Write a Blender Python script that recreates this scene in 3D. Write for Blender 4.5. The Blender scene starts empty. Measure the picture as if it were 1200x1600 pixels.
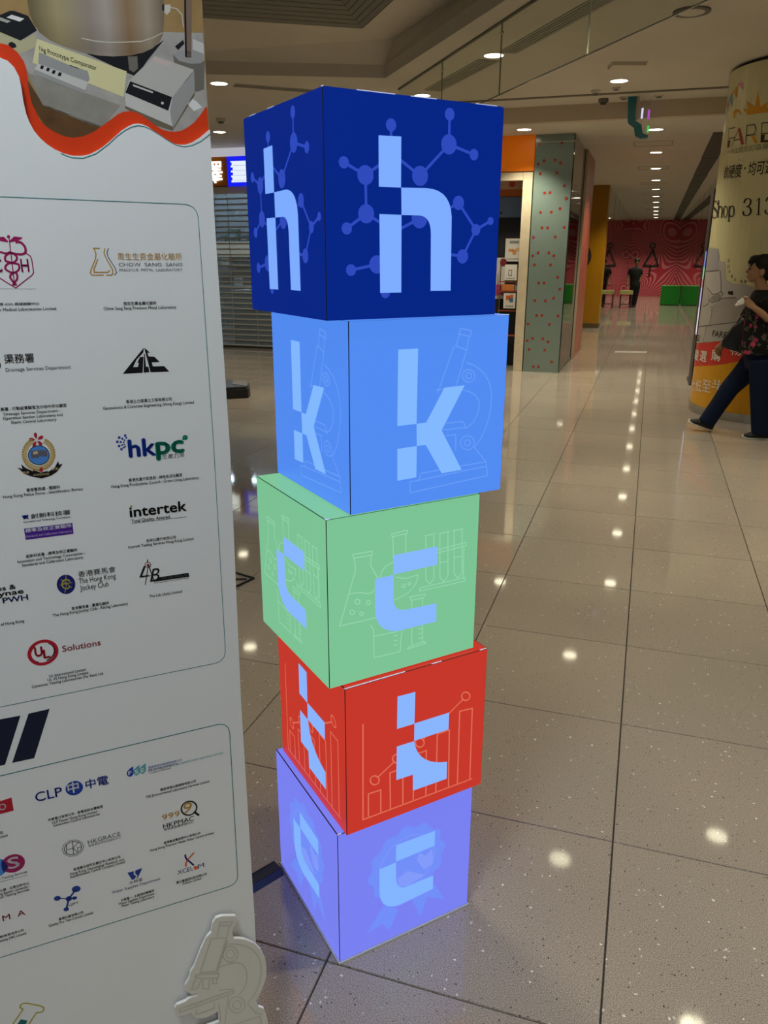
import bpy, bmesh, math, random
from mathutils import Vector, Matrix
from mathutils.geometry import tessellate_polygon
random.seed(7)
scene = bpy.context.scene
COL = scene.collection
PI = math.pi

# ------------------------------------------------------------------ camera, world, exposure
cam_data = bpy.data.cameras.new('camera')
cam_data.sensor_fit = 'VERTICAL'
cam_data.sensor_height = 36.0
cam_data.lens = 36.0 * 1222.94 / 1600.0
cam_data.clip_start = 0.05
camera = bpy.data.objects.new('camera', cam_data)
COL.objects.link(camera)
_r = Vector((0.950336, 0.311208, 0.003313)); _u = Vector((-0.09927, 0.293018, 0.95094)); _f = Vector((-0.294969, 0.904041, -0.309359))
camera.matrix_world = Matrix(((_r.x, _u.x, -_f.x, 0), (_r.y, _u.y, -_f.y, 0), (_r.z, _u.z, -_f.z, 1.519), (0, 0, 0, 1)))
scene.camera = camera
world = bpy.data.worlds.new('mall_air')
scene.world = world
world.use_nodes = True
world.node_tree.nodes['Background'].inputs[0].default_value = (0.80, 0.91, 1.0, 1)
world.node_tree.nodes['Background'].inputs[1].default_value = 0.45
vs = scene.view_settings
vs.view_transform = 'Standard'
vs.look = 'None'
vs.gamma = 1.0
vs.use_curve_mapping = False
vs.exposure = 0.0
scene.cycles.use_denoising = True
scene.cycles.max_bounces = 5
scene.cycles.diffuse_bounces = 3
scene.cycles.glossy_bounces = 3
scene.cycles.use_adaptive_sampling = True
scene.cycles.adaptive_threshold = 0.02
scene.cycles.sample_clamp_indirect = 4.0
scene.cycles.caustics_reflective = False
scene.cycles.caustics_refractive = False
LAMP = 12.0           # radiance of the downlight lenses seen outside their beam
BEAM = 92.0           # watts of each downlight's beam
WARM = (1.0, 0.91, 0.66)
COOL = (0.78, 0.90, 1.0)

# ------------------------------------------------------------------ helpers
def lin(h):
    h = h.lstrip('#')
    out = []
    for i in (0, 2, 4):
        c = int(h[i:i+2], 16) / 255
        out.append(c / 12.92 if c <= 0.04045 else ((c + 0.055) / 1.055) ** 2.4)
    return tuple(out)
MATS = {}
def mat(name, col=(0.5, 0.5, 0.5), rough=0.5, metal=0.0, spec=0.5, emit=None, power=1.0):
    if name in MATS:
        return MATS[name]
    m = bpy.data.materials.new(name)
    m.use_nodes = True
    b = m.node_tree.nodes['Principled BSDF']
    if isinstance(col, str):
        col = lin(col)
    b.inputs['Base Color'].default_value = (*col, 1)
    b.inputs['Roughness'].default_value = rough
    b.inputs['Metallic'].default_value = metal
    b.inputs['Specular IOR Level'].default_value = spec
    if emit is not None:
        if isinstance(emit, str):
            emit = lin(emit)
        b.inputs['Emission Color'].default_value = (*emit, 1)
        b.inputs['Emission Strength'].default_value = power
    MATS[name] = m
    return m
def bsdf(m):
    return m.node_tree.nodes['Principled BSDF']
def node(m, kind, **kw):
    n = m.node_tree.nodes.new(kind)
    for k, v in kw.items():
        if k in n.inputs.keys():
            n.inputs[k].default_value = v
        else:
            setattr(n, k, v)
    return n
def link(m, a, b):
    m.node_tree.links.new(a, b)
def ramp(m, src, stops):
    r = m.node_tree.nodes.new('ShaderNodeValToRGB')
    el = r.color_ramp.elements
    while len(el) < len(stops):
        el.new(0.5)
    for e, (p, c) in zip(el, stops):
        e.position = p
        e.color = (*c, 1)
    link(m, src, r.inputs[0])
    return r

class MB:
    """collects faces for one mesh object"""
    def __init__(s):
        s.v = []; s.f = []; s.m = []; s.mats = []
    def mi(s, m):
        if m not in s.mats:
            s.mats.append(m)
        return s.mats.index(m)
    def face(s, pts, m):
        n = len(s.v); s.v += [tuple(p) for p in pts]; s.f.append(tuple(range(n, n + len(pts)))); s.m.append(s.mi(m)); return s
    def box(s, x0, x1, y0, y1, z0, z1, m):
        n = len(s.v)
        s.v += [(x, y, z) for z in (z0, z1) for y in (y0, y1) for x in (x0, x1)]
        k = s.mi(m)
        for q in ((0, 2, 3, 1), (4, 5, 7, 6), (0, 1, 5, 4), (2, 6, 7, 3), (0, 4, 6, 2), (1, 3, 7, 5)):
            s.f.append(tuple(n + i for i in q)); s.m.append(k)
        return s
    def prism(s, pts, axis, a, b, m, mside=None):
        """extrude a 2D outline along an axis; pts are the other two coordinates in order"""
        def P(p, t):
            return {'z': (p[0], p[1], t), 'y': (p[0], t, p[1]), 'x': (t, p[0], p[1])}[axis]
        k = s.mi(m); ks = s.mi(mside or m); n = len(s.v); L = len(pts)
        s.v += [P(p, a) for p in pts] + [P(p, b) for p in pts]
        tri = tessellate_polygon([[Vector((p[0], p[1], 0)) for p in pts]])
        for t in tri:
            s.f.append(tuple(n + i for i in t)); s.m.append(k)
            s.f.append(tuple(n + L + i for i in reversed(t))); s.m.append(k)
        for i in range(L):
            j = (i + 1) % L
            s.f.append((n + i, n + j, n + L + j, n + L + i)); s.m.append(ks)
        return s
    def tube(s, pts, rad, m, seg=10, cap=True):
        pts = [Vector(p) for p in pts]
        if not isinstance(rad, (list, tuple)):
            rad = [rad] * len(pts)
        k = s.mi(m); n = len(s.v); ref = None
        for i, p in enumerate(pts):
            t = (pts[min(i + 1, len(pts) - 1)] - pts[max(i - 1, 0)]).normalized()
            if ref is None:
                ref = t.orthogonal().normalized()
            ref = (ref - t * ref.dot(t)).normalized()
            b = t.cross(ref)
            rr = rad[i] if isinstance(rad[i], (tuple, list)) else (rad[i], rad[i])
            for j in range(seg):
                a = 2 * PI * j / seg
                s.v.append(tuple(p + ref * math.cos(a) * rr[0] + b * math.sin(a) * rr[1]))
        for i in range(len(pts) - 1):
            for j in range(seg):
                j2 = (j + 1) % seg
                s.f.append((n + i * seg + j, n + i * seg + j2, n + (i + 1) * seg + j2, n + (i + 1) * seg + j)); s.m.append(k)
        if cap:
            s.f.append(tuple(n + j for j in reversed(range(seg)))); s.m.append(k)
            e = n + (len(pts) - 1) * seg
            s.f.append(tuple(e + j for j in range(seg))); s.m.append(k)
        return s
    def rings(s, rows, m, seg=16, cap=True):
        """loft of horizontal ellipses (cx, cy, z, rx, ry)"""
        k = s.mi(m); n = len(s.v)
        for cx, cy, z, rx, ry in rows:
            for j in range(seg):
                a = 2 * PI * j / seg
                s.v.append((cx + rx * math.cos(a), cy + ry * math.sin(a), z))
        for i in range(len(rows) - 1):
            for j in range(seg):
                j2 = (j + 1) % seg
                s.f.append((n + i * seg + j, n + i * seg + j2, n + (i + 1) * seg + j2, n + (i + 1) * seg + j)); s.m.append(k)
        if cap:
            s.f.append(tuple(n + j for j in reversed(range(seg)))); s.m.append(k)
            e = n + (len(rows) - 1) * seg
            s.f.append(tuple(e + j for j in range(seg))); s.m.append(k)
        return s
    def ball(s, c, r, m, seg=14, rows=9, rot=None):
        if not isinstance(r, (tuple, list)):
            r = (r, r, r)
        k = s.mi(m); n = len(s.v)
        P = []
        for i in range(1, rows):
            t = PI * i / rows
            for j in range(seg):
                a = 2 * PI * j / seg
                P.append(Vector((math.sin(t) * math.cos(a) * r[0], math.sin(t) * math.sin(a) * r[1], math.cos(t) * r[2])))
        P += [Vector((0, 0, r[2])), Vector((0, 0, -r[2]))]
        if rot is not None:
            P = [rot @ p for p in P]
        s.v += [tuple(p + Vector(c)) for p in P]
        top = n + (rows - 1) * seg; bot = top + 1
        for j in range(seg):
            j2 = (j + 1) % seg
            s.f.append((top, n + j, n + j2)); s.m.append(k)
            for i in range(rows - 2):
                s.f.append((n + i * seg + j, n + (i + 1) * seg + j, n + (i + 1) * seg + j2, n + i * seg + j2)); s.m.append(k)
            e = n + (rows - 2) * seg
            s.f.append((bot, e + j2, e + j)); s.m.append(k)
        return s
    def mesh(s, name, smooth=False, recalc=False):
        me = bpy.data.meshes.new(name)
        me.from_pydata(s.v, [], s.f)
        for m in s.mats:
            me.materials.append(m)
        me.polygons.foreach_set('material_index', s.m)
        if recalc:
            bm = bmesh.new(); bm.from_mesh(me); bmesh.ops.recalc_face_normals(bm, faces=bm.faces); bm.to_mesh(me); bm.free()
        if smooth:
            me.polygons.foreach_set('use_smooth', [True] * len(me.polygons))
        me.update()
        return me
    def build(s, name, parent=None, smooth=False, recalc=True, loc=None):
        return put(name, s.mesh(name, smooth, recalc), parent, loc)
def put(name, me, parent=None, loc=None, rotz=None):
    o = bpy.data.objects.new(name, me)
    COL.objects.link(o)
    if parent is not None:
        o.parent = parent
    if loc is not None:
        o.location = loc
    if rotz is not None:
        o.rotation_euler = (0, 0, rotz)
    return o
def tag(o, label=None, cat=None, group=None, kind=None):
    if label: o['label'] = label
    if cat: o['category'] = cat
    if group: o['group'] = group
    if kind: o['kind'] = kind
    return o
def thing(name, label, cat, loc=(0, 0, 0), rotz=0.0, group=None):
    o = bpy.data.objects.new(name, None)
    o.empty_display_size = 0.1
    COL.objects.link(o)
    o.location = loc
    o.rotation_euler = (0, 0, rotz)
    return tag(o, label, cat, group)
def struct(o):
    o['kind'] = 'structure'
    return o

# flat print: polygons, strokes and lettering laid on a surface given by a mapping (u, v, layer) -> xyz
GLYPH = {}
def gather_text(specs):
    obs = []
    for key in specs:
        if key in GLYPH:
            continue
        c = bpy.data.curves.new('lettering', 'FONT')
        c.body = key[0]; c.size = 1.0; c.shear = key[2]; c.resolution_u = 3
        o = bpy.data.objects.new('lettering', c)
        COL.objects.link(o); obs.append((key, o))
    dg = bpy.context.evaluated_depsgraph_get()
    for key, o in obs:
        me = o.evaluated_get(dg).to_mesh()
        vs_ = [(v.co.x, v.co.y) for v in me.vertices]
        fs = [tuple(p.vertices) for p in me.polygons]
        GLYPH[key] = (vs_, fs)
        o.evaluated_get(dg).to_mesh_clear()
    for key, o in obs:
        c = o.data
        bpy.data.objects.remove(o); bpy.data.curves.remove(c)
def is_cjk(t):
    return any(ord(ch) > 0x2e00 for ch in t)
def add_text(mb, key, u, v, w, h, m, mp, layer=3):
    vs_, fs = GLYPH[key]
    if not vs_:
        return
    x0 = min(p[0] for p in vs_); x1 = max(p[0] for p in vs_); y0 = min(p[1] for p in vs_); y1 = max(p[1] for p in vs_)
    sx = w / max(1e-6, x1 - x0)
    if is_cjk(key[0]):
        sy = h / max(1e-6, y1 - y0) if len(key[0]) > 1 or key[0] not in '一·' else sx
        oy = y0
    else:
        sy = h / 0.727; oy = 0.0
    k = mb.mi(m); d = key[1]
    # heavier weights: the same outline laid down again slightly shifted
    for ox_, oy_ in ([(0, 0)] if d <= 0 else [(-d, 0), (d, 0), (0, -d), (0, d)]):
        n = len(mb.v)
        mb.v += [mp(u + (p[0] - x0 + ox_) * sx, v + (p[1] - oy + oy_) * sy, layer) for p in vs_]
        for f in fs:
            mb.f.append(tuple(n + i for i in f)); mb.m.append(k)
def add_poly(mb, pts, m, mp, layer=0):
    tri = tessellate_polygon([[Vector((p[0], p[1], 0)) for p in pts]])
    n = len(mb.v); k = mb.mi(m)
    mb.v += [mp(p[0], p[1], layer) for p in pts]
    for t in tri:
        mb.f.append(tuple(n + i for i in t)); mb.m.append(k)
def add_stroke(mb, pts, w, m, mp, layer=1):
    P = [Vector(p) for p in pts]
    Q = [P[0]]
    for p in P[1:]:
        if (p - Q[-1]).length > 1e-5:
            Q.append(p)
    P = Q
    closed = len(P) > 3 and (P[0] - P[-1]).length < 1e-3
    if closed:
        P = P[:-1]
    N = len(P); L = []; R = []
    for i in range(N):
        a = P[i - 1] if (i > 0 or closed) else None
        b = P[(i + 1) % N] if (i < N - 1 or closed) else None
        d1 = (P[i] - a).normalized() if a is not None else None
        d2 = (b - P[i]).normalized() if b is not None else None
        d = (d1 + d2) if (d1 is not None and d2 is not None) else (d1 if d1 is not None else d2)
        if d.length < 1e-4:
            d = d1
        d = d.normalized()
        nn = Vector((-d.y, d.x))
        ref = d1 if d1 is not None else d2
        c = max(0.4, abs(nn.dot(Vector((-ref.y, ref.x)))))
        L.append(P[i] + nn * (w / 2 / c)); R.append(P[i] - nn * (w / 2 / c))
    n = len(mb.v); k = mb.mi(m)
    mb.v += [mp(p.x, p.y, layer) for p in L] + [mp(p.x, p.y, layer) for p in R]
    for i in range(N if closed else N - 1):
        j = (i + 1) % N
        mb.f.append((n + i, n + j, n + N + j, n + N + i)); mb.m.append(k)
def disc_pts(c, r, n=24):
    return [(c[0] + r * math.cos(2 * PI * i / n), c[1] + r * math.sin(2 * PI * i / n)) for i in range(n)]

# ------------------------------------------------------------------ surface materials
m_tile = mat('terrazzo_tile', (0.4, 0.35, 0.3), 0.05, spec=0.5)
def _tile():
    m = m_tile; b = bsdf(m)
    tc = node(m, 'ShaderNodeNewGeometry')
    n1 = node(m, 'ShaderNodeTexNoise', Scale=430.0, Detail=2.0)
    n2 = node(m, 'ShaderNodeTexVoronoi', Scale=210.0)
    n3 = node(m, 'ShaderNodeTexVoronoi', Scale=330.0)
    n4 = node(m, 'ShaderNodeTexNoise', Scale=1.3, Detail=2.0)
    for n in (n1, n2, n3, n4):
        link(m, tc.outputs['Position'], n.inputs['Vector'])
    r1 = ramp(m, n1.outputs['Fac'], [(0.30, (0.19, 0.16, 0.135)), (0.5, (0.345, 0.295, 0.25)), (0.70, (0.58, 0.52, 0.46))])
    r2 = ramp(m, n2.outputs['Color'], [(0.0, (0, 0, 0)), (0.93, (0, 0, 0)), (0.96, (1, 1, 1))])
    r3 = ramp(m, n3.outputs['Color'], [(0.0, (1, 1, 1)), (0.06, (1, 1, 1)), (0.09, (0, 0, 0))])
    mx = node(m, 'ShaderNodeMixRGB'); mx.inputs[2].default_value = (0.85, 0.82, 0.76, 1)
    link(m, r2.outputs[0], mx.inputs[0]); link(m, r1.outputs[0], mx.inputs[1])
    mx2 = node(m, 'ShaderNodeMixRGB'); mx2.inputs[2].default_value = (0.08, 0.065, 0.05, 1)
    link(m, r3.outputs[0], mx2.inputs[0]); link(m, mx.outputs[0], mx2.inputs[1])
    oi = node(m, 'ShaderNodeObjectInfo')
    ma = node(m, 'ShaderNodeMath', operation='MULTIPLY_ADD'); ma.inputs[1].default_value = 0.09; ma.inputs[2].default_value = 0.955
    link(m, oi.outputs['Random'], ma.inputs[0])
    r4 = ramp(m, n4.outputs['Fac'], [(0.3, (0.93, 0.93, 0.93)), (0.7, (1.05, 1.04, 1.03))])
    vm = node(m, 'ShaderNodeVectorMath', operation='MULTIPLY'); link(m, mx2.outputs[0], vm.inputs[0]); link(m, r4.outputs[0], vm.inputs[1])
    vm2 = node(m, 'ShaderNodeVectorMath', operation='SCALE'); link(m, vm.outputs[0], vm2.inputs[0]); link(m, ma.outputs[0], vm2.inputs['Scale'])
    link(m, vm2.outputs[0], b.inputs['Base Color'])
_tile()
m_grout = mat('dark_grout', (0.035, 0.028, 0.022), 0.9)
def noisy(m, c0, c1, scale, rough=None):
    n = node(m, 'ShaderNodeTexNoise', Scale=scale, Detail=4.0)
    tc = node(m, 'ShaderNodeNewGeometry')
    link(m, tc.outputs['Position'], n.inputs['Vector'])
    r = ramp(m, n.outputs['Fac'], [(0.3, c0), (0.7, c1)])
    link(m, r.outputs[0], bsdf(m).inputs['Base Color'])
    return m
m_ceil = noisy(mat('ceiling_paint', (0.66, 0.61, 0.52), 0.85, spec=0.2), (0.64, 0.59, 0.50), (0.68, 0.63, 0.54), 2.0)
m_fascia = noisy(mat('bulkhead_paint', (0.6, 0.5, 0.38), 0.8, spec=0.2), (0.58, 0.49, 0.37), (0.62, 0.52, 0.4), 2.0)
m_wall = noisy(mat('mall_wall_paint', (0.6, 0.54, 0.45), 0.8, spec=0.2), (0.56, 0.5, 0.42), (0.62, 0.56, 0.47), 1.5)
m_gap = mat('shadow_gap', (0.24, 0.21, 0.16), 0.9)
m_vent = mat('vent_grey', (0.16, 0.15, 0.125), 0.7)
m_slot = mat('slot_grey', (0.40, 0.38, 0.31), 0.7)
m_slotdark = mat('slot_slat', (0.30, 0.285, 0.23), 0.7)
m_louvre = mat('louvre_grey', (0.24, 0.235, 0.20), 0.7)
m_hatch = mat('hatch_line', (0.42, 0.38, 0.31), 0.8)
m_louvredark = mat('louvre_dark', (0.14, 0.135, 0.115), 0.8)
m_ventdark = mat('vent_dark', (0.05, 0.045, 0.035), 0.8)
m_white = mat('white_enamel', (0.75, 0.73, 0.68), 0.4)
m_metal = mat('brushed_metal', (0.55, 0.53, 0.5), 0.28, metal=1.0)
m_dark = mat('dark_metal', (0.03, 0.03, 0.032), 0.4)
m_black = mat('black_plastic', (0.012, 0.012, 0.013), 0.45)
m_lens = mat('lamp_lens', (0.8, 0.8, 0.8), 0.4, emit=WARM, power=LAMP)
m_lens_cool = mat('lamp_lens_cool', (0.8, 0.8, 0.8), 0.4, emit=COOL, power=LAMP)
m_mirror = mat('bronze_mirror', (0.60, 0.55, 0.46), 0.03, metal=1.0)

# ------------------------------------------------------------------ floor: real tiles with recessed joints
floor = struct(put('floor', MB().face([(-10, -5.5, -0.004), (8, -5.5, -0.004), (8, 37.5, -0.004), (-10, 37.5, -0.004)], m_grout).mesh('floor')))
TX0, TY0, TS, GAP = 0.053, 1.267, 0.6, 0.0032
tb = MB()
a = TS - GAP
b_ = 0.0012
for z, i in ((-0.004, 0), (0.0, b_)):
    pass
tile_mesh = MB()
tile_mesh.face([(b_, b_, 0), (a - b_, b_, 0), (a - b_, a - b_, 0), (b_, a - b_, 0)], m_tile)
for (p, q, r, s) in (((0, 0), (a, 0), (a - b_, b_), (b_, b_)), ((a, 0), (a, a), (a - b_, a - b_), (a - b_, b_)), ((a, a), (0, a), (b_, a - b_), (a - b_, a - b_)), ((0, a), (0, 0), (b_, b_), (b_, a - b_))):
    tile_mesh.face([(p[0], p[1], -0.0035), (q[0], q[1], -0.0035), (r[0], r[1], 0), (s[0], s[1], 0)], m_tile)
tile_me = tile_mesh.mesh('tile')
cells = []
for i in range(-17, 14):
    for j in range(-11, 60):
        x = TX0 + i * TS; y = TY0 + j * TS
        if x < -9.9 or x > 7.3 or y > 37:
            continue
        cx, cy = x + 0.3, y + 0.3
        dist = math.hypot(cx, cy)
        ang = math.degrees(math.atan2(cx, cy))
        near = dist < 12 and -46 < ang < 13 and cy > 0.6
        cells.append((0 if near else 1, dist, x, y))
cells.sort()
rest = MB()
for n, (far, dist, x, y) in enumerate(cells):
    if n < 290 and not far:
        put('tile', tile_me, floor, (x + GAP / 2, y + GAP / 2, 0))
    else:
        rest.face([(x + GAP / 2, y + GAP / 2, 0), (x + TS - GAP / 2, y + GAP / 2, 0), (x + TS - GAP / 2, y + TS - GAP / 2, 0), (x + GAP / 2, y + TS - GAP / 2, 0)], m_tile)
rest_o = rest.build('tile_field', floor, recalc=False)
rest_o['kind'] = 'stuff'

# ------------------------------------------------------------------ ceiling with a stepped tray
ZC, ZK, YF = 3.2, 3.03, 10.2
TRO = [(-5.2, 7.175), (-2.689, 8.233), (-1.139, 6.14), (0.9, 3.39), (-2.4, 1.6), (-5.9, 4.5)]
TRI = [(-5.0, 6.601), (-2.551, 8.08), (-1.761, 7.104), (0.3, 4.56), (-2.3, 2.6), (-5.2, 4.9)]
TRL = [(-4.7, 6.478), (-2.718, 7.662), (-2.206, 6.965), (-0.9, 5.19), (-2.6, 3.7), (-4.9, 5.3)]
def holed(outer, hole, z, m):
    mb = MB()
    loops = [[Vector((p[0], p[1], 0)) for p in outer], [Vector((p[0], p[1], 0)) for p in hole]]
    allp = outer + hole
    mb.v = [(p[0], p[1], z) for p in allp]
    for t in tessellate_polygon(loops):
        mb.f.append(tuple(t)); mb.m.append(mb.mi(m))
    return mb
cb = holed([(-10, -1.0), (8, -1.0), (8, YF), (-3.9, YF), (-3.9, 12.5), (-10, 12.5)], TRO, ZC, m_ceil)
for i in range(6):
    j = (i + 1) % 6
    A, B, C, D = TRO[i], TRO[j], TRI[i], TRI[j]
    cb.face([(A[0], A[1], ZC), (B[0], B[1], ZC), (B[0], B[1], ZC + 0.115), (A[0], A[1], ZC + 0.115)], m_ceil)
    cb.face([(A[0], A[1], ZC + 0.115), (B[0], B[1], ZC + 0.115), (D[0], D[1], 3.5), (C[0], C[1], 3.5)], m_ceil)
h2 = holed(TRI, TRL, 3.5, m_ceil)
n0 = len(cb.v); cb.v += h2.v
for f in h2.f:
    cb.f.append(tuple(n0 + i for i in f)); cb.m.append(cb.mi(m_ceil))
ceiling = struct(cb.build('ceiling', recalc=False))
# louvre inside the tray: dark slats along each side
lv = MB()
for i in range(6):
    j = (i + 1) % 6
    A, B = TRL[i], TRL[j]
    lv.face([(A[0], A[1], 3.5), (B[0], B[1], 3.5), (B[0], B[1], 3.95), (A[0], A[1], 3.95)], m_louvredark)
lv.face([(p[0], p[1], 3.95) for p in TRL], m_louvredark)
louvre = lv.build('louvre_box', ceiling, recalc=False)
cxL = sum(p[0] for p in TRL) / 6; cyL = sum(p[1] for p in TRL) / 6
for k in range(12):
    q = 0.985 - 0.034 * k
    ring = [(cxL + (p[0] - cxL) * q, cyL + (p[1] - cyL) * q) for p in TRL]
    ring2 = [(cxL + (p[0] - cxL) * (q - 0.031), cyL + (p[1] - cyL) * (q - 0.031)) for p in TRL]
    for i in range(6):
        j = (i + 1) % 6
        s_ = MB()
        A, B, C, D = ring[i], ring[j], ring2[j], ring2[i]
        z = 3.49 + 0.022 * k
        s_.face([(A[0], A[1], z), (B[0], B[1], z), (C[0], C[1], z + 0.02), (D[0], D[1], z + 0.02)], m_louvre)
        s_.face([(A[0], A[1], z), (B[0], B[1], z), (B[0], B[1], z + 0.03), (A[0], A[1], z + 0.03)], m_louvre)
        s_.build('louvre_slat', ceiling, recalc=False)
# shadow gap, bulkhead and lower corridor ceiling
struct(MB().box(-3.9, 8, 9.63, 9.68, ZC - 0.012, ZC + 0.0, m_gap).build('trim_1'))
struct(MB().box(-3.9, 8, YF, YF + 0.12, ZK - 0.001, ZC + 0.05, m_fascia).build('wall_bulkhead'))
low = struct(MB().box(-3.9, 1.6, YF + 0.12, 36.6, ZK, ZK + 0.1, m_ceil).build('ceiling_corridor'))
sl = MB()
for k in range(9):
    y0 = 11.6 + k * 2.76
    MB().box(0.56 + 0.008 * k, 0.80 + 0.008 * k, y0, y0 + 2.72, ZK - 0.012, ZK, m_ventdark).build('vent_panel', low)
for k in range(7):
    y0 = 12.2 + 3.2 * k
    hb = MB()
    hb.box(-0.42, 0.10, y0, y0 + 0.02, ZK - 0.004, ZK, m_hatch); hb.box(-0.42, 0.10, y0 + 0.5, y0 + 0.52, ZK - 0.004, ZK, m_hatch)
    hb.box(-0.42, -0.40, y0 + 0.02, y0 + 0.5, ZK - 0.004, ZK, m_hatch); hb.box(0.08, 0.10, y0 + 0.02, y0 + 0.5, ZK - 0.004, ZK, m_hatch)
    hb.build('access_hatch', low)
# outer shell
struct(MB().box(-10.1, -10, -5.6, 12.5, 0, 3.3, m_wall).build('wall_left'))
struct(MB().box(-10, 8, -5.6, -5.5, 0, 3.3, m_wall).build('wall_back'))
struct(MB().box(8, 8.1, -5.6, 12.5, 0, 3.3, m_wall).build('wall_right'))
struct(MB().box(1.6, 8, 10.32, 10.45, 0, 3.3, m_wall).build('wall_front'))

# ------------------------------------------------------------------ ceiling fittings
def downlight(x, y, z, label, group, cool=False, r=0.084, power=1.0, cone=88):
    t = thing('downlight', label, 'ceiling light', (x, y, z), 0, group)
    rg = MB()
    N = 28
    for i in range(N):
        a0 = 2 * PI * i / N; a1 = 2 * PI * (i + 1) / N
        def c(rr, a, zz): return (rr * math.cos(a), rr * math.sin(a), zz)
        rg.face([c(r + 0.018, a0, -0.002), c(r + 0.018, a1, -0.002), c(r, a1, -0.006), c(r, a0, -0.006)], m_white)
        rg.face([c(r + 0.018, a0, -0.002), c(r + 0.018, a1, -0.002), c(r + 0.018, a1, 0), c(r + 0.018, a0, 0)], m_white)
    rg.build('trim_ring', t, recalc=False)
    le = MB()
    le.v = [(r * math.cos(2 * PI * i / N), r * math.sin(2 * PI * i / N), -0.004) for i in range(N)]
    le.f = [tuple(reversed(range(N)))]; le.m = [le.mi(m_lens_cool if cool else m_lens)]
    le.build('lens', t, recalc=False)
    ld = bpy.data.lights.new('beam', 'SPOT'); ld.energy = BEAM * power; ld.color = COOL if cool else WARM
    ld.spot_size = math.radians(cone); ld.spot_blend = 0.7; ld.shadow_soft_size = 0.3 if cool else 0.07
    lo_ = bpy.data.objects.new('beam', ld); COL.objects.link(lo_); lo_.parent = t; lo_.location = (0, 0, -0.012)
    return t
near = [(-1.50, 7.64, 'round downlight seen through the hanging glass barrier', 0),
        (-0.50, 9.03, 'round downlight between the glass barrier and the corridor bulkhead', 0),
        (-2.57, 9.17, 'round downlight just above the rim of the dark blue light box', 0),
        (-4.38, 7.96, 'round downlight beside the panel edge left of the dark blue light box', 0),
        (-6.01, 10.86, 'round downlight in front of the shuttered shop sign', 0)]
for x, y, lab, c in near:
    downlight(x, y, ZC, lab, 'downlights of the hall ceiling', c, power=1.85, cone=108)
downlight(-0.55, 0.05, ZC, 'added wide cool white downlight brightening the top of the white board, outside the picture', 'downlights outside the picture', True, r=0.25, power=2.0, cone=128)  # unseen cool lamp, added to brighten the upper part of the board
for i, (x, y) in enumerate([(-0.24, 5.45), (1.01, 6.15), (0.73, 4.2), (0.9, 2.0), (-1.2, 2.4), (0.9, -0.4), (-2.9, -0.6), (2.6, 1.2), (3.0, 5.0), (3.2, 8.2), (-6.6, 6.2), (-7.6, 8.9), (-7.2, 2.8), (4.6, 2.8)]):
    downlight(x, y, ZC, 'round downlight of the hall ceiling above the picture frame', 'downlights outside the picture', False, power=1.25 if y < 4 else 1.7)
ordn = ['first', 'second', 'third', 'fourth', 'fifth', 'sixth', 'seventh', 'eighth', 'ninth', 'tenth', 'eleventh']
for k in range(11):
    downlight(-0.128 + 0.0065 * k, 11.135 + 2.31 * k, ZK, 'round corridor downlight, %s of the receding row from the near end' % ordn[k], 'row of corridor downlights', power=3.0, cone=124)
downlight(-1.676, 10.67, ZK, 'round downlight above the orange shop fascia', 'downlights of the hall ceiling', power=2.0, cone=110)
D1 = Vector((-0.565, 0.825)); D2 = Vector((0.825, 0.565))
def slot(A, B, w, label):
    A = Vector(A); B = Vector(B); d = (B - A).normalized(); n = Vector((-d.y, d.x)) * (w / 2)
    t = thing('linear_vent', label, 'air vent', (0, 0, ZC))
    P = [A + n, B + n, B - n, A - n]
    MB().prism([(p.x, p.y) for p in P], 'z', -0.006, 0.0, m_slot).build('frame', t)
    for q in (-0.3, -0.1, 0.1, 0.3):
        o = n * (q * 2); e = n * 0.1
        MB().prism([(p.x, p.y) for p in (A + o + e, B + o + e, B + o - e, A + o - e)], 'z', -0.010, -0.006, m_slotdark).build('slat', t)
slot((-1.36, 7.57), (-0.10, 5.73), 0.17, 'long grey air slot running towards the viewer behind the glass barrier')
slot((-2.39, 8.94), (-1.565, 7.79), 0.2, 'short grey air slot above the dark blue light box')
slot((-4.27, 8.08), (-2.75, 9.3), 0.14, 'thin grey air slot left of the dark blue light box')
def round_fit(name, label, cat, x, y, r, h, m1, m2):
    t = thing(name, label, cat, (x, y, ZC))
    MB().tube([(0, 0, 0), (0, 0, -h * 0.6)], [r, r], m1, 24).build('base', t)
    MB().tube([(0, 0, -h * 0.6), (0, 0, -h)], [r * 0.7, r * 0.5], m2, 20).build('cap', t)
round_fit('ceiling_speaker', 'round grey ceiling speaker crossed by the glass barrier edge', 'speaker', 0.085, 6.785, 0.13, 0.02, m_vent, m_ceil)
round_fit('smoke_detector', 'small round detector left of the smaller pair below the downlight', 'smoke detector', -0.752, 9.446, 0.05, 0.05, m_ceil, m_vent)
round_fit('smoke_detector', 'small flat detector right of the round one under the downlight', 'smoke detector', -0.541, 9.374, 0.045, 0.025, m_ceil, m_vent)
round_fit('smoke_detector', 'boxy dark detector behind the shadow gap, leftmost', 'smoke detector', -0.701, 9.95, 0.055, 0.06, m_vent, m_ventdark)
round_fit('smoke_detector', 'small flat detector behind the shadow gap, in the middle', 'smoke detector', -0.484, 9.92, 0.05, 0.025, m_ceil, m_vent)
round_fit('smoke_detector', 'small flat detector behind the shadow gap, near the column', 'smoke detector', -0.116, 9.92, 0.05, 0.025, m_ceil, m_vent)
round_fit('smoke_detector', 'small detector on the ceiling left of the dark blue light box', 'smoke detector', -5.43, 9.86, 0.06, 0.06, m_ceil, m_vent)
t = thing('emergency_panel', 'flat pale rectangular panel on the ceiling above a downlight', 'ceiling panel', (-0.402, 8.323, ZC), 0.3)
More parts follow.
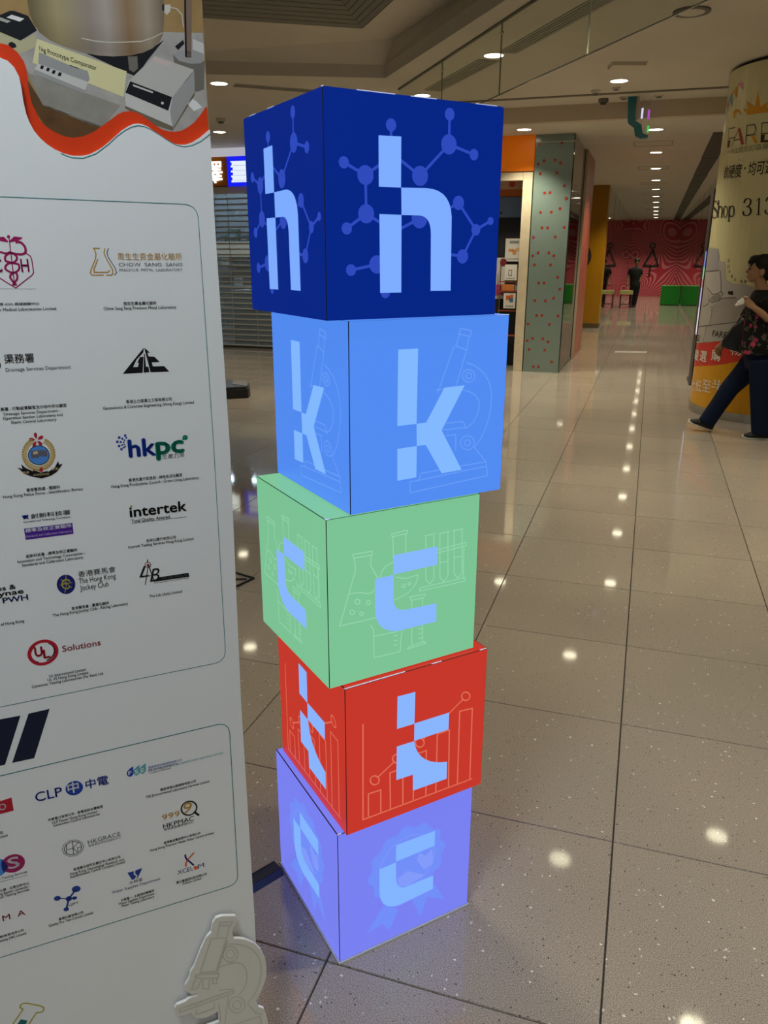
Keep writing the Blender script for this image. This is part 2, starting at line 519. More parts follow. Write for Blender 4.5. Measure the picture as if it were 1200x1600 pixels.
MB().box(-0.15, 0.15, -0.09, 0.09, -0.03, 0, mat('pale_cover', (0.62, 0.56, 0.42), 0.5)).build('cover', t)
MB().box(-0.16, 0.16, -0.1, 0.1, -0.006, 0, m_ceil).build('base', t)

# hanging glass smoke barrier
m_glass = mat('clear_glass', (0.9, 0.95, 0.92), 0.0, spec=0.5)
bsdf(m_glass).inputs['Transmission Weight'].default_value = 1.0
bsdf(m_glass).inputs['IOR'].default_value = 1.0
bsdf(m_glass).inputs['Base Color'].default_value = (0.93, 0.95, 0.93, 1)
def _glass():
    m = m_glass; nt = m.node_tree
    tr = node(m, 'ShaderNodeBsdfTransparent'); tr.inputs[0].default_value = (0.93, 0.95, 0.92, 1)
    gl = node(m, 'ShaderNodeBsdfGlossy'); gl.inputs['Roughness'].default_value = 0.02
    mx = node(m, 'ShaderNodeMixShader')
    mx.inputs[0].default_value = 0.035
    link(m, tr.outputs[0], mx.inputs[1]); link(m, gl.outputs[0], mx.inputs[2])
    link(m, mx.outputs[0], nt.nodes['Material Output'].inputs['Surface'])
_glass()
m_gedge = mat('glass_edge', (0.22, 0.23, 0.19), 0.12, spec=0.8)
gb = thing('smoke_barrier', 'frameless glass smoke barrier hanging from the hall ceiling', 'glass barrier', (-1.245, 6.618, 2.70), math.atan2(-0.825, 0.565))
xs = [-2.6, -1.28, 0.0, 1.3, 2.6, 3.9]
for k in range(5):
    pn = MB().box(xs[k] + 0.004, xs[k + 1] - 0.004, -0.005, 0.005, 0.006, 0.488, m_glass).build('glass_pane', gb)
    MB().box(xs[k] + 0.004, xs[k + 1] - 0.004, -0.005, 0.005, 0.0, 0.006, m_gedge).build('glass_edge', pn)
    if k:
        MB().box(xs[k] - 0.002, xs[k] + 0.002, -0.005, 0.005, 0.0, 0.488, m_gedge).build('joint', gb)
        MB().tube([(xs[k], -0.012, 0.42), (xs[k], 0.012, 0.42)], 0.014, m_metal, 10).build('clip', gb)
MB().box(xs[0], xs[-1], -0.012, 0.012, 0.488, 0.5, m_vent).build('ceiling_channel', gb)

# ------------------------------------------------------------------ print and letter outlines, in metres on their own surfaces
CUBE_POSE=[
(-0.5154,1.2686,47.32),
(-0.4952,1.2715,47.76),
(-0.5227,1.2587,48.07),
(-0.4874,1.2925,48.01),
(-0.5081,1.245,47.72),
]
CUBE_ART={
0:{'L': [[(0.1443,0.2672),(0.2479,0.2643),(0.2478,0.2222),(0.1441,0.222)],[(0.1018,0.2192),(0.1441,0.22),(0.1451,0.1755),(0.1459,0.1666),(0.1478,0.1588),(0.1507,0.1523),(0.1546,0.147),(0.1597,0.143),(0.1658,0.1402),(0.173,0.1387),(0.2462,0.1379),(0.2466,0.0985),(0.1547,0.0937),(0.1405,0.0972),(0.1286,0.1026),(0.119,0.11),(0.1115,0.1194),(0.1061,0.1307),(0.1029,0.1439),(0.1019,0.159)]],'D': [],'K': [([(0.2482,0.2051),(0.2465,0.2208),(0.2415,0.2358),(0.2333,0.2493),(0.2225,0.2607),(0.2094,0.2696),(0.1947,0.2754),(0.1792,0.278),(0.1634,0.2771),(0.1482,0.2729),(0.1342,0.2655),(0.1222,0.2553),(0.1126,0.2427),(0.106,0.2284),(0.1026,0.213),(0.1026,0.1972),(0.106,0.1818),(0.1126,0.1675),(0.1222,0.1549),(0.1342,0.1447),(0.1482,0.1373),(0.1634,0.1331),(0.1792,0.1322),(0.1947,0.1348),(0.2094,0.1406),(0.2225,0.1495),(0.2333,0.1609),(0.2415,0.1744),(0.2465,0.1894),(0.2482,0.2051)],0.002)],'P': [[(0.2776,0.2051),(0.2767,0.2185),(0.2656,0.2293),(0.2617,0.2409),(0.2639,0.2563),(0.2564,0.2674),(0.2414,0.2713),(0.2322,0.2793),(0.2264,0.2938),(0.2144,0.2997),(0.1994,0.2955),(0.1874,0.2979),(0.1752,0.3075),(0.1618,0.3066),(0.151,0.2955),(0.1394,0.2916),(0.124,0.2938),(0.1129,0.2863),(0.109,0.2713),(0.101,0.2621),(0.0865,0.2563),(0.0806,0.2443),(0.0848,0.2293),(0.0824,0.2173),(0.0728,0.2051),(0.0737,0.1917),(0.0848,0.1809),(0.0887,0.1693),(0.0865,0.1539),(0.094,0.1428),(0.109,0.1389),(0.1182,0.1309),(0.124,0.1164),(0.136,0.1105),(0.151,0.1147),(0.163,0.1123),(0.1752,0.1027),(0.1886,0.1036),(0.1994,0.1147),(0.211,0.1186),(0.2264,0.1164),(0.2375,0.1239),(0.2414,0.1389),(0.2494,0.1481),(0.2639,0.1539),(0.2698,0.1659),(0.2656,0.1809),(0.268,0.1929)],[(0.1203,0.1237),(0.0684,0.051),(0.1082,0.0618),(0.1301,0.0329),(0.1517,0.0815)],[(0.1863,0.0992),(0.2134,0.032),(0.2319,0.0811),(0.2813,0.0508),(0.2509,0.1104)]],'P2': [[(0.1477,0.1711),(0.1755,0.1818),(0.2205,0.1515),(0.2142,0.1476),(0.1762,0.1379),(0.1541,0.1481)],[(0.2004,0.2007),(0.2063,0.2213),(0.2226,0.2043),(0.2415,0.2162),(0.2459,0.1741),(0.2202,0.1652)]]},
1:{'L': [[(0.1213,0.301),(0.1647,0.2992),(0.1638,0.2224),(0.1209,0.2236)],[(0.1638,0.223),(0.2528,0.2222),(0.2524,0.1798),(0.164,0.18)],[(0.1208,0.1806),(0.164,0.1794),(0.1669,0.1656),(0.1715,0.153),(0.1777,0.1415),(0.1856,0.1311),(0.1952,0.1219),(0.2066,0.1138),(0.2197,0.1069),(0.2347,0.1012),(0.2515,0.0966),(0.2517,0.052),(0.1632,0.0535),(0.1619,0.0953),(0.1204,0.0967)]],'D': [],'K': [([(0.0401,0.2614),(0.0388,0.0268),(0.3234,0.0257)],0.0033),([(0.0519,0.0288),(0.0521,0.0872),(0.0822,0.0859),(0.0824,0.0287)],0.0033),([(0.1063,0.0284),(0.1045,0.1209),(0.1366,0.1211),(0.1377,0.0289)],0.0033),([(0.1642,0.0291),(0.164,0.1441),(0.1958,0.145),(0.1974,0.0275)],0.0033),([(0.2235,0.0269),(0.2235,0.1773),(0.255,0.1778),(0.2577,0.0279)],0.0033),([(0.2821,0.027),(0.281,0.2164),(0.3152,0.2136),(0.3167,0.0282)],0.0033),([(0.0782,0.1116),(0.0769,0.1173),(0.0735,0.1225),(0.0687,0.1262),(0.0636,0.1274),(0.0594,0.1259),(0.057,0.1221),(0.057,0.1168),(0.0593,0.1112),(0.0636,0.1066),(0.0687,0.1041),(0.0735,0.1042),(0.0769,0.1069),(0.0782,0.1116)],0.0033),([(0.1328,0.1461),(0.1314,0.1518),(0.1279,0.157),(0.1229,0.1606),(0.1176,0.1618),(0.1133,0.1603),(0.1109,0.1564),(0.111,0.1511),(0.1135,0.1455),(0.1178,0.1409),(0.1231,0.1384),(0.1281,0.1386),(0.1315,0.1414),(0.1328,0.1461)],0.0033),([(0.1899,0.1666),(0.1884,0.1723),(0.1847,0.1776),(0.1796,0.1812),(0.1742,0.1823),(0.1698,0.1808),(0.1673,0.1769),(0.1674,0.1715),(0.17,0.1659),(0.1746,0.1613),(0.18,0.1588),(0.1851,0.159),(0.1887,0.1618),(0.1899,0.1666)],0.0033),([(0.3074,0.2462),(0.3058,0.2516),(0.302,0.2565),(0.2968,0.2598),(0.2914,0.2608),(0.287,0.2592),(0.2847,0.2555),(0.2849,0.2504),(0.2876,0.2451),(0.2923,0.2408),(0.2977,0.2386),(0.3028,0.2388),(0.3063,0.2416),(0.3074,0.2462)],0.0033),([(0.0753,0.1209),(0.1142,0.1444)],0.0033),([(0.1315,0.1513),(0.1683,0.1692)],0.0033),([(0.1867,0.1759),(0.288,0.2438)],0.0033)],'P': []},
2:{'L': [[(0.1445,0.2567),(0.2481,0.2562),(0.2481,0.2165),(0.1449,0.2159)],[(0.1029,0.2146),(0.1449,0.2154),(0.1453,0.1612),(0.1462,0.1543),(0.1481,0.1484),(0.151,0.1434),(0.155,0.1394),(0.16,0.1364),(0.166,0.1343),(0.1731,0.1332),(0.2483,0.1302),(0.2495,0.0887),(0.157,0.0899),(0.1424,0.0932),(0.1302,0.0984),(0.1203,0.1055),(0.1126,0.1145),(0.1072,0.1255),(0.104,0.1383),(0.1029,0.153)]],'D': [],'K': [([(0.055,0.2752),(0.0972,0.2739),(0.0962,0.2664),(0.0564,0.2673),(0.055,0.2752)],0.002),([(0.0584,0.2669),(0.0602,0.2415),(0.0248,0.1327),(0.1077,0.1315)],0.002),([(0.0946,0.2667),(0.0936,0.2445),(0.1236,0.1888)],0.002),([(0.0465,0.1956),(0.0532,0.1954),(0.0593,0.195),(0.0649,0.1943),(0.0699,0.1934),(0.0743,0.1923),(0.0782,0.191),(0.0814,0.1895),(0.0844,0.188),(0.0874,0.1872),(0.0904,0.1869),(0.0934,0.1874),(0.0964,0.1884),(0.0994,0.1901),(0.1024,0.1924)],0.002),([(0.0694,0.1742),(0.0681,0.178),(0.0647,0.1807),(0.0609,0.1809),(0.0584,0.1786),(0.0584,0.1748),(0.0609,0.1714),(0.0647,0.1699),(0.068,0.171),(0.0694,0.1742)],0.002),([(0.0929,0.1669),(0.0918,0.1701),(0.089,0.1723),(0.0858,0.1724),(0.0837,0.1705),(0.0837,0.1675),(0.0858,0.1646),(0.0889,0.1634),(0.0917,0.1643),(0.0929,0.1669)],0.002),([(0.0573,0.154),(0.0562,0.1575),(0.0531,0.1599),(0.0497,0.1601),(0.0474,0.158),(0.0474,0.1546),(0.0496,0.1515),(0.053,0.1501),(0.0561,0.1511),(0.0573,0.154)],0.002),([(0.077,0.1464),(0.0761,0.1492),(0.0736,0.1512),(0.0708,0.1513),(0.069,0.1497),(0.0689,0.1469),(0.0708,0.1444),(0.0736,0.1432),(0.076,0.144),(0.077,0.1464)],0.002),([(0.1399,0.3018),(0.1762,0.3033),(0.1752,0.2966),(0.141,0.2954),(0.1399,0.3018)],0.002),([(0.1426,0.2961),(0.1446,0.2493)],0.002),([(0.172,0.2972),(0.1726,0.2538)],0.002),([(0.2026,0.2051),(0.2012,0.1949),(0.1975,0.1859),(0.1915,0.1781),(0.1833,0.1717),(0.1728,0.1665),(0.1601,0.1627),(0.1453,0.1602)],0.002),([(0.114,0.2133),(0.1156,0.2204),(0.1182,0.2264),(0.1216,0.2315),(0.126,0.2355),(0.1313,0.2386),(0.1375,0.2407),(0.1447,0.2418)],0.002),([(0.1492,0.2095),(0.1722,0.2012),(0.2032,0.2035)],0.002),([(0.173,0.1858),(0.1713,0.1894),(0.1675,0.1909),(0.1646,0.1894),(0.1646,0.1858),(0.1676,0.183),(0.1713,0.183),(0.173,0.1858)],0.002),([(0.1851,0.1873),(0.1838,0.19),(0.181,0.1912),(0.1787,0.19),(0.1788,0.1873),(0.1811,0.1852),(0.1839,0.1852),(0.1851,0.1873)],0.002),([(0.2045,0.2467),(0.3191,0.252),(0.3195,0.2447),(0.2074,0.2402)],0.002),([(0.3135,0.2458),(0.3148,0.1716)],0.002),([(0.2072,0.1734),(0.3196,0.1733),(0.3199,0.1652),(0.2073,0.1666),(0.2072,0.1734)],0.002),([(0.2159,0.2841),(0.2428,0.2843)],0.002),([(0.2501,0.283),(0.277,0.2834)],0.002),([(0.2845,0.2831),(0.3107,0.2832)],0.002),([(0.2193,0.2825),(0.2215,0.1884),(0.2315,0.177),(0.2409,0.1869),(0.2383,0.2816)],0.002),([(0.253,0.2815),(0.2559,0.1864),(0.2662,0.1749),(0.2757,0.1865),(0.2724,0.2817)],0.002),([(0.2874,0.2821),(0.291,0.1871),(0.3015,0.1759),(0.3113,0.1856),(0.3072,0.2817)],0.002),([(0.2549,0.2192),(0.2746,0.219)],0.002),([(0.2896,0.2239),(0.3097,0.2236)],0.002),([(0.0917,0.119),(0.0997,0.1078),(0.1007,0.0437),(0.162,0.0418),(0.1659,0.0914)],0.002),([(0.1007,0.092),(0.157,0.0884)],0.002),([(0.146,0.0806),(0.1571,0.0799)],0.002),([(0.1461,0.07),(0.1572,0.0692)],0.002),([(0.1461,0.0593),(0.1573,0.0586)],0.002),([(0.1839,0.1588),(0.2211,0.1574),(0.2167,0.15),(0.1874,0.1503),(0.1839,0.1588)],0.002),([(0.1885,0.151),(0.1902,0.0468)],0.002),([(0.2144,0.1505),(0.2167,0.0476)],0.002),([(0.1783,0.0445),(0.1885,0.0473),(0.2201,0.05),(0.2249,0.0444),(0.18,0.0424)],0.002),([(0.205,0.0818),(0.216,0.0813)],0.002),([(0.2052,0.071),(0.2162,0.0704)],0.002),([(0.2055,0.0602),(0.2164,0.0596)],0.002)],'P': []},
3:{'L': [[(0.1001,0.2993),(0.1425,0.2992),(0.1416,0.1598),(0.0995,0.1596)],[(0.1,0.1163),(0.143,0.1168),(0.1431,0.0554),(0.1006,0.0542)],[(0.1416,0.1598),(0.1631,0.1599),(0.2028,0.2231),(0.2494,0.2241),(0.1989,0.1413),(0.2492,0.0565),(0.2016,0.0556),(0.1631,0.1168),(0.143,0.1168)]],'D': [],'K': [([(0.2351,0.3312),(0.2607,0.3263),(0.2585,0.3155),(0.2318,0.3214),(0.2351,0.3312)],0.0022),([(0.2334,0.3209),(0.2273,0.3005)],0.0022),([(0.2557,0.3156),(0.2514,0.2914)],0.0022),([(0.223,0.3007),(0.2531,0.2896)],0.0022),([(0.2215,0.2986),(0.1876,0.2132)],0.0022),([(0.2504,0.2884),(0.2287,0.2211)],0.0022),([(0.2513,0.2677),(0.2697,0.2607),(0.2851,0.2518),(0.2974,0.2409),(0.3066,0.2281),(0.3127,0.2132),(0.3154,0.1963),(0.3149,0.1775),(0.3128,0.1634),(0.3096,0.1502),(0.3054,0.1379),(0.3002,0.1266),(0.2941,0.1162),(0.2869,0.1068),(0.2787,0.0984)],0.0022),([(0.2398,0.2167),(0.2523,0.2137),(0.2629,0.21),(0.2715,0.2056),(0.2782,0.2003),(0.2829,0.1943),(0.2855,0.1875),(0.2861,0.18),(0.2845,0.1713),(0.2818,0.1635),(0.2782,0.1567),(0.2737,0.1508),(0.2681,0.1459),(0.2616,0.1419),(0.2542,0.1389)],0.0022),([(0.273,0.2404),(0.271,0.2462),(0.266,0.2508),(0.2593,0.2533),(0.2522,0.2531),(0.2465,0.2502),(0.2434,0.2453),(0.2437,0.2395),(0.2472,0.2342),(0.2532,0.2304),(0.2604,0.2292),(0.267,0.2308),(0.2716,0.2348),(0.273,0.2404)],0.0022),([(0.2652,0.2409),(0.2633,0.2448),(0.259,0.2471),(0.2542,0.2467),(0.2512,0.2439),(0.2513,0.2399),(0.2546,0.2366),(0.2595,0.2356),(0.2637,0.2373),(0.2652,0.2409)],0.0022),([(0.2783,0.108),(0.276,0.1149),(0.2703,0.1206),(0.2625,0.1238),(0.2545,0.1239),(0.248,0.1208),(0.2444,0.1152),(0.2447,0.1084),(0.2487,0.1019),(0.2556,0.0973),(0.2638,0.0955),(0.2714,0.097),(0.2766,0.1016),(0.2783,0.108)],0.0022),([(0.2685,0.1091),(0.2666,0.1133),(0.2621,0.1159),(0.2571,0.1157),(0.254,0.1128),(0.2542,0.1086),(0.2576,0.105),(0.2626,0.1037),(0.2669,0.1053),(0.2685,0.1091)],0.0022),([(0.2094,0.154),(0.248,0.1534),(0.2569,0.1409),(0.2016,0.142)],0.0022),([(0.2075,0.1298),(0.2322,0.1295),(0.2335,0.0966)],0.0022),([(0.2787,0.0984),(0.3083,0.0659)],0.0022),([(0.1475,0.0463),(0.1542,0.0618),(0.3095,0.0658),(0.314,0.0357),(0.1303,0.0262),(0.1289,0.048),(0.1475,0.0487),(0.31,0.0559)],0.0022),([(0.1832,0.2202),(0.2287,0.2211)],0.0022)],'P': []},
4:{'L': [[(0.0986,0.2903),(0.1412,0.2916),(0.1416,0.2138),(0.0992,0.2137)],[(0.1003,0.1714),(0.1431,0.1713),(0.1441,0.0451),(0.1021,0.0449)],[(0.1421,0.2139),(0.1917,0.2151),(0.2049,0.2143),(0.2163,0.2116),(0.2259,0.2071),(0.2336,0.2008),(0.2394,0.1925),(0.2433,0.1823),(0.2453,0.1701),(0.2474,0.0465),(0.2046,0.0467),(0.2028,0.1409),(0.2022,0.1492),(0.2005,0.1562),(0.1978,0.1618),(0.194,0.1662),(0.1892,0.1692),(0.1834,0.1709),(0.1765,0.1714),(0.1431,0.1713)]],'D': [((0.1219,0.3072),0.0098),((0.2356,0.332),0.0098),((0.2356,0.2858),0.0158),((0.2884,0.2731),0.0093),((0.179,0.2337),0.0158),((0.0744,0.2299),0.015),((0.0354,0.2468),0.0091),((0.0756,0.1712),0.015),((0.0393,0.1478),0.0095),((0.0958,0.0915),0.0148),((0.0465,0.0827),0.0095),((0.1126,0.0452),0.0091),((0.1793,0.1663),0.0158),((0.259,0.1941),0.0118),((0.2984,0.1505),0.0098),((0.3301,0.166),0.0069),((0.2713,0.105),0.0122)],'K': [([(0.1219,0.3072),(0.1221,0.2792)],0.0048),([(0.2356,0.332),(0.2356,0.2858)],0.0048),([(0.2356,0.2858),(0.2884,0.2731)],0.0048),([(0.2356,0.2858),(0.179,0.2337)],0.0048),([(0.179,0.2337),(0.1334,0.2599)],0.0048),([(0.0744,0.2299),(0.1132,0.2547)],0.0048),([(0.0744,0.2299),(0.0354,0.2468)],0.0048),([(0.0744,0.2299),(0.0756,0.1712)],0.0048),([(0.0756,0.1712),(0.0393,0.1478)],0.0048),([(0.0756,0.1712),(0.1188,0.1501)],0.0048),([(0.0958,0.0915),(0.0465,0.0827)],0.0048),([(0.1793,0.1663),(0.1345,0.1462)],0.0048),([(0.259,0.1941),(0.2337,0.1816)],0.0048),([(0.259,0.1941),(0.2984,0.1505)],0.0048),([(0.2984,0.1505),(0.3301,0.166)],0.0048),([(0.2984,0.1505),(0.2713,0.105)],0.0048),([(0.2713,0.105),(0.2361,0.1094)],0.0048)],'P': []},
}
BOARD_BASE=(-0.5918,1.0318)
BOARD_EDGE=[(0.0104,1.9729),(0.0083,1.835),(0.0048,1.5627),(0.0075,1.2412),(0.0008,0.7957),(0.0017,0.3521),(-0.0013,0.0007)]
WAVE_UP=[(-0.2964,1.755),(-0.2683,1.763),(-0.2407,1.7636),(-0.2318,1.7625),(-0.2228,1.7558),(-0.2169,1.7467),(-0.215,1.7386),(-0.2149,1.7282),(-0.2152,1.7141),(-0.2134,1.7001),(-0.2067,1.6826),(-0.2003,1.675),(-0.1913,1.669),(-0.1805,1.6649),(-0.1692,1.6636),(-0.1574,1.6658),(-0.1453,1.671),(-0.1285,1.6824),(-0.1116,1.6947),(-0.1033,1.6983),(-0.0952,1.6996),(-0.0873,1.6982),(-0.0796,1.6946),(-0.0642,1.6842),(-0.0563,1.6801),(-0.0481,1.6783),(-0.0397,1.6784),(-0.0312,1.6801),(-0.0215,1.6853),(-0.0134,1.6912),(-0.0042,1.7011),(0.0047,1.7126)]
WAVE_LOW=[(-0.2986,1.7401),(-0.2704,1.748),(-0.243,1.7465),(-0.235,1.7438),(-0.2287,1.7374),(-0.2243,1.7274),(-0.2233,1.7135),(-0.2232,1.7029),(-0.2226,1.6959),(-0.2216,1.6866),(-0.2191,1.6775),(-0.2151,1.6683),(-0.2094,1.6606),(-0.2021,1.6537),(-0.1937,1.6482),(-0.1829,1.6436),(-0.1717,1.6415),(-0.1616,1.642),(-0.152,1.6443),(-0.1421,1.6494),(-0.1354,1.6535),(-0.1268,1.66),(-0.1182,1.6673),(-0.1095,1.6746),(-0.101,1.68),(-0.0943,1.6831),(-0.0886,1.6842),(-0.083,1.6838),(-0.0759,1.6812),(-0.0689,1.677),(-0.0611,1.6713),(-0.0532,1.6664),(-0.0451,1.6629),(-0.0368,1.6616),(-0.0283,1.6623),(-0.0195,1.6655),(-0.007,1.6729),(0.0058,1.6831)]
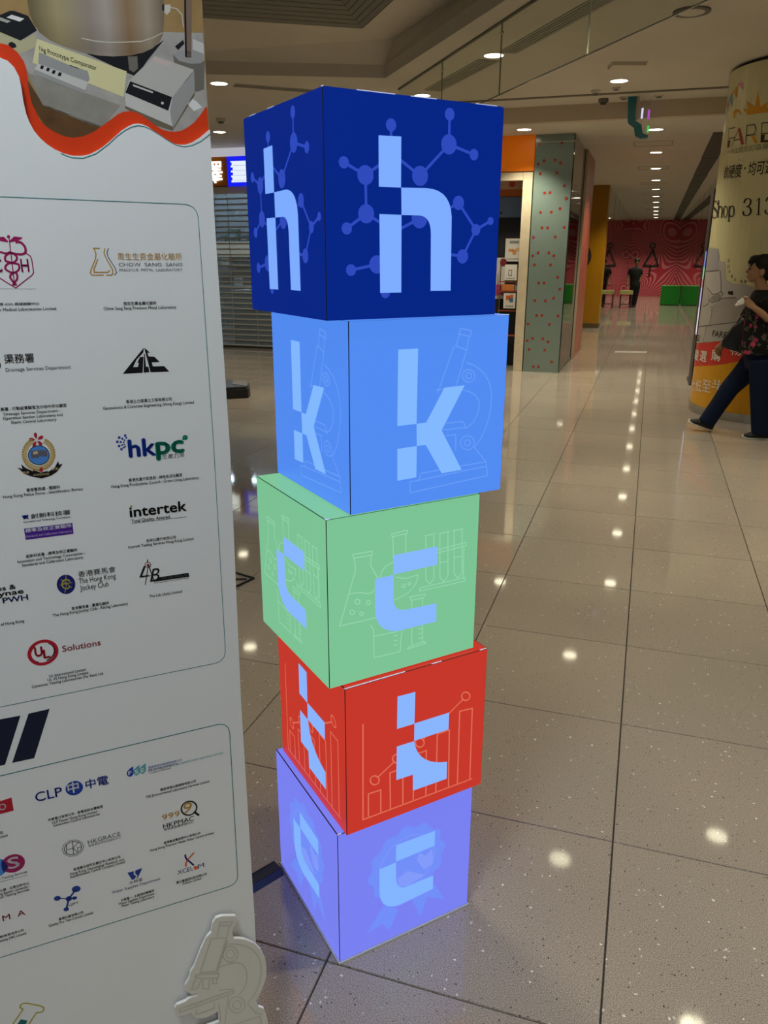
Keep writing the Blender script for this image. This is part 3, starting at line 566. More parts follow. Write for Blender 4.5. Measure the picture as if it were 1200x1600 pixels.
BOARD_TEXT=[
('c1','港 (CH) 病理檢驗中心',-0.2827,1.457,0.0483,0.0044,'ink',0.014,0),
('c1','u Medical Laboratories Limited',-0.2835,1.4509,0.0688,0.0039,'ink',0.01,0),
('c2','周生生貴金屬化驗所',-0.1281,1.4551,0.0442,0.0047,'ink',0.014,0),
('c2','Chow Sang Sang Precious Metal Laboratory',-0.1546,1.4495,0.0975,0.0041,'ink',0.01,0),
('c3','務署 - 行動組實驗室及沙田中央化驗室',-0.2994,1.3205,0.083,0.0049,'ink',0.014,0),
('c3','Drainage Services Department -',-0.2964,1.3144,0.0711,0.004,'ink',0.01,0),
('c3','Operation Section Laboratory and',-0.298,1.3085,0.0749,0.004,'ink',0.01,0),
('c3','Shatin Central Laboratory',-0.289,1.3024,0.057,0.004,'ink',0.01,0),
('c4','香港土力混凝土工程有限公司',-0.1375,1.3197,0.064,0.005,'ink',0.014,0),
('c4','Geotechnics & Concrete Engineering (Hong Kong) Limited',-0.1693,1.3131,0.1272,0.0043,'ink',0.01,0),
('c5','香港警務處 - 鑑證科',-0.2821,1.2053,0.0437,0.005,'ink',0.014,0),
('c5','Hong Kong Police Force - Identification Bureau',-0.3126,1.1995,0.104,0.0043,'ink',0.01,0),
('c6','香港生產力促進局 - 綠色生活化驗室',-0.1448,1.2045,0.0777,0.0051,'ink',0.014,0),
('c6','Hong Kong Productivity Council - Green Living Laboratory',-0.1695,1.198,0.1268,0.0045,'ink',0.01,0),
('c7','創新科技署 - 標準及校正實驗所',-0.2948,1.108,0.0687,0.0051,'ink',0.014,0),
('c7','Innovation and Technology Commission -',-0.3068,1.102,0.0906,0.0044,'ink',0.01,0),
('c7','Standards and Calibration Laboratory',-0.3018,1.0958,0.0823,0.0044,'ink',0.01,0),
('c8','天祥公證行有限公司',-0.1283,1.1075,0.0442,0.0051,'ink',0.014,0),
('c8','Intertek Testing Services Hong Kong Limited',-0.1549,1.1016,0.0972,0.0046,'ink',0.01,0),
('c9','香港賽馬會 - 賽事化驗所',-0.2442,1.0166,0.0532,0.0053,'ink',0.014,0),
('c9','The Hong Kong Jockey Club - Racing Laboratory',-0.271,1.0111,0.1071,0.0047,'ink',0.01,0),
('c10','The Lab (Asia) Limited',-0.1315,1.0168,0.0498,0.0048,'ink',0.01,0),
('c11','of Hong Kong',-0.3408,1.01,0.0309,0.0046,'ink',0.01,0),
('c12','UL International Limited',-0.2875,0.9132,0.0519,0.0047,'ink',0.01,0),
('c12','UL VS Hong Kong Limited',-0.2905,0.9072,0.058,0.0047,'ink',0.01,0),
('c12','Consumer Testing Laboratories (Far East) Ltd.',-0.3131,0.9011,0.1025,0.0047,'ink',0.01,0),
('c13','中華電力有限公司 - 發電部綜合實驗室',-0.3191,0.6608,0.0829,0.0055,'ink',0.014,0),
('c13','CLP Power Hong Kong Limited -',-0.3143,0.6543,0.0715,0.005,'ink',0.01,0),
('c13','Generation Central Laboratories',-0.3131,0.6485,0.0707,0.005,'ink',0.01,0),
('c14','豐盛環境化驗服務有限公司',-0.1443,0.6643,0.0593,0.0053,'ink',0.014,0),
('c14','FSE Environmental Laboratory Services Limited',-0.1674,0.6575,0.1049,0.0051,'ink',0.01,0),
('c15','香港貴金屬檢證中心有限公司',-0.1474,0.5563,0.0625,0.0056,'ink',0.014,0),
('c15','Hong Kong Precious Metals Assay Centre Limited',-0.1709,0.5495,0.1092,0.0052,'ink',0.01,0),
('c16','香港寶石研究及鑑定中心有限公司',-0.2933,0.5537,0.0739,0.0055,'ink',0.014,0),
('c16','Hong Kong Gemological Research and',-0.2994,0.547,0.085,0.0053,'ink',0.01,0),
('c16','Authentication Centre Company Limited',-0.3001,0.541,0.0872,0.0055,'ink',0.01,0),
('c17','大學 - 化學分析中心',-0.4036,0.5521,0.0431,0.0056,'ink',0.014,0),
('c17','ng Baptist University -',-0.4044,0.5464,0.0441,0.0051,'ink',0.01,0),
('c17','cal Testing Services',-0.4052,0.5404,0.0427,0.0051,'ink',0.01,0),
('c18','司',-0.3892,0.6594,0.0045,0.0054,'ink',0.014,0),
('c18','imited',-0.3929,0.6528,0.0137,0.0049,'ink',0.01,0),
('c19','驗(香港)有限公司',-0.4156,0.4629,0.0352,0.0057,'ink',0.014,0),
('c19','esting (HK) Limited',-0.4166,0.4561,0.0392,0.0053,'ink',0.01,0),
('c20','滙博化驗有限公司',-0.3265,0.4632,0.0383,0.0057,'ink',0.014,0),
('c20','Quality Pro Test-Consult Limited',-0.3426,0.4565,0.0695,0.0055,'ink',0.01,0),
('c21','水務署 — 水錶測試實驗所',-0.227,0.4638,0.0556,0.0058,'ink',0.014,0),
('c21','Water Supplies Department -',-0.2313,0.4578,0.0622,0.0054,'ink',0.01,0),
('c21','Meter Testing Laboratory',-0.2272,0.4517,0.0548,0.0055,'ink',0.01,0),
('c22','爾士蘭基因科技有限公司',-0.1332,0.4657,0.0535,0.0059,'ink',0.014,0),
('c22','Xcelom Limited',-0.1231,0.46,0.0333,0.0055,'ink',0.01,0),
('l1','H',-0.2506,1.4996,0.0092,0.0168,'magenta',0.012,0),
('l1','C',-0.2815,1.4997,0.0083,0.0168,'magenta',0.012,0),
('l2','周生生貴金屬化驗所',-0.1299,1.5145,0.0858,0.0094,'gold',0,0),
('l2','CHOW  SANG  SANG',-0.1294,1.5063,0.0851,0.0048,'slate',0,0),
('l2','PRECIOUS  METAL  LABORATORY',-0.1292,1.4999,0.0844,0.0036,'slate',0,0),
('l3','渠務署',-0.2861,1.3832,0.0363,0.0123,'ink',0.004,0),
('l3','Drainage Services Department',-0.2863,1.3727,0.0812,0.0049,'ink',0,0),
('l5','hk',-0.14,1.2414,0.0371,0.0266,'royal',0.03,0),
('l5','pc',-0.1013,1.2421,0.0389,0.0273,'green',0.035,0),
('l5','生產力局',-0.0943,1.2338,0.0323,0.0074,'slate',0,0),
('l6','香港',-0.284,1.2311,0.0086,0.0037,'crest_tan',0,0),
('l6','HONGKONG',-0.2707,1.2268,0.0205,0.0031,'crest_tan',0,0),
('l6','警察',-0.2464,1.2326,0.009,0.0037,'crest_tan',0,0),
('l7','π',-0.2921,1.166,0.0079,0.0076,'royal',0.008,0),
('l7','創新科技署',-0.2813,1.1655,0.0521,0.007,'ink',0.01,0),
('l7','Innovation and Technology Commission',-0.2915,1.1606,0.0617,0.0029,'ink',0.01,0),
('l7','標準及校正實驗所',-0.2909,1.1458,0.0612,0.0057,'white',0,0),
('l7','Standards and Calibration Laboratory',-0.2914,1.1385,0.0613,0.0039,'lilac',0,0),
('l8','intertek',-0.1476,1.1503,0.0825,0.0165,'ink',0.022,0),
('l8','Total Quality. Assured.',-0.1466,1.1414,0.057,0.0052,'ink',0.014,0),
('l9','bs &',-0.338,1.064,0.0239,0.0073,'ink',0.02,0),
('l9','lynae',-0.3401,1.0553,0.0351,0.008,'ink',0.02,0),
('l9','PWH',-0.3333,1.0442,0.0329,0.0088,'navy',0.02,0),
('l10','香港賽馬會',-0.2293,1.0671,0.053,0.0096,'ink',0,0),
('l10','The Hong Kong',-0.2294,1.057,0.0521,0.0086,'ink',0,0),
('l10','Jockey Club',-0.2289,1.0459,0.0404,0.0086,'ink',0,0),
('l11','U',-0.302,0.9513,0.0101,0.0158,'crimson',0.035,0),
('l11','L',-0.2909,0.9464,0.0086,0.0147,'crimson',0.03,0),
('l11','Solutions',-0.2642,0.9516,0.0545,0.0103,'crimson',0.008,0),
('l12','L',-0.1436,1.0522,0.0146,0.0189,'ink',0,0.35),
('l12','B',-0.1284,1.0429,0.0156,0.0221,'ink',0,0.3),
('l12','the lab (asia) ltd',-0.1109,1.0438,0.0412,0.0048,'slate',0.01,0),
('l12','testing,inspection,certification',-0.1228,1.0389,0.0532,0.0025,'ink',0,0),
('l14','CLP',-0.3322,0.7023,0.0391,0.0176,'royal',0.008,0),
('l14','中',-0.2843,0.7025,0.0162,0.02,'white',0.02,0),
('l14','中電',-0.2577,0.703,0.0347,0.0174,'royal',0.012,0),
('l15','O',-0.3843,0.7026,0.01,0.0118,'white',0.012,0),
('l16','F',-0.1913,0.71,0.0054,0.0078,'white',0,0),
('l16','S',-0.1813,0.7095,0.0055,0.0078,'white',0,0),
('l16','E',-0.1716,0.7097,0.0055,0.008,'white',0,0),
('l16','豐盛環境化驗服務有限公司',-0.1594,0.7128,0.0538,0.0049,'royal',0,0),
('l16','FSE ENVIRONMENTAL',-0.1599,0.7074,0.0496,0.0044,'royal',0.015,0),
('l16','LABORATORY SERVICES LIMITED',-0.1087,0.7072,0.0736,0.004,'aqua',0,0),
('l16','A member of FSE Lifestyle',-0.1592,0.7033,0.0354,0.0027,'ink',0.01,0),
('l17','999',-0.146,0.6058,0.0295,0.0115,'gold',0,0),
('l17','9',-0.1093,0.6071,0.0142,0.0221,'gold',0,0.2),
('l17','HKPMAC',-0.1457,0.5888,0.052,0.0096,'ink',0.004,0),
('l17','香港貴金屬檢證中心',-0.1451,0.5833,0.051,0.0052,'ink',0,0),
('l18','HKGRACE',-0.266,0.5977,0.0512,0.0088,'slate',0,0),
('l18','香港寶石研究及鑑定中心',-0.2662,0.5923,0.0515,0.004,'slate',0,0),
('l19','S',-0.3855,0.5911,0.0158,0.0216,'white',0.012,0),
('l19','l Testing Services',-0.4005,0.5754,0.0396,0.0054,'ink',0,0),
('l20','M  A',-0.4069,0.4956,0.0334,0.0112,'crimson',0.005,0),
('l21','QPT',-0.3085,0.4863,0.0158,0.0047,'ink',0,0),
('l22','水務署',-0.2105,0.494,0.0223,0.0073,'slate',0,0),
('l22','Water Supplies Department',-0.2397,0.4854,0.0806,0.0061,'navy',0,0),
('l23','XCEL',-0.1295,0.4852,0.0273,0.0092,'navy',0,0),
('l23','M',-0.0937,0.4853,0.0108,0.0094,'navy',0,0),
]
BOARD_POLY=[
('l1','magenta',0,[(-0.2587,1.5425),(-0.2588,1.5419),(-0.2591,1.5415),(-0.2594,1.541),(-0.2599,1.5407),(-0.2604,1.5405),(-0.2609,1.5404),(-0.2614,1.5405),(-0.2618,1.5407),(-0.2622,1.541),(-0.2624,1.5414),(-0.2626,1.5419),(-0.2626,1.5424),(-0.2624,1.5429),(-0.2622,1.5434),(-0.2618,1.5438),(-0.2614,1.5442),(-0.2609,1.5444),(-0.2604,1.5444),(-0.2599,1.5444),(-0.2594,1.5442),(-0.2591,1.5439),(-0.2588,1.5435),(-0.2587,1.543)]),
('l1','magenta',0,[(-0.2608,1.537),(-0.2541,1.5429),(-0.2441,1.5419),(-0.2463,1.5395),(-0.2533,1.5371),(-0.2599,1.5355)]),
('l1','magenta',0,[(-0.2616,1.537),(-0.266,1.5424),(-0.2728,1.5419),(-0.2726,1.5377),(-0.2625,1.5355)]),
('l3','ink',0,[(-0.2912,1.3811),(-0.2915,1.3798),(-0.2919,1.3786),(-0.2924,1.3776),(-0.2931,1.3768),(-0.2937,1.3763),(-0.2944,1.3762),(-0.295,1.3764),(-0.2955,1.3769),(-0.2959,1.3778),(-0.2961,1.3788),(-0.2962,1.38),(-0.2961,1.3813),(-0.2959,1.3826),(-0.2955,1.3838),(-0.2949,1.3848),(-0.2943,1.3856),(-0.2937,1.3861),(-0.293,1.3862),(-0.2924,1.386),(-0.2919,1.3855),(-0.2915,1.3847),(-0.2912,1.3836),(-0.2912,1.3824)]),
('l4','ink',0,[(-0.106,1.397),(-0.1379,1.3619),(-0.111,1.3618),(-0.1077,1.3841),(-0.1128,1.3839),(-0.117,1.376),(-0.1148,1.3759),(-0.1167,1.3703),(-0.1232,1.3705),(-0.1127,1.3897),(-0.1076,1.3899)]),
('l4','ink',0,[(-0.1067,1.3881),(-0.1056,1.388),(-0.1057,1.3701),(-0.1022,1.3699),(-0.1016,1.3622),(-0.1097,1.3619)]),
('l4','ink',0,[(-0.1053,1.3969),(-0.0983,1.3891),(-0.102,1.3897),(-0.1009,1.3843),(-0.093,1.3836),(-0.0861,1.3759),(-0.0973,1.3757),(-0.096,1.3701),(-0.0804,1.3697),(-0.0738,1.3616),(-0.1,1.3619),(-0.1051,1.3925)]),
('l5','royal',0,[(-0.1448,1.2752),(-0.1416,1.2753),(-0.1415,1.2719),(-0.1447,1.2718)]),
('l5','royal',0,[(-0.1431,1.2713),(-0.1407,1.2714),(-0.1406,1.2689),(-0.143,1.2688)]),
('l5','royal',0,[(-0.1533,1.2731),(-0.15,1.2732),(-0.1499,1.2696),(-0.1533,1.2695)]),
('l5','royal',0,[(-0.1489,1.2707),(-0.1462,1.2707),(-0.1462,1.2679),(-0.1489,1.2678)]),
('l5','royal',0,[(-0.1457,1.2681),(-0.1436,1.2681),(-0.1436,1.2659),(-0.1457,1.2659)]),
('l5','royal',0,[(-0.1565,1.2672),(-0.1531,1.2673),(-0.1531,1.2638),(-0.1565,1.2637)]),
('l5','royal',0,[(-0.1515,1.2662),(-0.1488,1.2663),(-0.1488,1.2634),(-0.1515,1.2633)]),
('l5','royal',0,[(-0.1473,1.2649),(-0.1452,1.2649),(-0.1452,1.2627),(-0.1472,1.2627)]),
('l5','royal',0,[(-0.1545,1.2607),(-0.1513,1.2608),(-0.1513,1.2574),(-0.1545,1.2573)]),
('l5','royal',0,[(-0.1499,1.2613),(-0.1475,1.2613),(-0.1475,1.2588),(-0.1499,1.2587)]),
('l5','royal',0,[(-0.1466,1.2615),(-0.1447,1.2616),(-0.1447,1.2595),(-0.1466,1.2595)]),
('l5','royal',0,[(-0.1518,1.2558),(-0.1486,1.2559),(-0.1485,1.2524),(-0.1517,1.2524)]),
('l5','royal',0,[(-0.1481,1.2575),(-0.1457,1.2575),(-0.1457,1.255),(-0.1481,1.2549)]),
('l5','royal',0,[(-0.1457,1.2584),(-0.1437,1.2584),(-0.1437,1.2564),(-0.1456,1.2563)]),
('l5','green',0,[(-0.0545,1.263),(-0.0547,1.262),(-0.0552,1.261),(-0.0559,1.2603),(-0.0568,1.2597),(-0.0578,1.2594),(-0.0588,1.2594),(-0.0599,1.2596),(-0.0608,1.2601),(-0.0616,1.2608),(-0.0622,1.2617),(-0.0625,1.2626),(-0.0626,1.2637),(-0.0623,1.2647),(-0.0619,1.2656),(-0.0612,1.2664),(-0.0603,1.2669),(-0.0593,1.2672),(-0.0583,1.2673),(-0.0572,1.2671),(-0.0563,1.2666),(-0.0555,1.2659),(-0.0549,1.265),(-0.0546,1.264)]),
('l5','green',0,[(-0.0626,1.2633),(-0.06,1.2597),(-0.0629,1.2594)]),
('l6','crest_red',1,[(-0.2604,1.2788),(-0.2626,1.2821),(-0.2629,1.2867),(-0.26,1.2882),(-0.2586,1.2849),(-0.2592,1.2818)]),
('l6','crest_red',1,[(-0.2616,1.2778),(-0.2653,1.2764),(-0.2694,1.2772),(-0.2695,1.2806),(-0.2662,1.2813),(-0.2638,1.2798)]),
('l6','crest_red',1,[(-0.2611,1.2763),(-0.2613,1.2721),(-0.2635,1.268),(-0.2665,1.2687),(-0.2659,1.2724),(-0.2637,1.2745)]),
('l6','crest_red',1,[(-0.2597,1.2764),(-0.2561,1.2752),(-0.2533,1.2718),(-0.255,1.2688),(-0.258,1.2704),(-0.2591,1.2733)]),
('l6','crest_red',1,[(-0.2593,1.2779),(-0.2569,1.2814),(-0.253,1.2834),(-0.251,1.2809),(-0.2535,1.2782),(-0.2564,1.2778)]),
('l6','crest_gold',1,[(-0.265,1.2777),(-0.2657,1.2765),(-0.2672,1.2761),(-0.2685,1.2768),(-0.269,1.2781),(-0.2682,1.2793),(-0.2667,1.2797),(-0.2654,1.279)]),
('l6','crest_tan',1,[(-0.2638,1.2743),(-0.2646,1.2731),(-0.2661,1.2727),(-0.2674,1.2733),(-0.2678,1.2747),(-0.2671,1.2759),(-0.2656,1.2763),(-0.2643,1.2756)]),
('l6','crest_gold',1,[(-0.2678,1.2761),(-0.2686,1.2748),(-0.2701,1.2745),(-0.2714,1.2751),(-0.2718,1.2764),(-0.2711,1.2776),(-0.2696,1.278),(-0.2683,1.2774)]),
('l6','crest_tan',1,[(-0.2662,1.2729),(-0.267,1.2717),(-0.2684,1.2713),(-0.2698,1.272),(-0.2702,1.2733),(-0.2695,1.2745),(-0.268,1.2749),(-0.2666,1.2742)]),
('l6','crest_gold',1,[(-0.2705,1.2739),(-0.2712,1.2727),(-0.2727,1.2723),(-0.274,1.2729),(-0.2745,1.2743),(-0.2737,1.2755),(-0.2722,1.2759),(-0.2709,1.2752)]),
('l6','crest_tan',1,[(-0.2684,1.2711),(-0.2692,1.2699),(-0.2706,1.2695),(-0.272,1.2702),(-0.2724,1.2715),(-0.2717,1.2727),(-0.2702,1.2731),(-0.2688,1.2724)]),
('l6','crest_gold',1,[(-0.2728,1.2713),(-0.2735,1.2701),(-0.275,1.2697),(-0.2763,1.2704),(-0.2768,1.2717),(-0.276,1.2729),(-0.2745,1.2733),(-0.2732,1.2726)]),
('l6','crest_tan',1,[(-0.2703,1.269),(-0.2711,1.2677),(-0.2726,1.2674),(-0.2739,1.268),(-0.2743,1.2693),(-0.2736,1.2705),(-0.2721,1.2709),(-0.2708,1.2703)]),
('l6','crest_gold',1,[(-0.2747,1.2684),(-0.2755,1.2672),(-0.2769,1.2668),(-0.2783,1.2674),(-0.2787,1.2687),(-0.278,1.27),(-0.2765,1.2703),(-0.2751,1.2697)]),
('l6','crest_tan',1,[(-0.2719,1.2665),(-0.2727,1.2653),(-0.2742,1.2649),(-0.2755,1.2656),(-0.2759,1.2669),(-0.2752,1.2681),(-0.2737,1.2685),(-0.2724,1.2678)]),
('l6','crest_gold',1,[(-0.2762,1.2651),(-0.277,1.2639),(-0.2785,1.2635),(-0.2798,1.2642),(-0.2802,1.2655),(-0.2795,1.2667),(-0.278,1.2671),(-0.2767,1.2665)]),
('l6','crest_tan',1,[(-0.2732,1.2638),(-0.274,1.2626),(-0.2754,1.2622),(-0.2768,1.2629),(-0.2772,1.2642),(-0.2765,1.2654),(-0.275,1.2658),(-0.2736,1.2651)]),
('l6','crest_gold',1,[(-0.2773,1.2617),(-0.278,1.2605),(-0.2795,1.2601),(-0.2809,1.2608),(-0.2813,1.2621),(-0.2805,1.2633),(-0.2791,1.2637),(-0.2777,1.263)]),
('l6','crest_tan',1,[(-0.2741,1.261),(-0.2748,1.2597),(-0.2763,1.2594),(-0.2777,1.26),(-0.2781,1.2613),(-0.2773,1.2626),(-0.2759,1.2629),(-0.2745,1.2623)]),
('l6','crest_gold',1,[(-0.2779,1.2582),(-0.2786,1.2569),(-0.2801,1.2566),(-0.2814,1.2572),(-0.2819,1.2585),(-0.2811,1.2598),(-0.2796,1.2601),(-0.2783,1.2595)]),
('l6','crest_tan',1,[(-0.2746,1.258),(-0.2753,1.2568),(-0.2768,1.2564),(-0.2781,1.2571),(-0.2786,1.2584),(-0.2778,1.2596),(-0.2763,1.26),(-0.275,1.2593)]),
('l6','crest_gold',1,[(-0.2779,1.2546),(-0.2787,1.2534),(-0.2802,1.253),(-0.2815,1.2536),(-0.2819,1.255),(-0.2812,1.2562),(-0.2797,1.2566),(-0.2783,1.2559)]),
('l6','crest_tan',1,[(-0.2746,1.255),(-0.2754,1.2538),(-0.2768,1.2534),(-0.2782,1.2541),(-0.2786,1.2554),(-0.2779,1.2566),(-0.2764,1.257),(-0.275,1.2564)]),
('l6','crest_gold',1,[(-0.2775,1.2511),(-0.2782,1.2498),(-0.2797,1.2495),(-0.2811,1.2501),(-0.2815,1.2514),(-0.2807,1.2527),(-0.2793,1.253),(-0.2779,1.2524)]),
('l6','crest_tan',1,[(-0.2742,1.2521),(-0.275,1.2509),(-0.2765,1.2505),(-0.2778,1.2512),(-0.2782,1.2525),(-0.2775,1.2537),(-0.276,1.2541),(-0.2747,1.2534)]),
('l6','crest_gold',1,[(-0.2765,1.2477),(-0.2773,1.2465),(-0.2788,1.2461),(-0.2801,1.2467),(-0.2806,1.2481),(-0.2798,1.2493),(-0.2783,1.2497),(-0.277,1.249)]),
('l6','crest_tan',1,[(-0.2735,1.2493),(-0.2742,1.2481),(-0.2757,1.2477),(-0.277,1.2484),(-0.2775,1.2497),(-0.2767,1.2509),(-0.2752,1.2513),(-0.2739,1.2506)]),
('l6','crest_gold',1,[(-0.2751,1.2445),(-0.2759,1.2433),(-0.2774,1.2429),(-0.2787,1.2436),(-0.2791,1.245),(-0.2784,1.2462),(-0.2769,1.2466),(-0.2756,1.2459)]),
('l6','crest_tan',1,[(-0.2723,1.2467),(-0.273,1.2455),(-0.2745,1.2451),(-0.2759,1.2457),(-0.2763,1.2471),(-0.2755,1.2483),(-0.2741,1.2487),(-0.2727,1.248)]),
('l6','crest_gold',1,[(-0.2733,1.2417),(-0.274,1.2405),(-0.2755,1.2401),(-0.2769,1.2408),(-0.2773,1.2421),(-0.2765,1.2434),(-0.2751,1.2437),(-0.2737,1.2431)]),
('l6','crest_tan',1,[(-0.2707,1.2443),(-0.2715,1.2431),(-0.273,1.2427),(-0.2743,1.2434),(-0.2748,1.2447),(-0.274,1.246),(-0.2725,1.2464),(-0.2712,1.2457)]),
('l6','crest_gold',1,[(-0.271,1.2393),(-0.2718,1.2381),(-0.2733,1.2377),(-0.2746,1.2384),(-0.2751,1.2397),(-0.2743,1.2409),(-0.2728,1.2413),(-0.2715,1.2406)]),
('l6','crest_tan',1,[(-0.2689,1.2423),(-0.2696,1.2411),(-0.2711,1.2407),(-0.2725,1.2414),(-0.2729,1.2427),(-0.2721,1.244),(-0.2706,1.2443),(-0.2693,1.2437)]),
('l6','crest_gold',1,[(-0.2684,1.2373),(-0.2692,1.2361),(-0.2707,1.2357),(-0.272,1.2364),(-0.2725,1.2378),(-0.2717,1.239),(-0.2702,1.2394),(-0.2689,1.2387)]),
('l6','crest_tan',1,[(-0.2667,1.2407),(-0.2675,1.2395),(-0.269,1.2391),(-0.2703,1.2398),(-0.2707,1.2411),(-0.27,1.2423),(-0.2685,1.2427),(-0.2671,1.242)]),
('l6','crest_gold',1,[(-0.2656,1.2359),(-0.2663,1.2346),(-0.2678,1.2343),(-0.2692,1.2349),(-0.2696,1.2363),(-0.2689,1.2375),(-0.2674,1.2379),(-0.266,1.2372)]),
('l6','crest_tan',1,[(-0.2643,1.2395),(-0.2651,1.2383),(-0.2666,1.2379),(-0.2679,1.2386),(-0.2684,1.2399),(-0.2676,1.2411),(-0.2661,1.2415),(-0.2648,1.2408)]),
('l6','crest_gold',1,[(-0.2625,1.235),(-0.2633,1.2337),(-0.2648,1.2333),(-0.2661,1.234),(-0.2666,1.2354),(-0.2658,1.2366),(-0.2643,1.237),(-0.2629,1.2363)]),
('l6','crest_tan',1,[(-0.2618,1.2387),(-0.2625,1.2375),(-0.264,1.2371),(-0.2654,1.2378),(-0.2658,1.2392),(-0.2651,1.2404),(-0.2636,1.2408),(-0.2622,1.2401)]),
('l6','crest_gold',1,[(-0.2593,1.2346),(-0.2601,1.2334),(-0.2616,1.233),(-0.263,1.2337),(-0.2634,1.2351),(-0.2626,1.2363),(-0.2611,1.2367),(-0.2598,1.236)]),
('l6','crest_tan',1,[(-0.2591,1.2385),(-0.2599,1.2372),(-0.2614,1.2368),(-0.2628,1.2375),(-0.2632,1.2389),(-0.2624,1.2401),(-0.2609,1.2405),(-0.2596,1.2398)]),
('l6','crest_gold',1,[(-0.2561,1.2349),(-0.2569,1.2336),(-0.2584,1.2333),(-0.2598,1.234),(-0.2602,1.2353),(-0.2594,1.2365),(-0.2579,1.2369),(-0.2566,1.2362)]),
('l6','crest_tan',1,[(-0.2565,1.2387),(-0.2572,1.2374),(-0.2587,1.2371),(-0.2601,1.2377),(-0.2605,1.2391),(-0.2598,1.2403),(-0.2583,1.2407),(-0.2569,1.24)]),
('l6','crest_gold',1,[(-0.2529,1.2357),(-0.2537,1.2345),(-0.2552,1.2341),(-0.2566,1.2348),(-0.257,1.2361),(-0.2563,1.2374),(-0.2548,1.2378),(-0.2534,1.2371)]),
('l6','crest_tan',1,[(-0.2538,1.2394),(-0.2546,1.2381),(-0.2561,1.2378),(-0.2575,1.2384),(-0.2579,1.2398),(-0.2572,1.241),(-0.2556,1.2414),(-0.2543,1.2407)]),
('l6','crest_gold',1,[(-0.2499,1.2371),(-0.2507,1.2359),(-0.2522,1.2355),(-0.2536,1.2362),(-0.254,1.2375),(-0.2532,1.2388),(-0.2517,1.2392),(-0.2503,1.2385)]),
('l6','crest_tan',1,[(-0.2513,1.2405),(-0.2521,1.2393),(-0.2536,1.2389),(-0.255,1.2396),(-0.2554,1.2409),(-0.2546,1.2422),(-0.2531,1.2426),(-0.2517,1.2419)]),
('l6','crest_gold',1,[(-0.2471,1.239),(-0.2478,1.2378),(-0.2493,1.2374),(-0.2507,1.2381),(-0.2512,1.2395),(-0.2504,1.2407),(-0.2489,1.2411),(-0.2475,1.2404)]),
('l6','crest_tan',1,[(-0.249,1.2421),(-0.2497,1.2409),(-0.2512,1.2405),(-0.2526,1.2412),(-0.2531,1.2425),(-0.2523,1.2438),(-0.2508,1.2442),(-0.2494,1.2435)]),
('l6','crest_gold',1,[(-0.2445,1.2414),(-0.2453,1.2402),(-0.2468,1.2398),(-0.2482,1.2405),(-0.2486,1.2418),(-0.2479,1.2431),(-0.2464,1.2435),(-0.245,1.2428)]),
('l6','crest_tan',1,[(-0.2468,1.2441),(-0.2476,1.2429),(-0.2491,1.2425),(-0.2505,1.2432),(-0.2509,1.2445),(-0.2502,1.2458),(-0.2487,1.2461),(-0.2473,1.2455)]),
('l6','crest_gold',1,[(-0.2423,1.2442),(-0.2431,1.243),(-0.2446,1.2426),(-0.246,1.2433),(-0.2465,1.2447),(-0.2457,1.2459),(-0.2442,1.2463),(-0.2428,1.2456)]),
('l6','crest_tan',1,[(-0.245,1.2464),(-0.2458,1.2452),(-0.2473,1.2448),(-0.2487,1.2455),(-0.2491,1.2469),(-0.2484,1.2481),(-0.2469,1.2485),(-0.2455,1.2478)]),
('l6','crest_gold',1,[(-0.2406,1.2474),(-0.2413,1.2462),(-0.2428,1.2458),(-0.2442,1.2464),(-0.2447,1.2478),(-0.2439,1.249),(-0.2424,1.2494),(-0.241,1.2487)]),
('l6','crest_tan',1,[(-0.2436,1.2491),(-0.2443,1.2478),(-0.2458,1.2474),(-0.2472,1.2481),(-0.2477,1.2495),(-0.2469,1.2507),(-0.2454,1.2511),(-0.244,1.2504)]),
('l6','crest_gold',1,[(-0.2393,1.2508),(-0.24,1.2496),(-0.2415,1.2492),(-0.2429,1.2498),(-0.2434,1.2512),(-0.2426,1.2524),(-0.2411,1.2528),(-0.2397,1.2521)]),
('l6','crest_tan',1,[(-0.2425,1.2519),(-0.2432,1.2507),(-0.2447,1.2503),(-0.2461,1.2509),(-0.2466,1.2523),(-0.2458,1.2535),(-0.2443,1.2539),(-0.2429,1.2532)]),
('l6','crest_gold',1,[(-0.2384,1.2543),(-0.2392,1.2531),(-0.2407,1.2527),(-0.2421,1.2534),(-0.2425,1.2547),(-0.2418,1.256),(-0.2403,1.2564),(-0.2389,1.2557)]),
('l6','crest_tan',1,[(-0.2418,1.2548),(-0.2425,1.2536),(-0.2441,1.2532),(-0.2454,1.2539),(-0.2459,1.2552),(-0.2451,1.2565),(-0.2436,1.2569),(-0.2422,1.2562)]),
('l6','crest_gold',1,[(-0.2381,1.258),(-0.2389,1.2568),(-0.2404,1.2564),(-0.2418,1.257),(-0.2422,1.2584),(-0.2415,1.2596),(-0.24,1.26),(-0.2386,1.2593)]),
('l6','crest_tan',1,[(-0.2415,1.2579),(-0.2423,1.2566),(-0.2438,1.2562),(-0.2452,1.2569),(-0.2456,1.2582),(-0.2449,1.2595),(-0.2434,1.2599),(-0.242,1.2592)]),
('l6','crest_gold',1,[(-0.2383,1.2616),(-0.2391,1.2604),(-0.2406,1.26),(-0.242,1.2606),(-0.2424,1.262),(-0.2417,1.2632),(-0.2402,1.2636),(-0.2388,1.2629)]),
('l6','crest_tan',1,[(-0.2417,1.2609),(-0.2425,1.2596),(-0.244,1.2592),(-0.2454,1.2599),(-0.2458,1.2612),(-0.245,1.2625),(-0.2435,1.2629),(-0.2422,1.2622)]),
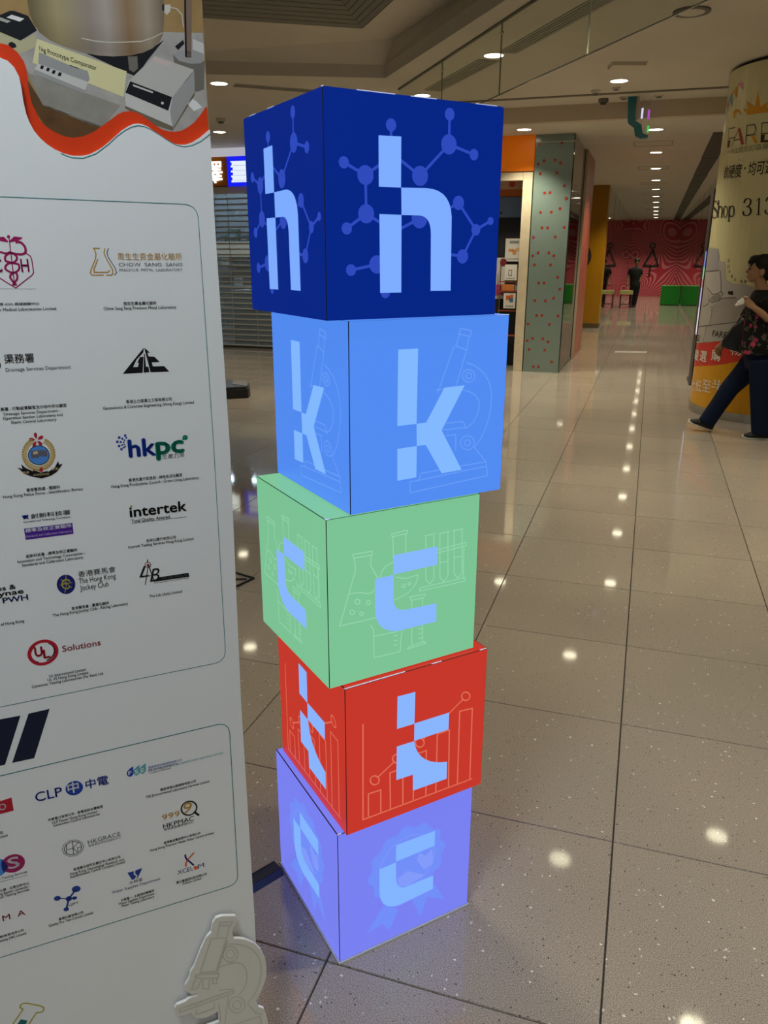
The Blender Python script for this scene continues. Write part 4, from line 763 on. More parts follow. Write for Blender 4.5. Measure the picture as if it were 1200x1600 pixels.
('l6','crest_gold',1,[(-0.2391,1.2651),(-0.2398,1.2638),(-0.2413,1.2635),(-0.2427,1.2641),(-0.2432,1.2655),(-0.2424,1.2667),(-0.2409,1.2671),(-0.2395,1.2664)]),
('l6','crest_tan',1,[(-0.2423,1.2637),(-0.2431,1.2625),(-0.2446,1.2621),(-0.2459,1.2628),(-0.2464,1.2641),(-0.2456,1.2654),(-0.2441,1.2657),(-0.2428,1.2651)]),
('l6','crest_gold',1,[(-0.2403,1.2683),(-0.241,1.2671),(-0.2425,1.2667),(-0.2439,1.2674),(-0.2444,1.2687),(-0.2436,1.2699),(-0.2421,1.2703),(-0.2407,1.2697)]),
('l6','crest_tan',1,[(-0.2433,1.2665),(-0.2441,1.2652),(-0.2456,1.2648),(-0.247,1.2655),(-0.2474,1.2668),(-0.2466,1.2681),(-0.2451,1.2685),(-0.2438,1.2678)]),
('l6','crest_gold',1,[(-0.242,1.2713),(-0.2427,1.2701),(-0.2442,1.2697),(-0.2456,1.2704),(-0.2461,1.2717),(-0.2453,1.2729),(-0.2438,1.2733),(-0.2424,1.2727)]),
('l6','crest_tan',1,[(-0.2447,1.2689),(-0.2455,1.2677),(-0.247,1.2673),(-0.2483,1.268),(-0.2488,1.2693),(-0.248,1.2705),(-0.2465,1.2709),(-0.2452,1.2703)]),
('l6','crest_gold',1,[(-0.2441,1.2739),(-0.2448,1.2727),(-0.2463,1.2723),(-0.2477,1.273),(-0.2481,1.2743),(-0.2474,1.2755),(-0.2459,1.2759),(-0.2445,1.2753)]),
('l6','crest_tan',1,[(-0.2464,1.2711),(-0.2472,1.2699),(-0.2487,1.2695),(-0.2501,1.2702),(-0.2505,1.2715),(-0.2498,1.2727),(-0.2483,1.2731),(-0.2469,1.2724)]),
('l6','crest_gold',1,[(-0.2465,1.2761),(-0.2473,1.2749),(-0.2488,1.2745),(-0.2501,1.2751),(-0.2506,1.2765),(-0.2498,1.2777),(-0.2483,1.2781),(-0.247,1.2774)]),
('l6','crest_tan',1,[(-0.2485,1.2729),(-0.2492,1.2717),(-0.2507,1.2713),(-0.2521,1.272),(-0.2525,1.2733),(-0.2518,1.2745),(-0.2503,1.2749),(-0.2489,1.2742)]),
('l6','ink',1,[(-0.2463,1.2545),(-0.2472,1.2509),(-0.249,1.2477),(-0.2516,1.245),(-0.2547,1.243),(-0.2582,1.2419),(-0.2619,1.2418),(-0.2654,1.2427),(-0.2685,1.2444),(-0.2711,1.2469),(-0.2729,1.25),(-0.2739,1.2535),(-0.2739,1.2572),(-0.2729,1.2608),(-0.2712,1.264),(-0.2686,1.2667),(-0.2655,1.2686),(-0.262,1.2697),(-0.2584,1.2698),(-0.2549,1.269),(-0.2518,1.2673),(-0.2492,1.2648),(-0.2473,1.2617),(-0.2463,1.2582)]),
('l6','crest_blue',2,[(-0.2473,1.2546),(-0.2481,1.2513),(-0.2498,1.2483),(-0.2522,1.2458),(-0.2551,1.244),(-0.2584,1.243),(-0.2617,1.2429),(-0.265,1.2437),(-0.2679,1.2453),(-0.2703,1.2476),(-0.272,1.2505),(-0.2729,1.2537),(-0.2729,1.2571),(-0.272,1.2604),(-0.2704,1.2634),(-0.268,1.2658),(-0.2652,1.2676),(-0.2619,1.2686),(-0.2586,1.2688),(-0.2553,1.268),(-0.2524,1.2664),(-0.25,1.2641),(-0.2482,1.2613),(-0.2473,1.258)]),
('l6','slate',3,[(-0.2696,1.2624),(-0.2597,1.2633),(-0.2488,1.2618),(-0.2495,1.2527),(-0.2592,1.2541),(-0.2612,1.2516),(-0.2701,1.2525)]),
('l6','crest_tan',4,[(-0.2665,1.2612),(-0.2607,1.262),(-0.2612,1.258),(-0.267,1.2576)]),
('l6','ink',2,[(-0.2894,1.2412),(-0.2832,1.2387),(-0.2839,1.2456),(-0.279,1.2396),(-0.27,1.2336),(-0.2705,1.236),(-0.2604,1.2308),(-0.2511,1.2326),(-0.2522,1.2304),(-0.2423,1.2358),(-0.2362,1.2454),(-0.2356,1.2398),(-0.2309,1.2407),(-0.2397,1.23),(-0.2478,1.2252),(-0.2606,1.2224),(-0.2725,1.2265),(-0.2817,1.2316)]),
('l6','crest_red',3,[(-0.2612,1.2378),(-0.2574,1.2383),(-0.2578,1.2319),(-0.2623,1.2324)]),
('l7','purple',0,[(-0.2922,1.1521),(-0.2281,1.1521),(-0.2283,1.1354),(-0.2922,1.1352)]),
('l8','lime',2,[(-0.1431,1.1667),(-0.1432,1.1663),(-0.1434,1.166),(-0.1437,1.1657),(-0.144,1.1655),(-0.1444,1.1654),(-0.1449,1.1654),(-0.1453,1.1655),(-0.1457,1.1657),(-0.146,1.166),(-0.1462,1.1663),(-0.1463,1.1667),(-0.1464,1.1671),(-0.1463,1.1675),(-0.1461,1.1678),(-0.1458,1.1681),(-0.1454,1.1683),(-0.145,1.1684),(-0.1446,1.1684),(-0.1442,1.1683),(-0.1438,1.1681),(-0.1435,1.1678),(-0.1433,1.1675),(-0.1431,1.1671)]),
('l10','navy',0,[(-0.2346,1.0568),(-0.2354,1.0529),(-0.2371,1.0494),(-0.2395,1.0465),(-0.2424,1.0446),(-0.2457,1.0436),(-0.249,1.0436),(-0.2522,1.0447),(-0.2551,1.0468),(-0.2574,1.0497),(-0.259,1.0532),(-0.2598,1.0571),(-0.2598,1.0611),(-0.2589,1.0649),(-0.2572,1.0684),(-0.2549,1.0712),(-0.252,1.0732),(-0.2488,1.0742),(-0.2455,1.0741),(-0.2423,1.0731),(-0.2394,1.0711),(-0.2371,1.0682),(-0.2354,1.0647),(-0.2346,1.0608)]),
('l12','crimson',1,[(-0.127,1.0702),(-0.1271,1.0697),(-0.1273,1.0692),(-0.1277,1.0688),(-0.1282,1.0685),(-0.1287,1.0684),(-0.1292,1.0684),(-0.1297,1.0686),(-0.1302,1.0689),(-0.1306,1.0693),(-0.1309,1.0698),(-0.1311,1.0703),(-0.1311,1.0708),(-0.131,1.0714),(-0.1307,1.0718),(-0.1304,1.0722),(-0.1299,1.0725),(-0.1294,1.0726),(-0.1288,1.0726),(-0.1283,1.0724),(-0.1278,1.0721),(-0.1274,1.0717),(-0.1271,1.0713),(-0.127,1.0707)]),
('l12','ink',0,[(-0.1149,1.0481),(-0.0694,1.0481),(-0.0684,1.0414),(-0.1221,1.0418)]),
('l13','navy_dark',0,[(-0.3232,0.8594),(-0.2934,0.8603),(-0.3249,0.7809),(-0.356,0.7812)]),
('l13','navy_dark',0,[(-0.3675,0.8597),(-0.3344,0.8589),(-0.3658,0.7811),(-0.3782,0.7807)]),
('l14','royal',0,[(-0.2618,0.7085),(-0.2625,0.7056),(-0.2638,0.703),(-0.2656,0.7007),(-0.2679,0.6989),(-0.2705,0.6977),(-0.2734,0.6972),(-0.2763,0.6973),(-0.2791,0.6981),(-0.2818,0.6995),(-0.284,0.7014),(-0.2858,0.7038),(-0.2871,0.7066),(-0.2877,0.7095),(-0.2877,0.7125),(-0.287,0.7153),(-0.2858,0.7179),(-0.284,0.7202),(-0.2817,0.722),(-0.2791,0.7232),(-0.2763,0.7237),(-0.2734,0.7236),(-0.2705,0.7229),(-0.2679,0.7215),(-0.2656,0.7196),(-0.2638,0.7172),(-0.2625,0.7145),(-0.2618,0.7115)]),
('l15','crimson',0,[(-0.3866,0.7186),(-0.3648,0.7208),(-0.3648,0.6964),(-0.3897,0.6961)]),
('l16','royal',2,[(-0.1828,0.725),(-0.1832,0.7152),(-0.1842,0.7093),(-0.1881,0.7061),(-0.192,0.7079),(-0.1941,0.7122),(-0.1931,0.7175),(-0.1886,0.7218)]),
('l16','aqua',1,[(-0.1727,0.7245),(-0.1731,0.7147),(-0.1741,0.7088),(-0.178,0.7056),(-0.1819,0.7074),(-0.184,0.7117),(-0.183,0.717),(-0.1786,0.7213)]),
('l16','aqua',0,[(-0.163,0.7248),(-0.1633,0.715),(-0.1644,0.7091),(-0.1682,0.7058),(-0.1722,0.7076),(-0.1743,0.712),(-0.1734,0.7173),(-0.1689,0.7216)]),
('l19','crest_blue',0,[(-0.3866,0.5973),(-0.3874,0.5936),(-0.389,0.5902),(-0.3913,0.5873),(-0.3941,0.5851),(-0.3973,0.5835),(-0.4007,0.5828),(-0.4041,0.583),(-0.4075,0.584),(-0.4105,0.5857),(-0.4131,0.5882),(-0.4151,0.5912),(-0.4165,0.5946),(-0.4171,0.5983),(-0.417,0.6021),(-0.4161,0.6057),(-0.4145,0.609),(-0.4123,0.6119),(-0.4095,0.6141),(-0.4064,0.6156),(-0.403,0.6164),(-0.3996,0.6163),(-0.3963,0.6153),(-0.3932,0.6136),(-0.3906,0.6112),(-0.3885,0.6082),(-0.3871,0.6047),(-0.3864,0.601)]),
('l19','magenta',1,[(-0.3613,0.5972),(-0.3622,0.5934),(-0.364,0.59),(-0.3664,0.5871),(-0.3695,0.5848),(-0.373,0.5833),(-0.3767,0.5826),(-0.3806,0.5828),(-0.3843,0.5838),(-0.3877,0.5857),(-0.3906,0.5882),(-0.3929,0.5913),(-0.3945,0.5949),(-0.3952,0.5986),(-0.3952,0.6025),(-0.3942,0.6062),(-0.3925,0.6095),(-0.3901,0.6124),(-0.3871,0.6147),(-0.3837,0.6162),(-0.3799,0.6169),(-0.3761,0.6168),(-0.3724,0.6158),(-0.369,0.614),(-0.366,0.6115),(-0.3637,0.6084),(-0.3621,0.6048),(-0.3613,0.601)]),
('l19','navy',2,[(-0.3929,0.612),(-0.3891,0.6062),(-0.3863,0.599),(-0.3883,0.5909),(-0.3934,0.5878),(-0.3952,0.5947),(-0.3948,0.6046)]),
('l21','royal_dark',1,[(-0.2866,0.5149),(-0.2873,0.5129),(-0.2887,0.5112),(-0.2907,0.5102),(-0.293,0.51),(-0.2954,0.5105),(-0.2975,0.5118),(-0.2992,0.5136),(-0.3001,0.5157),(-0.3003,0.5179),(-0.2997,0.52),(-0.2983,0.5216),(-0.2963,0.5226),(-0.294,0.5228),(-0.2916,0.5223),(-0.2895,0.5211),(-0.2878,0.5193),(-0.2868,0.5171)]),
('l21','royal_dark',1,[(-0.3184,0.5077),(-0.3189,0.5061),(-0.32,0.5049),(-0.3215,0.5041),(-0.3233,0.5039),(-0.3251,0.5043),(-0.3267,0.5053),(-0.328,0.5067),(-0.3287,0.5083),(-0.3288,0.51),(-0.3283,0.5116),(-0.3272,0.5128),(-0.3257,0.5136),(-0.324,0.5138),(-0.3222,0.5134),(-0.3205,0.5124),(-0.3193,0.5111),(-0.3186,0.5094)]),
('l21','royal_dark',1,[(-0.3018,0.5004),(-0.3023,0.4987),(-0.3033,0.4974),(-0.3047,0.4965),(-0.3064,0.4963),(-0.3081,0.4967),(-0.3096,0.4977),(-0.3107,0.4991),(-0.3114,0.5008),(-0.3115,0.5026),(-0.311,0.5043),(-0.31,0.5057),(-0.3086,0.5065),(-0.3069,0.5068),(-0.3052,0.5064),(-0.3037,0.5054),(-0.3025,0.504),(-0.3019,0.5023)]),
('l21','royal_dark',1,[(-0.294,0.4986),(-0.2943,0.4974),(-0.2951,0.4965),(-0.2963,0.496),(-0.2976,0.4959),(-0.2989,0.4962),(-0.3002,0.4969),(-0.3011,0.4979),(-0.3017,0.4991),(-0.3018,0.5003),(-0.3014,0.5015),(-0.3006,0.5023),(-0.2995,0.5029),(-0.2982,0.503),(-0.2968,0.5027),(-0.2956,0.502),(-0.2946,0.501),(-0.2941,0.4998)]),
('l21','royal_dark',1,[(-0.3086,0.4809),(-0.309,0.4796),(-0.3099,0.4785),(-0.3111,0.4779),(-0.3126,0.4778),(-0.3141,0.4781),(-0.3154,0.4789),(-0.3164,0.4801),(-0.317,0.4815),(-0.3171,0.4829),(-0.3167,0.4842),(-0.3158,0.4852),(-0.3146,0.4858),(-0.3132,0.486),(-0.3117,0.4856),(-0.3103,0.4848),(-0.3093,0.4837),(-0.3087,0.4823)]),
('l22','royal_dark',0,[(-0.2112,0.5195),(-0.2007,0.519),(-0.2014,0.5125),(-0.1976,0.507),(-0.2012,0.5022),(-0.2055,0.5025)]),
('l22','royal_dark',0,[(-0.1981,0.5194),(-0.1863,0.5205),(-0.1959,0.5023),(-0.1981,0.5023),(-0.1955,0.5069),(-0.1991,0.5137)]),
('l23','orange',1,[(-0.0935,0.4867),(-0.0939,0.4852),(-0.0949,0.4842),(-0.0962,0.4838),(-0.0977,0.484),(-0.0992,0.4849),(-0.1005,0.4863),(-0.1012,0.4879),(-0.1014,0.4896),(-0.101,0.491),(-0.1,0.4921),(-0.0987,0.4925),(-0.0972,0.4922),(-0.0957,0.4914),(-0.0945,0.49),(-0.0937,0.4884)]),
('flask','teal_dark',0,[(-0.4077,0.2839),(-0.3982,0.2762),(-0.4088,0.2559),(-0.4225,0.2658)]),
]
BOARD_STROKE=[
('l1','magenta',1,0.0013,[(-0.2441,1.5239),(-0.2382,1.5192),(-0.2368,1.5153),(-0.2366,1.4986),(-0.2389,1.4954),(-0.2604,1.4795),(-0.2786,1.4928)]),
('l1','magenta',1,0.0012,[(-0.2602,1.5417),(-0.2612,1.4827)]),
('l1','magenta',1,0.0029,[(-0.2633,1.5238),(-0.2584,1.5224),(-0.2541,1.5215),(-0.2505,1.5211),(-0.2475,1.5213),(-0.2452,1.522),(-0.2436,1.5232),(-0.2427,1.525),(-0.2425,1.5273),(-0.2429,1.5302),(-0.2445,1.5331),(-0.2463,1.5352),(-0.2484,1.5362),(-0.2508,1.5364),(-0.2535,1.5356)]),
('l1','magenta',1,0.0025,[(-0.2744,1.5245),(-0.2672,1.5222),(-0.2597,1.523)]),
('l1','magenta',1,0.0025,[(-0.2597,1.523),(-0.2574,1.5217),(-0.2557,1.5204),(-0.2546,1.519),(-0.254,1.5175),(-0.2541,1.516),(-0.2548,1.5144),(-0.2563,1.5128),(-0.258,1.5115),(-0.2599,1.5108),(-0.262,1.5104),(-0.2643,1.5105),(-0.2666,1.5089),(-0.2682,1.5074),(-0.2692,1.5058),(-0.2695,1.5042),(-0.2691,1.5026),(-0.2672,1.501),(-0.265,1.4997),(-0.2627,1.4989),(-0.2602,1.4986),(-0.2576,1.4986),(-0.2567,1.4962),(-0.2565,1.4938),(-0.2569,1.4916),(-0.258,1.4895),(-0.2598,1.4875),(-0.2634,1.4828)]),
('l1','magenta',1,0.0025,[(-0.2628,1.5222),(-0.2649,1.5211),(-0.2665,1.5198),(-0.2676,1.5183),(-0.2681,1.5167),(-0.2682,1.5148),(-0.2677,1.5128),(-0.2646,1.5119),(-0.2616,1.5111),(-0.2587,1.5103),(-0.2559,1.5096),(-0.2532,1.5089),(-0.2527,1.5065),(-0.2528,1.5044),(-0.2537,1.5025),(-0.2552,1.5008),(-0.2575,1.4994),(-0.2603,1.4987),(-0.2624,1.4976),(-0.264,1.4961),(-0.2649,1.4944),(-0.2652,1.4923),(-0.2628,1.4875),(-0.2589,1.4827)]),
('l1','pale',1,0.0005,[(-0.2805,1.479),(-0.2364,1.4782)]),
('l2','gold',1,0.0014,[(-0.1603,1.5292),(-0.1514,1.5293)]),
('l2','gold',1,0.0014,[(-0.1587,1.5284),(-0.157,1.5219),(-0.1585,1.5154),(-0.1656,1.5015),(-0.1669,1.4974),(-0.1647,1.495),(-0.15,1.4949)]),
('l2','gold',1,0.0014,[(-0.1449,1.5293),(-0.1467,1.5236),(-0.1452,1.5179),(-0.1378,1.5015),(-0.1383,1.4965),(-0.1409,1.4948),(-0.1467,1.4949)]),
('l2','gold',1,0.0014,[(-0.1552,1.5154),(-0.1614,1.5032),(-0.1619,1.4987),(-0.1439,1.4986),(-0.1419,1.5015)]),
('l2','slate',1,0.0012,[(-0.1404,1.5294),(-0.143,1.5236),(-0.1419,1.5179),(-0.1343,1.5039),(-0.1332,1.4981),(-0.136,1.4948)]),
('l8','slate',1,0.0006,[(-0.1472,1.1402),(-0.0651,1.1401)]),
('l10','lime',2,0.0018,[(-0.2425,1.0549),(-0.2436,1.0535),(-0.245,1.0526),(-0.2465,1.0521),(-0.2481,1.0522),(-0.2495,1.0529),(-0.2508,1.054),(-0.2518,1.0555),(-0.2524,1.0574),(-0.2526,1.0594),(-0.2524,1.0613),(-0.2517,1.0632),(-0.2507,1.0647),(-0.2494,1.0659),(-0.248,1.0665),(-0.2464,1.0666),(-0.2449,1.0662),(-0.2435,1.0653),(-0.2424,1.0639),(-0.2416,1.0622)]),
('l10','lime',2,0.0009,[(-0.2458,1.073),(-0.2466,1.066)]),
('l10','lime',2,0.0009,[(-0.2534,1.0681),(-0.2402,1.0526)]),
('l10','lime',2,0.0009,[(-0.2553,1.0593),(-0.2384,1.0605)]),
('l10','lime',2,0.0009,[(-0.2482,1.0519),(-0.2506,1.0462)]),
('l10','lime',2,0.0008,[(-0.2516,1.0607),(-0.2429,1.0602)]),
('l10','lime',2,0.0008,[(-0.2466,1.066),(-0.2476,1.0539)]),
('l11','crimson',1,0.0048,[(-0.2721,0.9548),(-0.2727,0.9518),(-0.2738,0.9489),(-0.2753,0.9462),(-0.2772,0.9438),(-0.2796,0.9417),(-0.2822,0.94),(-0.285,0.9387),(-0.288,0.9378),(-0.2911,0.9374),(-0.2942,0.9375),(-0.2971,0.9381),(-0.3,0.9392),(-0.3025,0.9406),(-0.3048,0.9425),(-0.3068,0.9448),(-0.3083,0.9473),(-0.3093,0.95),(-0.3099,0.9529),(-0.3101,0.9558),(-0.3097,0.9588),(-0.3088,0.9617),(-0.3075,0.9644),(-0.3058,0.967),(-0.3037,0.9692),(-0.3013,0.9711),(-0.2986,0.9726),(-0.2957,0.9737),(-0.2927,0.9744),(-0.2897,0.9745),(-0.2866,0.9742),(-0.2837,0.9735),(-0.281,0.9722),(-0.2785,0.9706),(-0.2764,0.9685),(-0.2746,0.9662),(-0.2733,0.9636),(-0.2724,0.9607),(-0.272,0.9578),(-0.2721,0.9548)]),
('l11','ink',0,0.0019,[(-0.2819,0.9697),(-0.2806,0.9688),(-0.2795,0.9678),(-0.2784,0.9666),(-0.2775,0.9654),(-0.2768,0.9641),(-0.2761,0.9627),(-0.2757,0.9613),(-0.2753,0.9598),(-0.2752,0.9583),(-0.2752,0.9567),(-0.2753,0.9552),(-0.2757,0.9537),(-0.2761,0.9522),(-0.2768,0.9508),(-0.2776,0.9494),(-0.2785,0.9481),(-0.2795,0.9469),(-0.2807,0.9458),(-0.2819,0.9448),(-0.2833,0.9439),(-0.2847,0.9431),(-0.2863,0.9425),(-0.2878,0.942)]),
('l11','ink',0,0.0018,[(-0.2991,0.9415),(-0.3004,0.9422),(-0.3017,0.9429),(-0.3028,0.9438),(-0.3039,0.9447),(-0.3048,0.9458),(-0.3057,0.9469),(-0.3064,0.9481),(-0.307,0.9494),(-0.3075,0.9507),(-0.3078,0.952),(-0.308,0.9534),(-0.3081,0.9548),(-0.3081,0.9562),(-0.3079,0.9576),(-0.3076,0.9589),(-0.3071,0.9603),(-0.3065,0.9616),(-0.3058,0.9629),(-0.305,0.9641),(-0.3041,0.9652),(-0.3031,0.9663),(-0.302,0.9672),(-0.3008,0.9681)]),
('l12','ink',1,0.0012,[(-0.1288,1.0694),(-0.1358,1.0388)]),
('l12','ink',1,0.0016,[(-0.1282,1.0714),(-0.1221,1.0418)]),
('l12','ink',1,0.0009,[(-0.1403,1.0523),(-0.1241,1.0528)]),
('l12','ink',2,0.0009,[(-0.1249,1.0704),(-0.1251,1.0694),(-0.1255,1.0685),(-0.1261,1.0677),(-0.1269,1.0672),(-0.1278,1.0668),(-0.1288,1.0666),(-0.1298,1.0667),(-0.1308,1.0671),(-0.1316,1.0676),(-0.1324,1.0684),(-0.133,1.0692),(-0.1333,1.0702),(-0.1335,1.0712),(-0.1334,1.0722),(-0.1331,1.0732),(-0.1325,1.074),(-0.1318,1.0747),(-0.131,1.0752),(-0.13,1.0754),(-0.129,1.0754),(-0.128,1.0752),(-0.1271,1.0748),(-0.1263,1.0741),(-0.1256,1.0733),(-0.1251,1.0724),(-0.1249,1.0714),(-0.1249,1.0704)]),
('l12','ink',1,0.0015,[(-0.1289,1.0799),(-0.1293,1.0748)]),
('l17','ink',2,0.0026,[(-0.0872,0.6132),(-0.0878,0.61),(-0.089,0.6072),(-0.0909,0.6048),(-0.0932,0.603),(-0.096,0.6019),(-0.0989,0.6016),(-0.1019,0.602),(-0.1048,0.6031),(-0.1075,0.605),(-0.1098,0.6074),(-0.1115,0.6103),(-0.1126,0.6134),(-0.113,0.6167),(-0.1128,0.6199),(-0.1119,0.6229),(-0.1103,0.6255),(-0.1082,0.6276),(-0.1057,0.6291),(-0.1029,0.6298),(-0.0999,0.6298),(-0.0969,0.629),(-0.0941,0.6276),(-0.0916,0.6254),(-0.0896,0.6228),(-0.0881,0.6198),(-0.0873,0.6165),(-0.0872,0.6132)]),
('l17','ink',1,0.0039,[(-0.0924,0.6063),(-0.0844,0.5956)]),
('l18','slate',1,0.0009,[(-0.2729,0.5952),(-0.2771,0.5863),(-0.2859,0.5821),(-0.2961,0.5841),(-0.3035,0.5916),(-0.3055,0.6016),(-0.3014,0.6103),(-0.2926,0.6145),(-0.2826,0.6126),(-0.275,0.6052),(-0.2729,0.5952)]),
('l18','ink',1,0.0011,[(-0.2758,0.5962),(-0.2792,0.589),(-0.2865,0.5854),(-0.2948,0.5868),(-0.301,0.5926),(-0.3027,0.6006),(-0.2993,0.6077),(-0.2921,0.6113),(-0.2838,0.61),(-0.2775,0.6042),(-0.2758,0.5962)]),
('l18','ink',1,0.001,[(-0.2979,0.609),(-0.3,0.5906)]),
('l18','ink',1,0.001,[(-0.2887,0.6122),(-0.2897,0.5857)]),
('l18','ink',1,0.001,[(-0.2991,0.598),(-0.2893,0.5984)]),
('l18','ink',1,0.001,[(-0.2794,0.6077),(-0.2893,0.5984),(-0.2827,0.5871)]),
('l18','ink',1,0.001,[(-0.2758,0.5962),(-0.2825,0.5973),(-0.2824,0.5895)]),
('l19','slate',1,0.0006,[(-0.401,0.5717),(-0.361,0.5707)]),
('l21','royal_dark',1,0.0031,[(-0.2935,0.5164),(-0.3066,0.5015)]),
('l21','royal_dark',1,0.0019,[(-0.3236,0.5089),(-0.3066,0.5015)]),
('l21','royal_dark',1,0.0026,[(-0.3066,0.5015),(-0.2979,0.4994)]),
('l21','royal_dark',1,0.0031,[(-0.3066,0.5015),(-0.3129,0.4819)]),
('l23','navy',1,0.003,[(-0.1134,0.5228),(-0.1136,0.5191),(-0.113,0.5156),(-0.1118,0.5121),(-0.11,0.5087),(-0.1074,0.5054),(-0.1004,0.4945)]),
('l23','orange',1,0.003,[(-0.0985,0.5216),(-0.1017,0.5185),(-0.1046,0.5156),(-0.1072,0.513),(-0.1096,0.5106),(-0.1117,0.5084),(-0.1143,0.5024),(-0.1137,0.4966)]),
('f1','teal',1,0.0009,[(-0.307,1.5904),(-0.0373,1.5874),(-0.0317,1.5869),(-0.0271,1.5853),(-0.0234,1.5829),(-0.0206,1.5795),(-0.0188,1.5751),(-0.0179,1.5698),(-0.0172,1.2435),(-0.02,0.9034),(-0.0206,0.8969),(-0.0225,0.8916),(-0.0255,0.8874),(-0.0296,0.8845),(-0.035,0.8827),(-0.0414,0.8821),(-0.4106,0.8795)]),
('f2','teal',1,0.0014,[(-0.4276,0.7629),(-0.0413,0.7666),(-0.0353,0.7655),(-0.0304,0.7633),(-0.0267,0.7599),(-0.024,0.7553),(-0.0224,0.7495),(-0.0219,0.7425),(-0.0246,0.4467),(-0.0253,0.4401),(-0.027,0.4347),(-0.0299,0.4305),(-0.0339,0.4276),(-0.0389,0.4259),(-0.0451,0.4254),(-0.4769,0.4248)]),
('f3','teal',1,0.001,[(-0.1867,1.6434),(-0.1742,1.6391),(-0.1604,1.639),(-0.1441,1.6451),(-0.1271,1.6577),(-0.1158,1.6674),(-0.1055,1.6748),(-0.0963,1.6796),(-0.088,1.6816),(-0.08,1.6809),(-0.0713,1.6777),(-0.0611,1.6721),(-0.0492,1.665),(-0.0394,1.6605),(-0.0302,1.6594),(-0.0198,1.6615),(-0.0074,1.6673),(0.0063,1.6776)]),
('flask','lime',1,0.0025,[(-0.4382,0.2592),(-0.4207,0.2794),(-0.4017,0.3033),(-0.4054,0.3094),(-0.4042,0.3146),(-0.4001,0.3162),(-0.3944,0.3137),(-0.3743,0.2976),(-0.3701,0.2908),(-0.3728,0.2849),(-0.3779,0.2848),(-0.3827,0.2868),(-0.3972,0.2677),(-0.4059,0.2545)]),
]
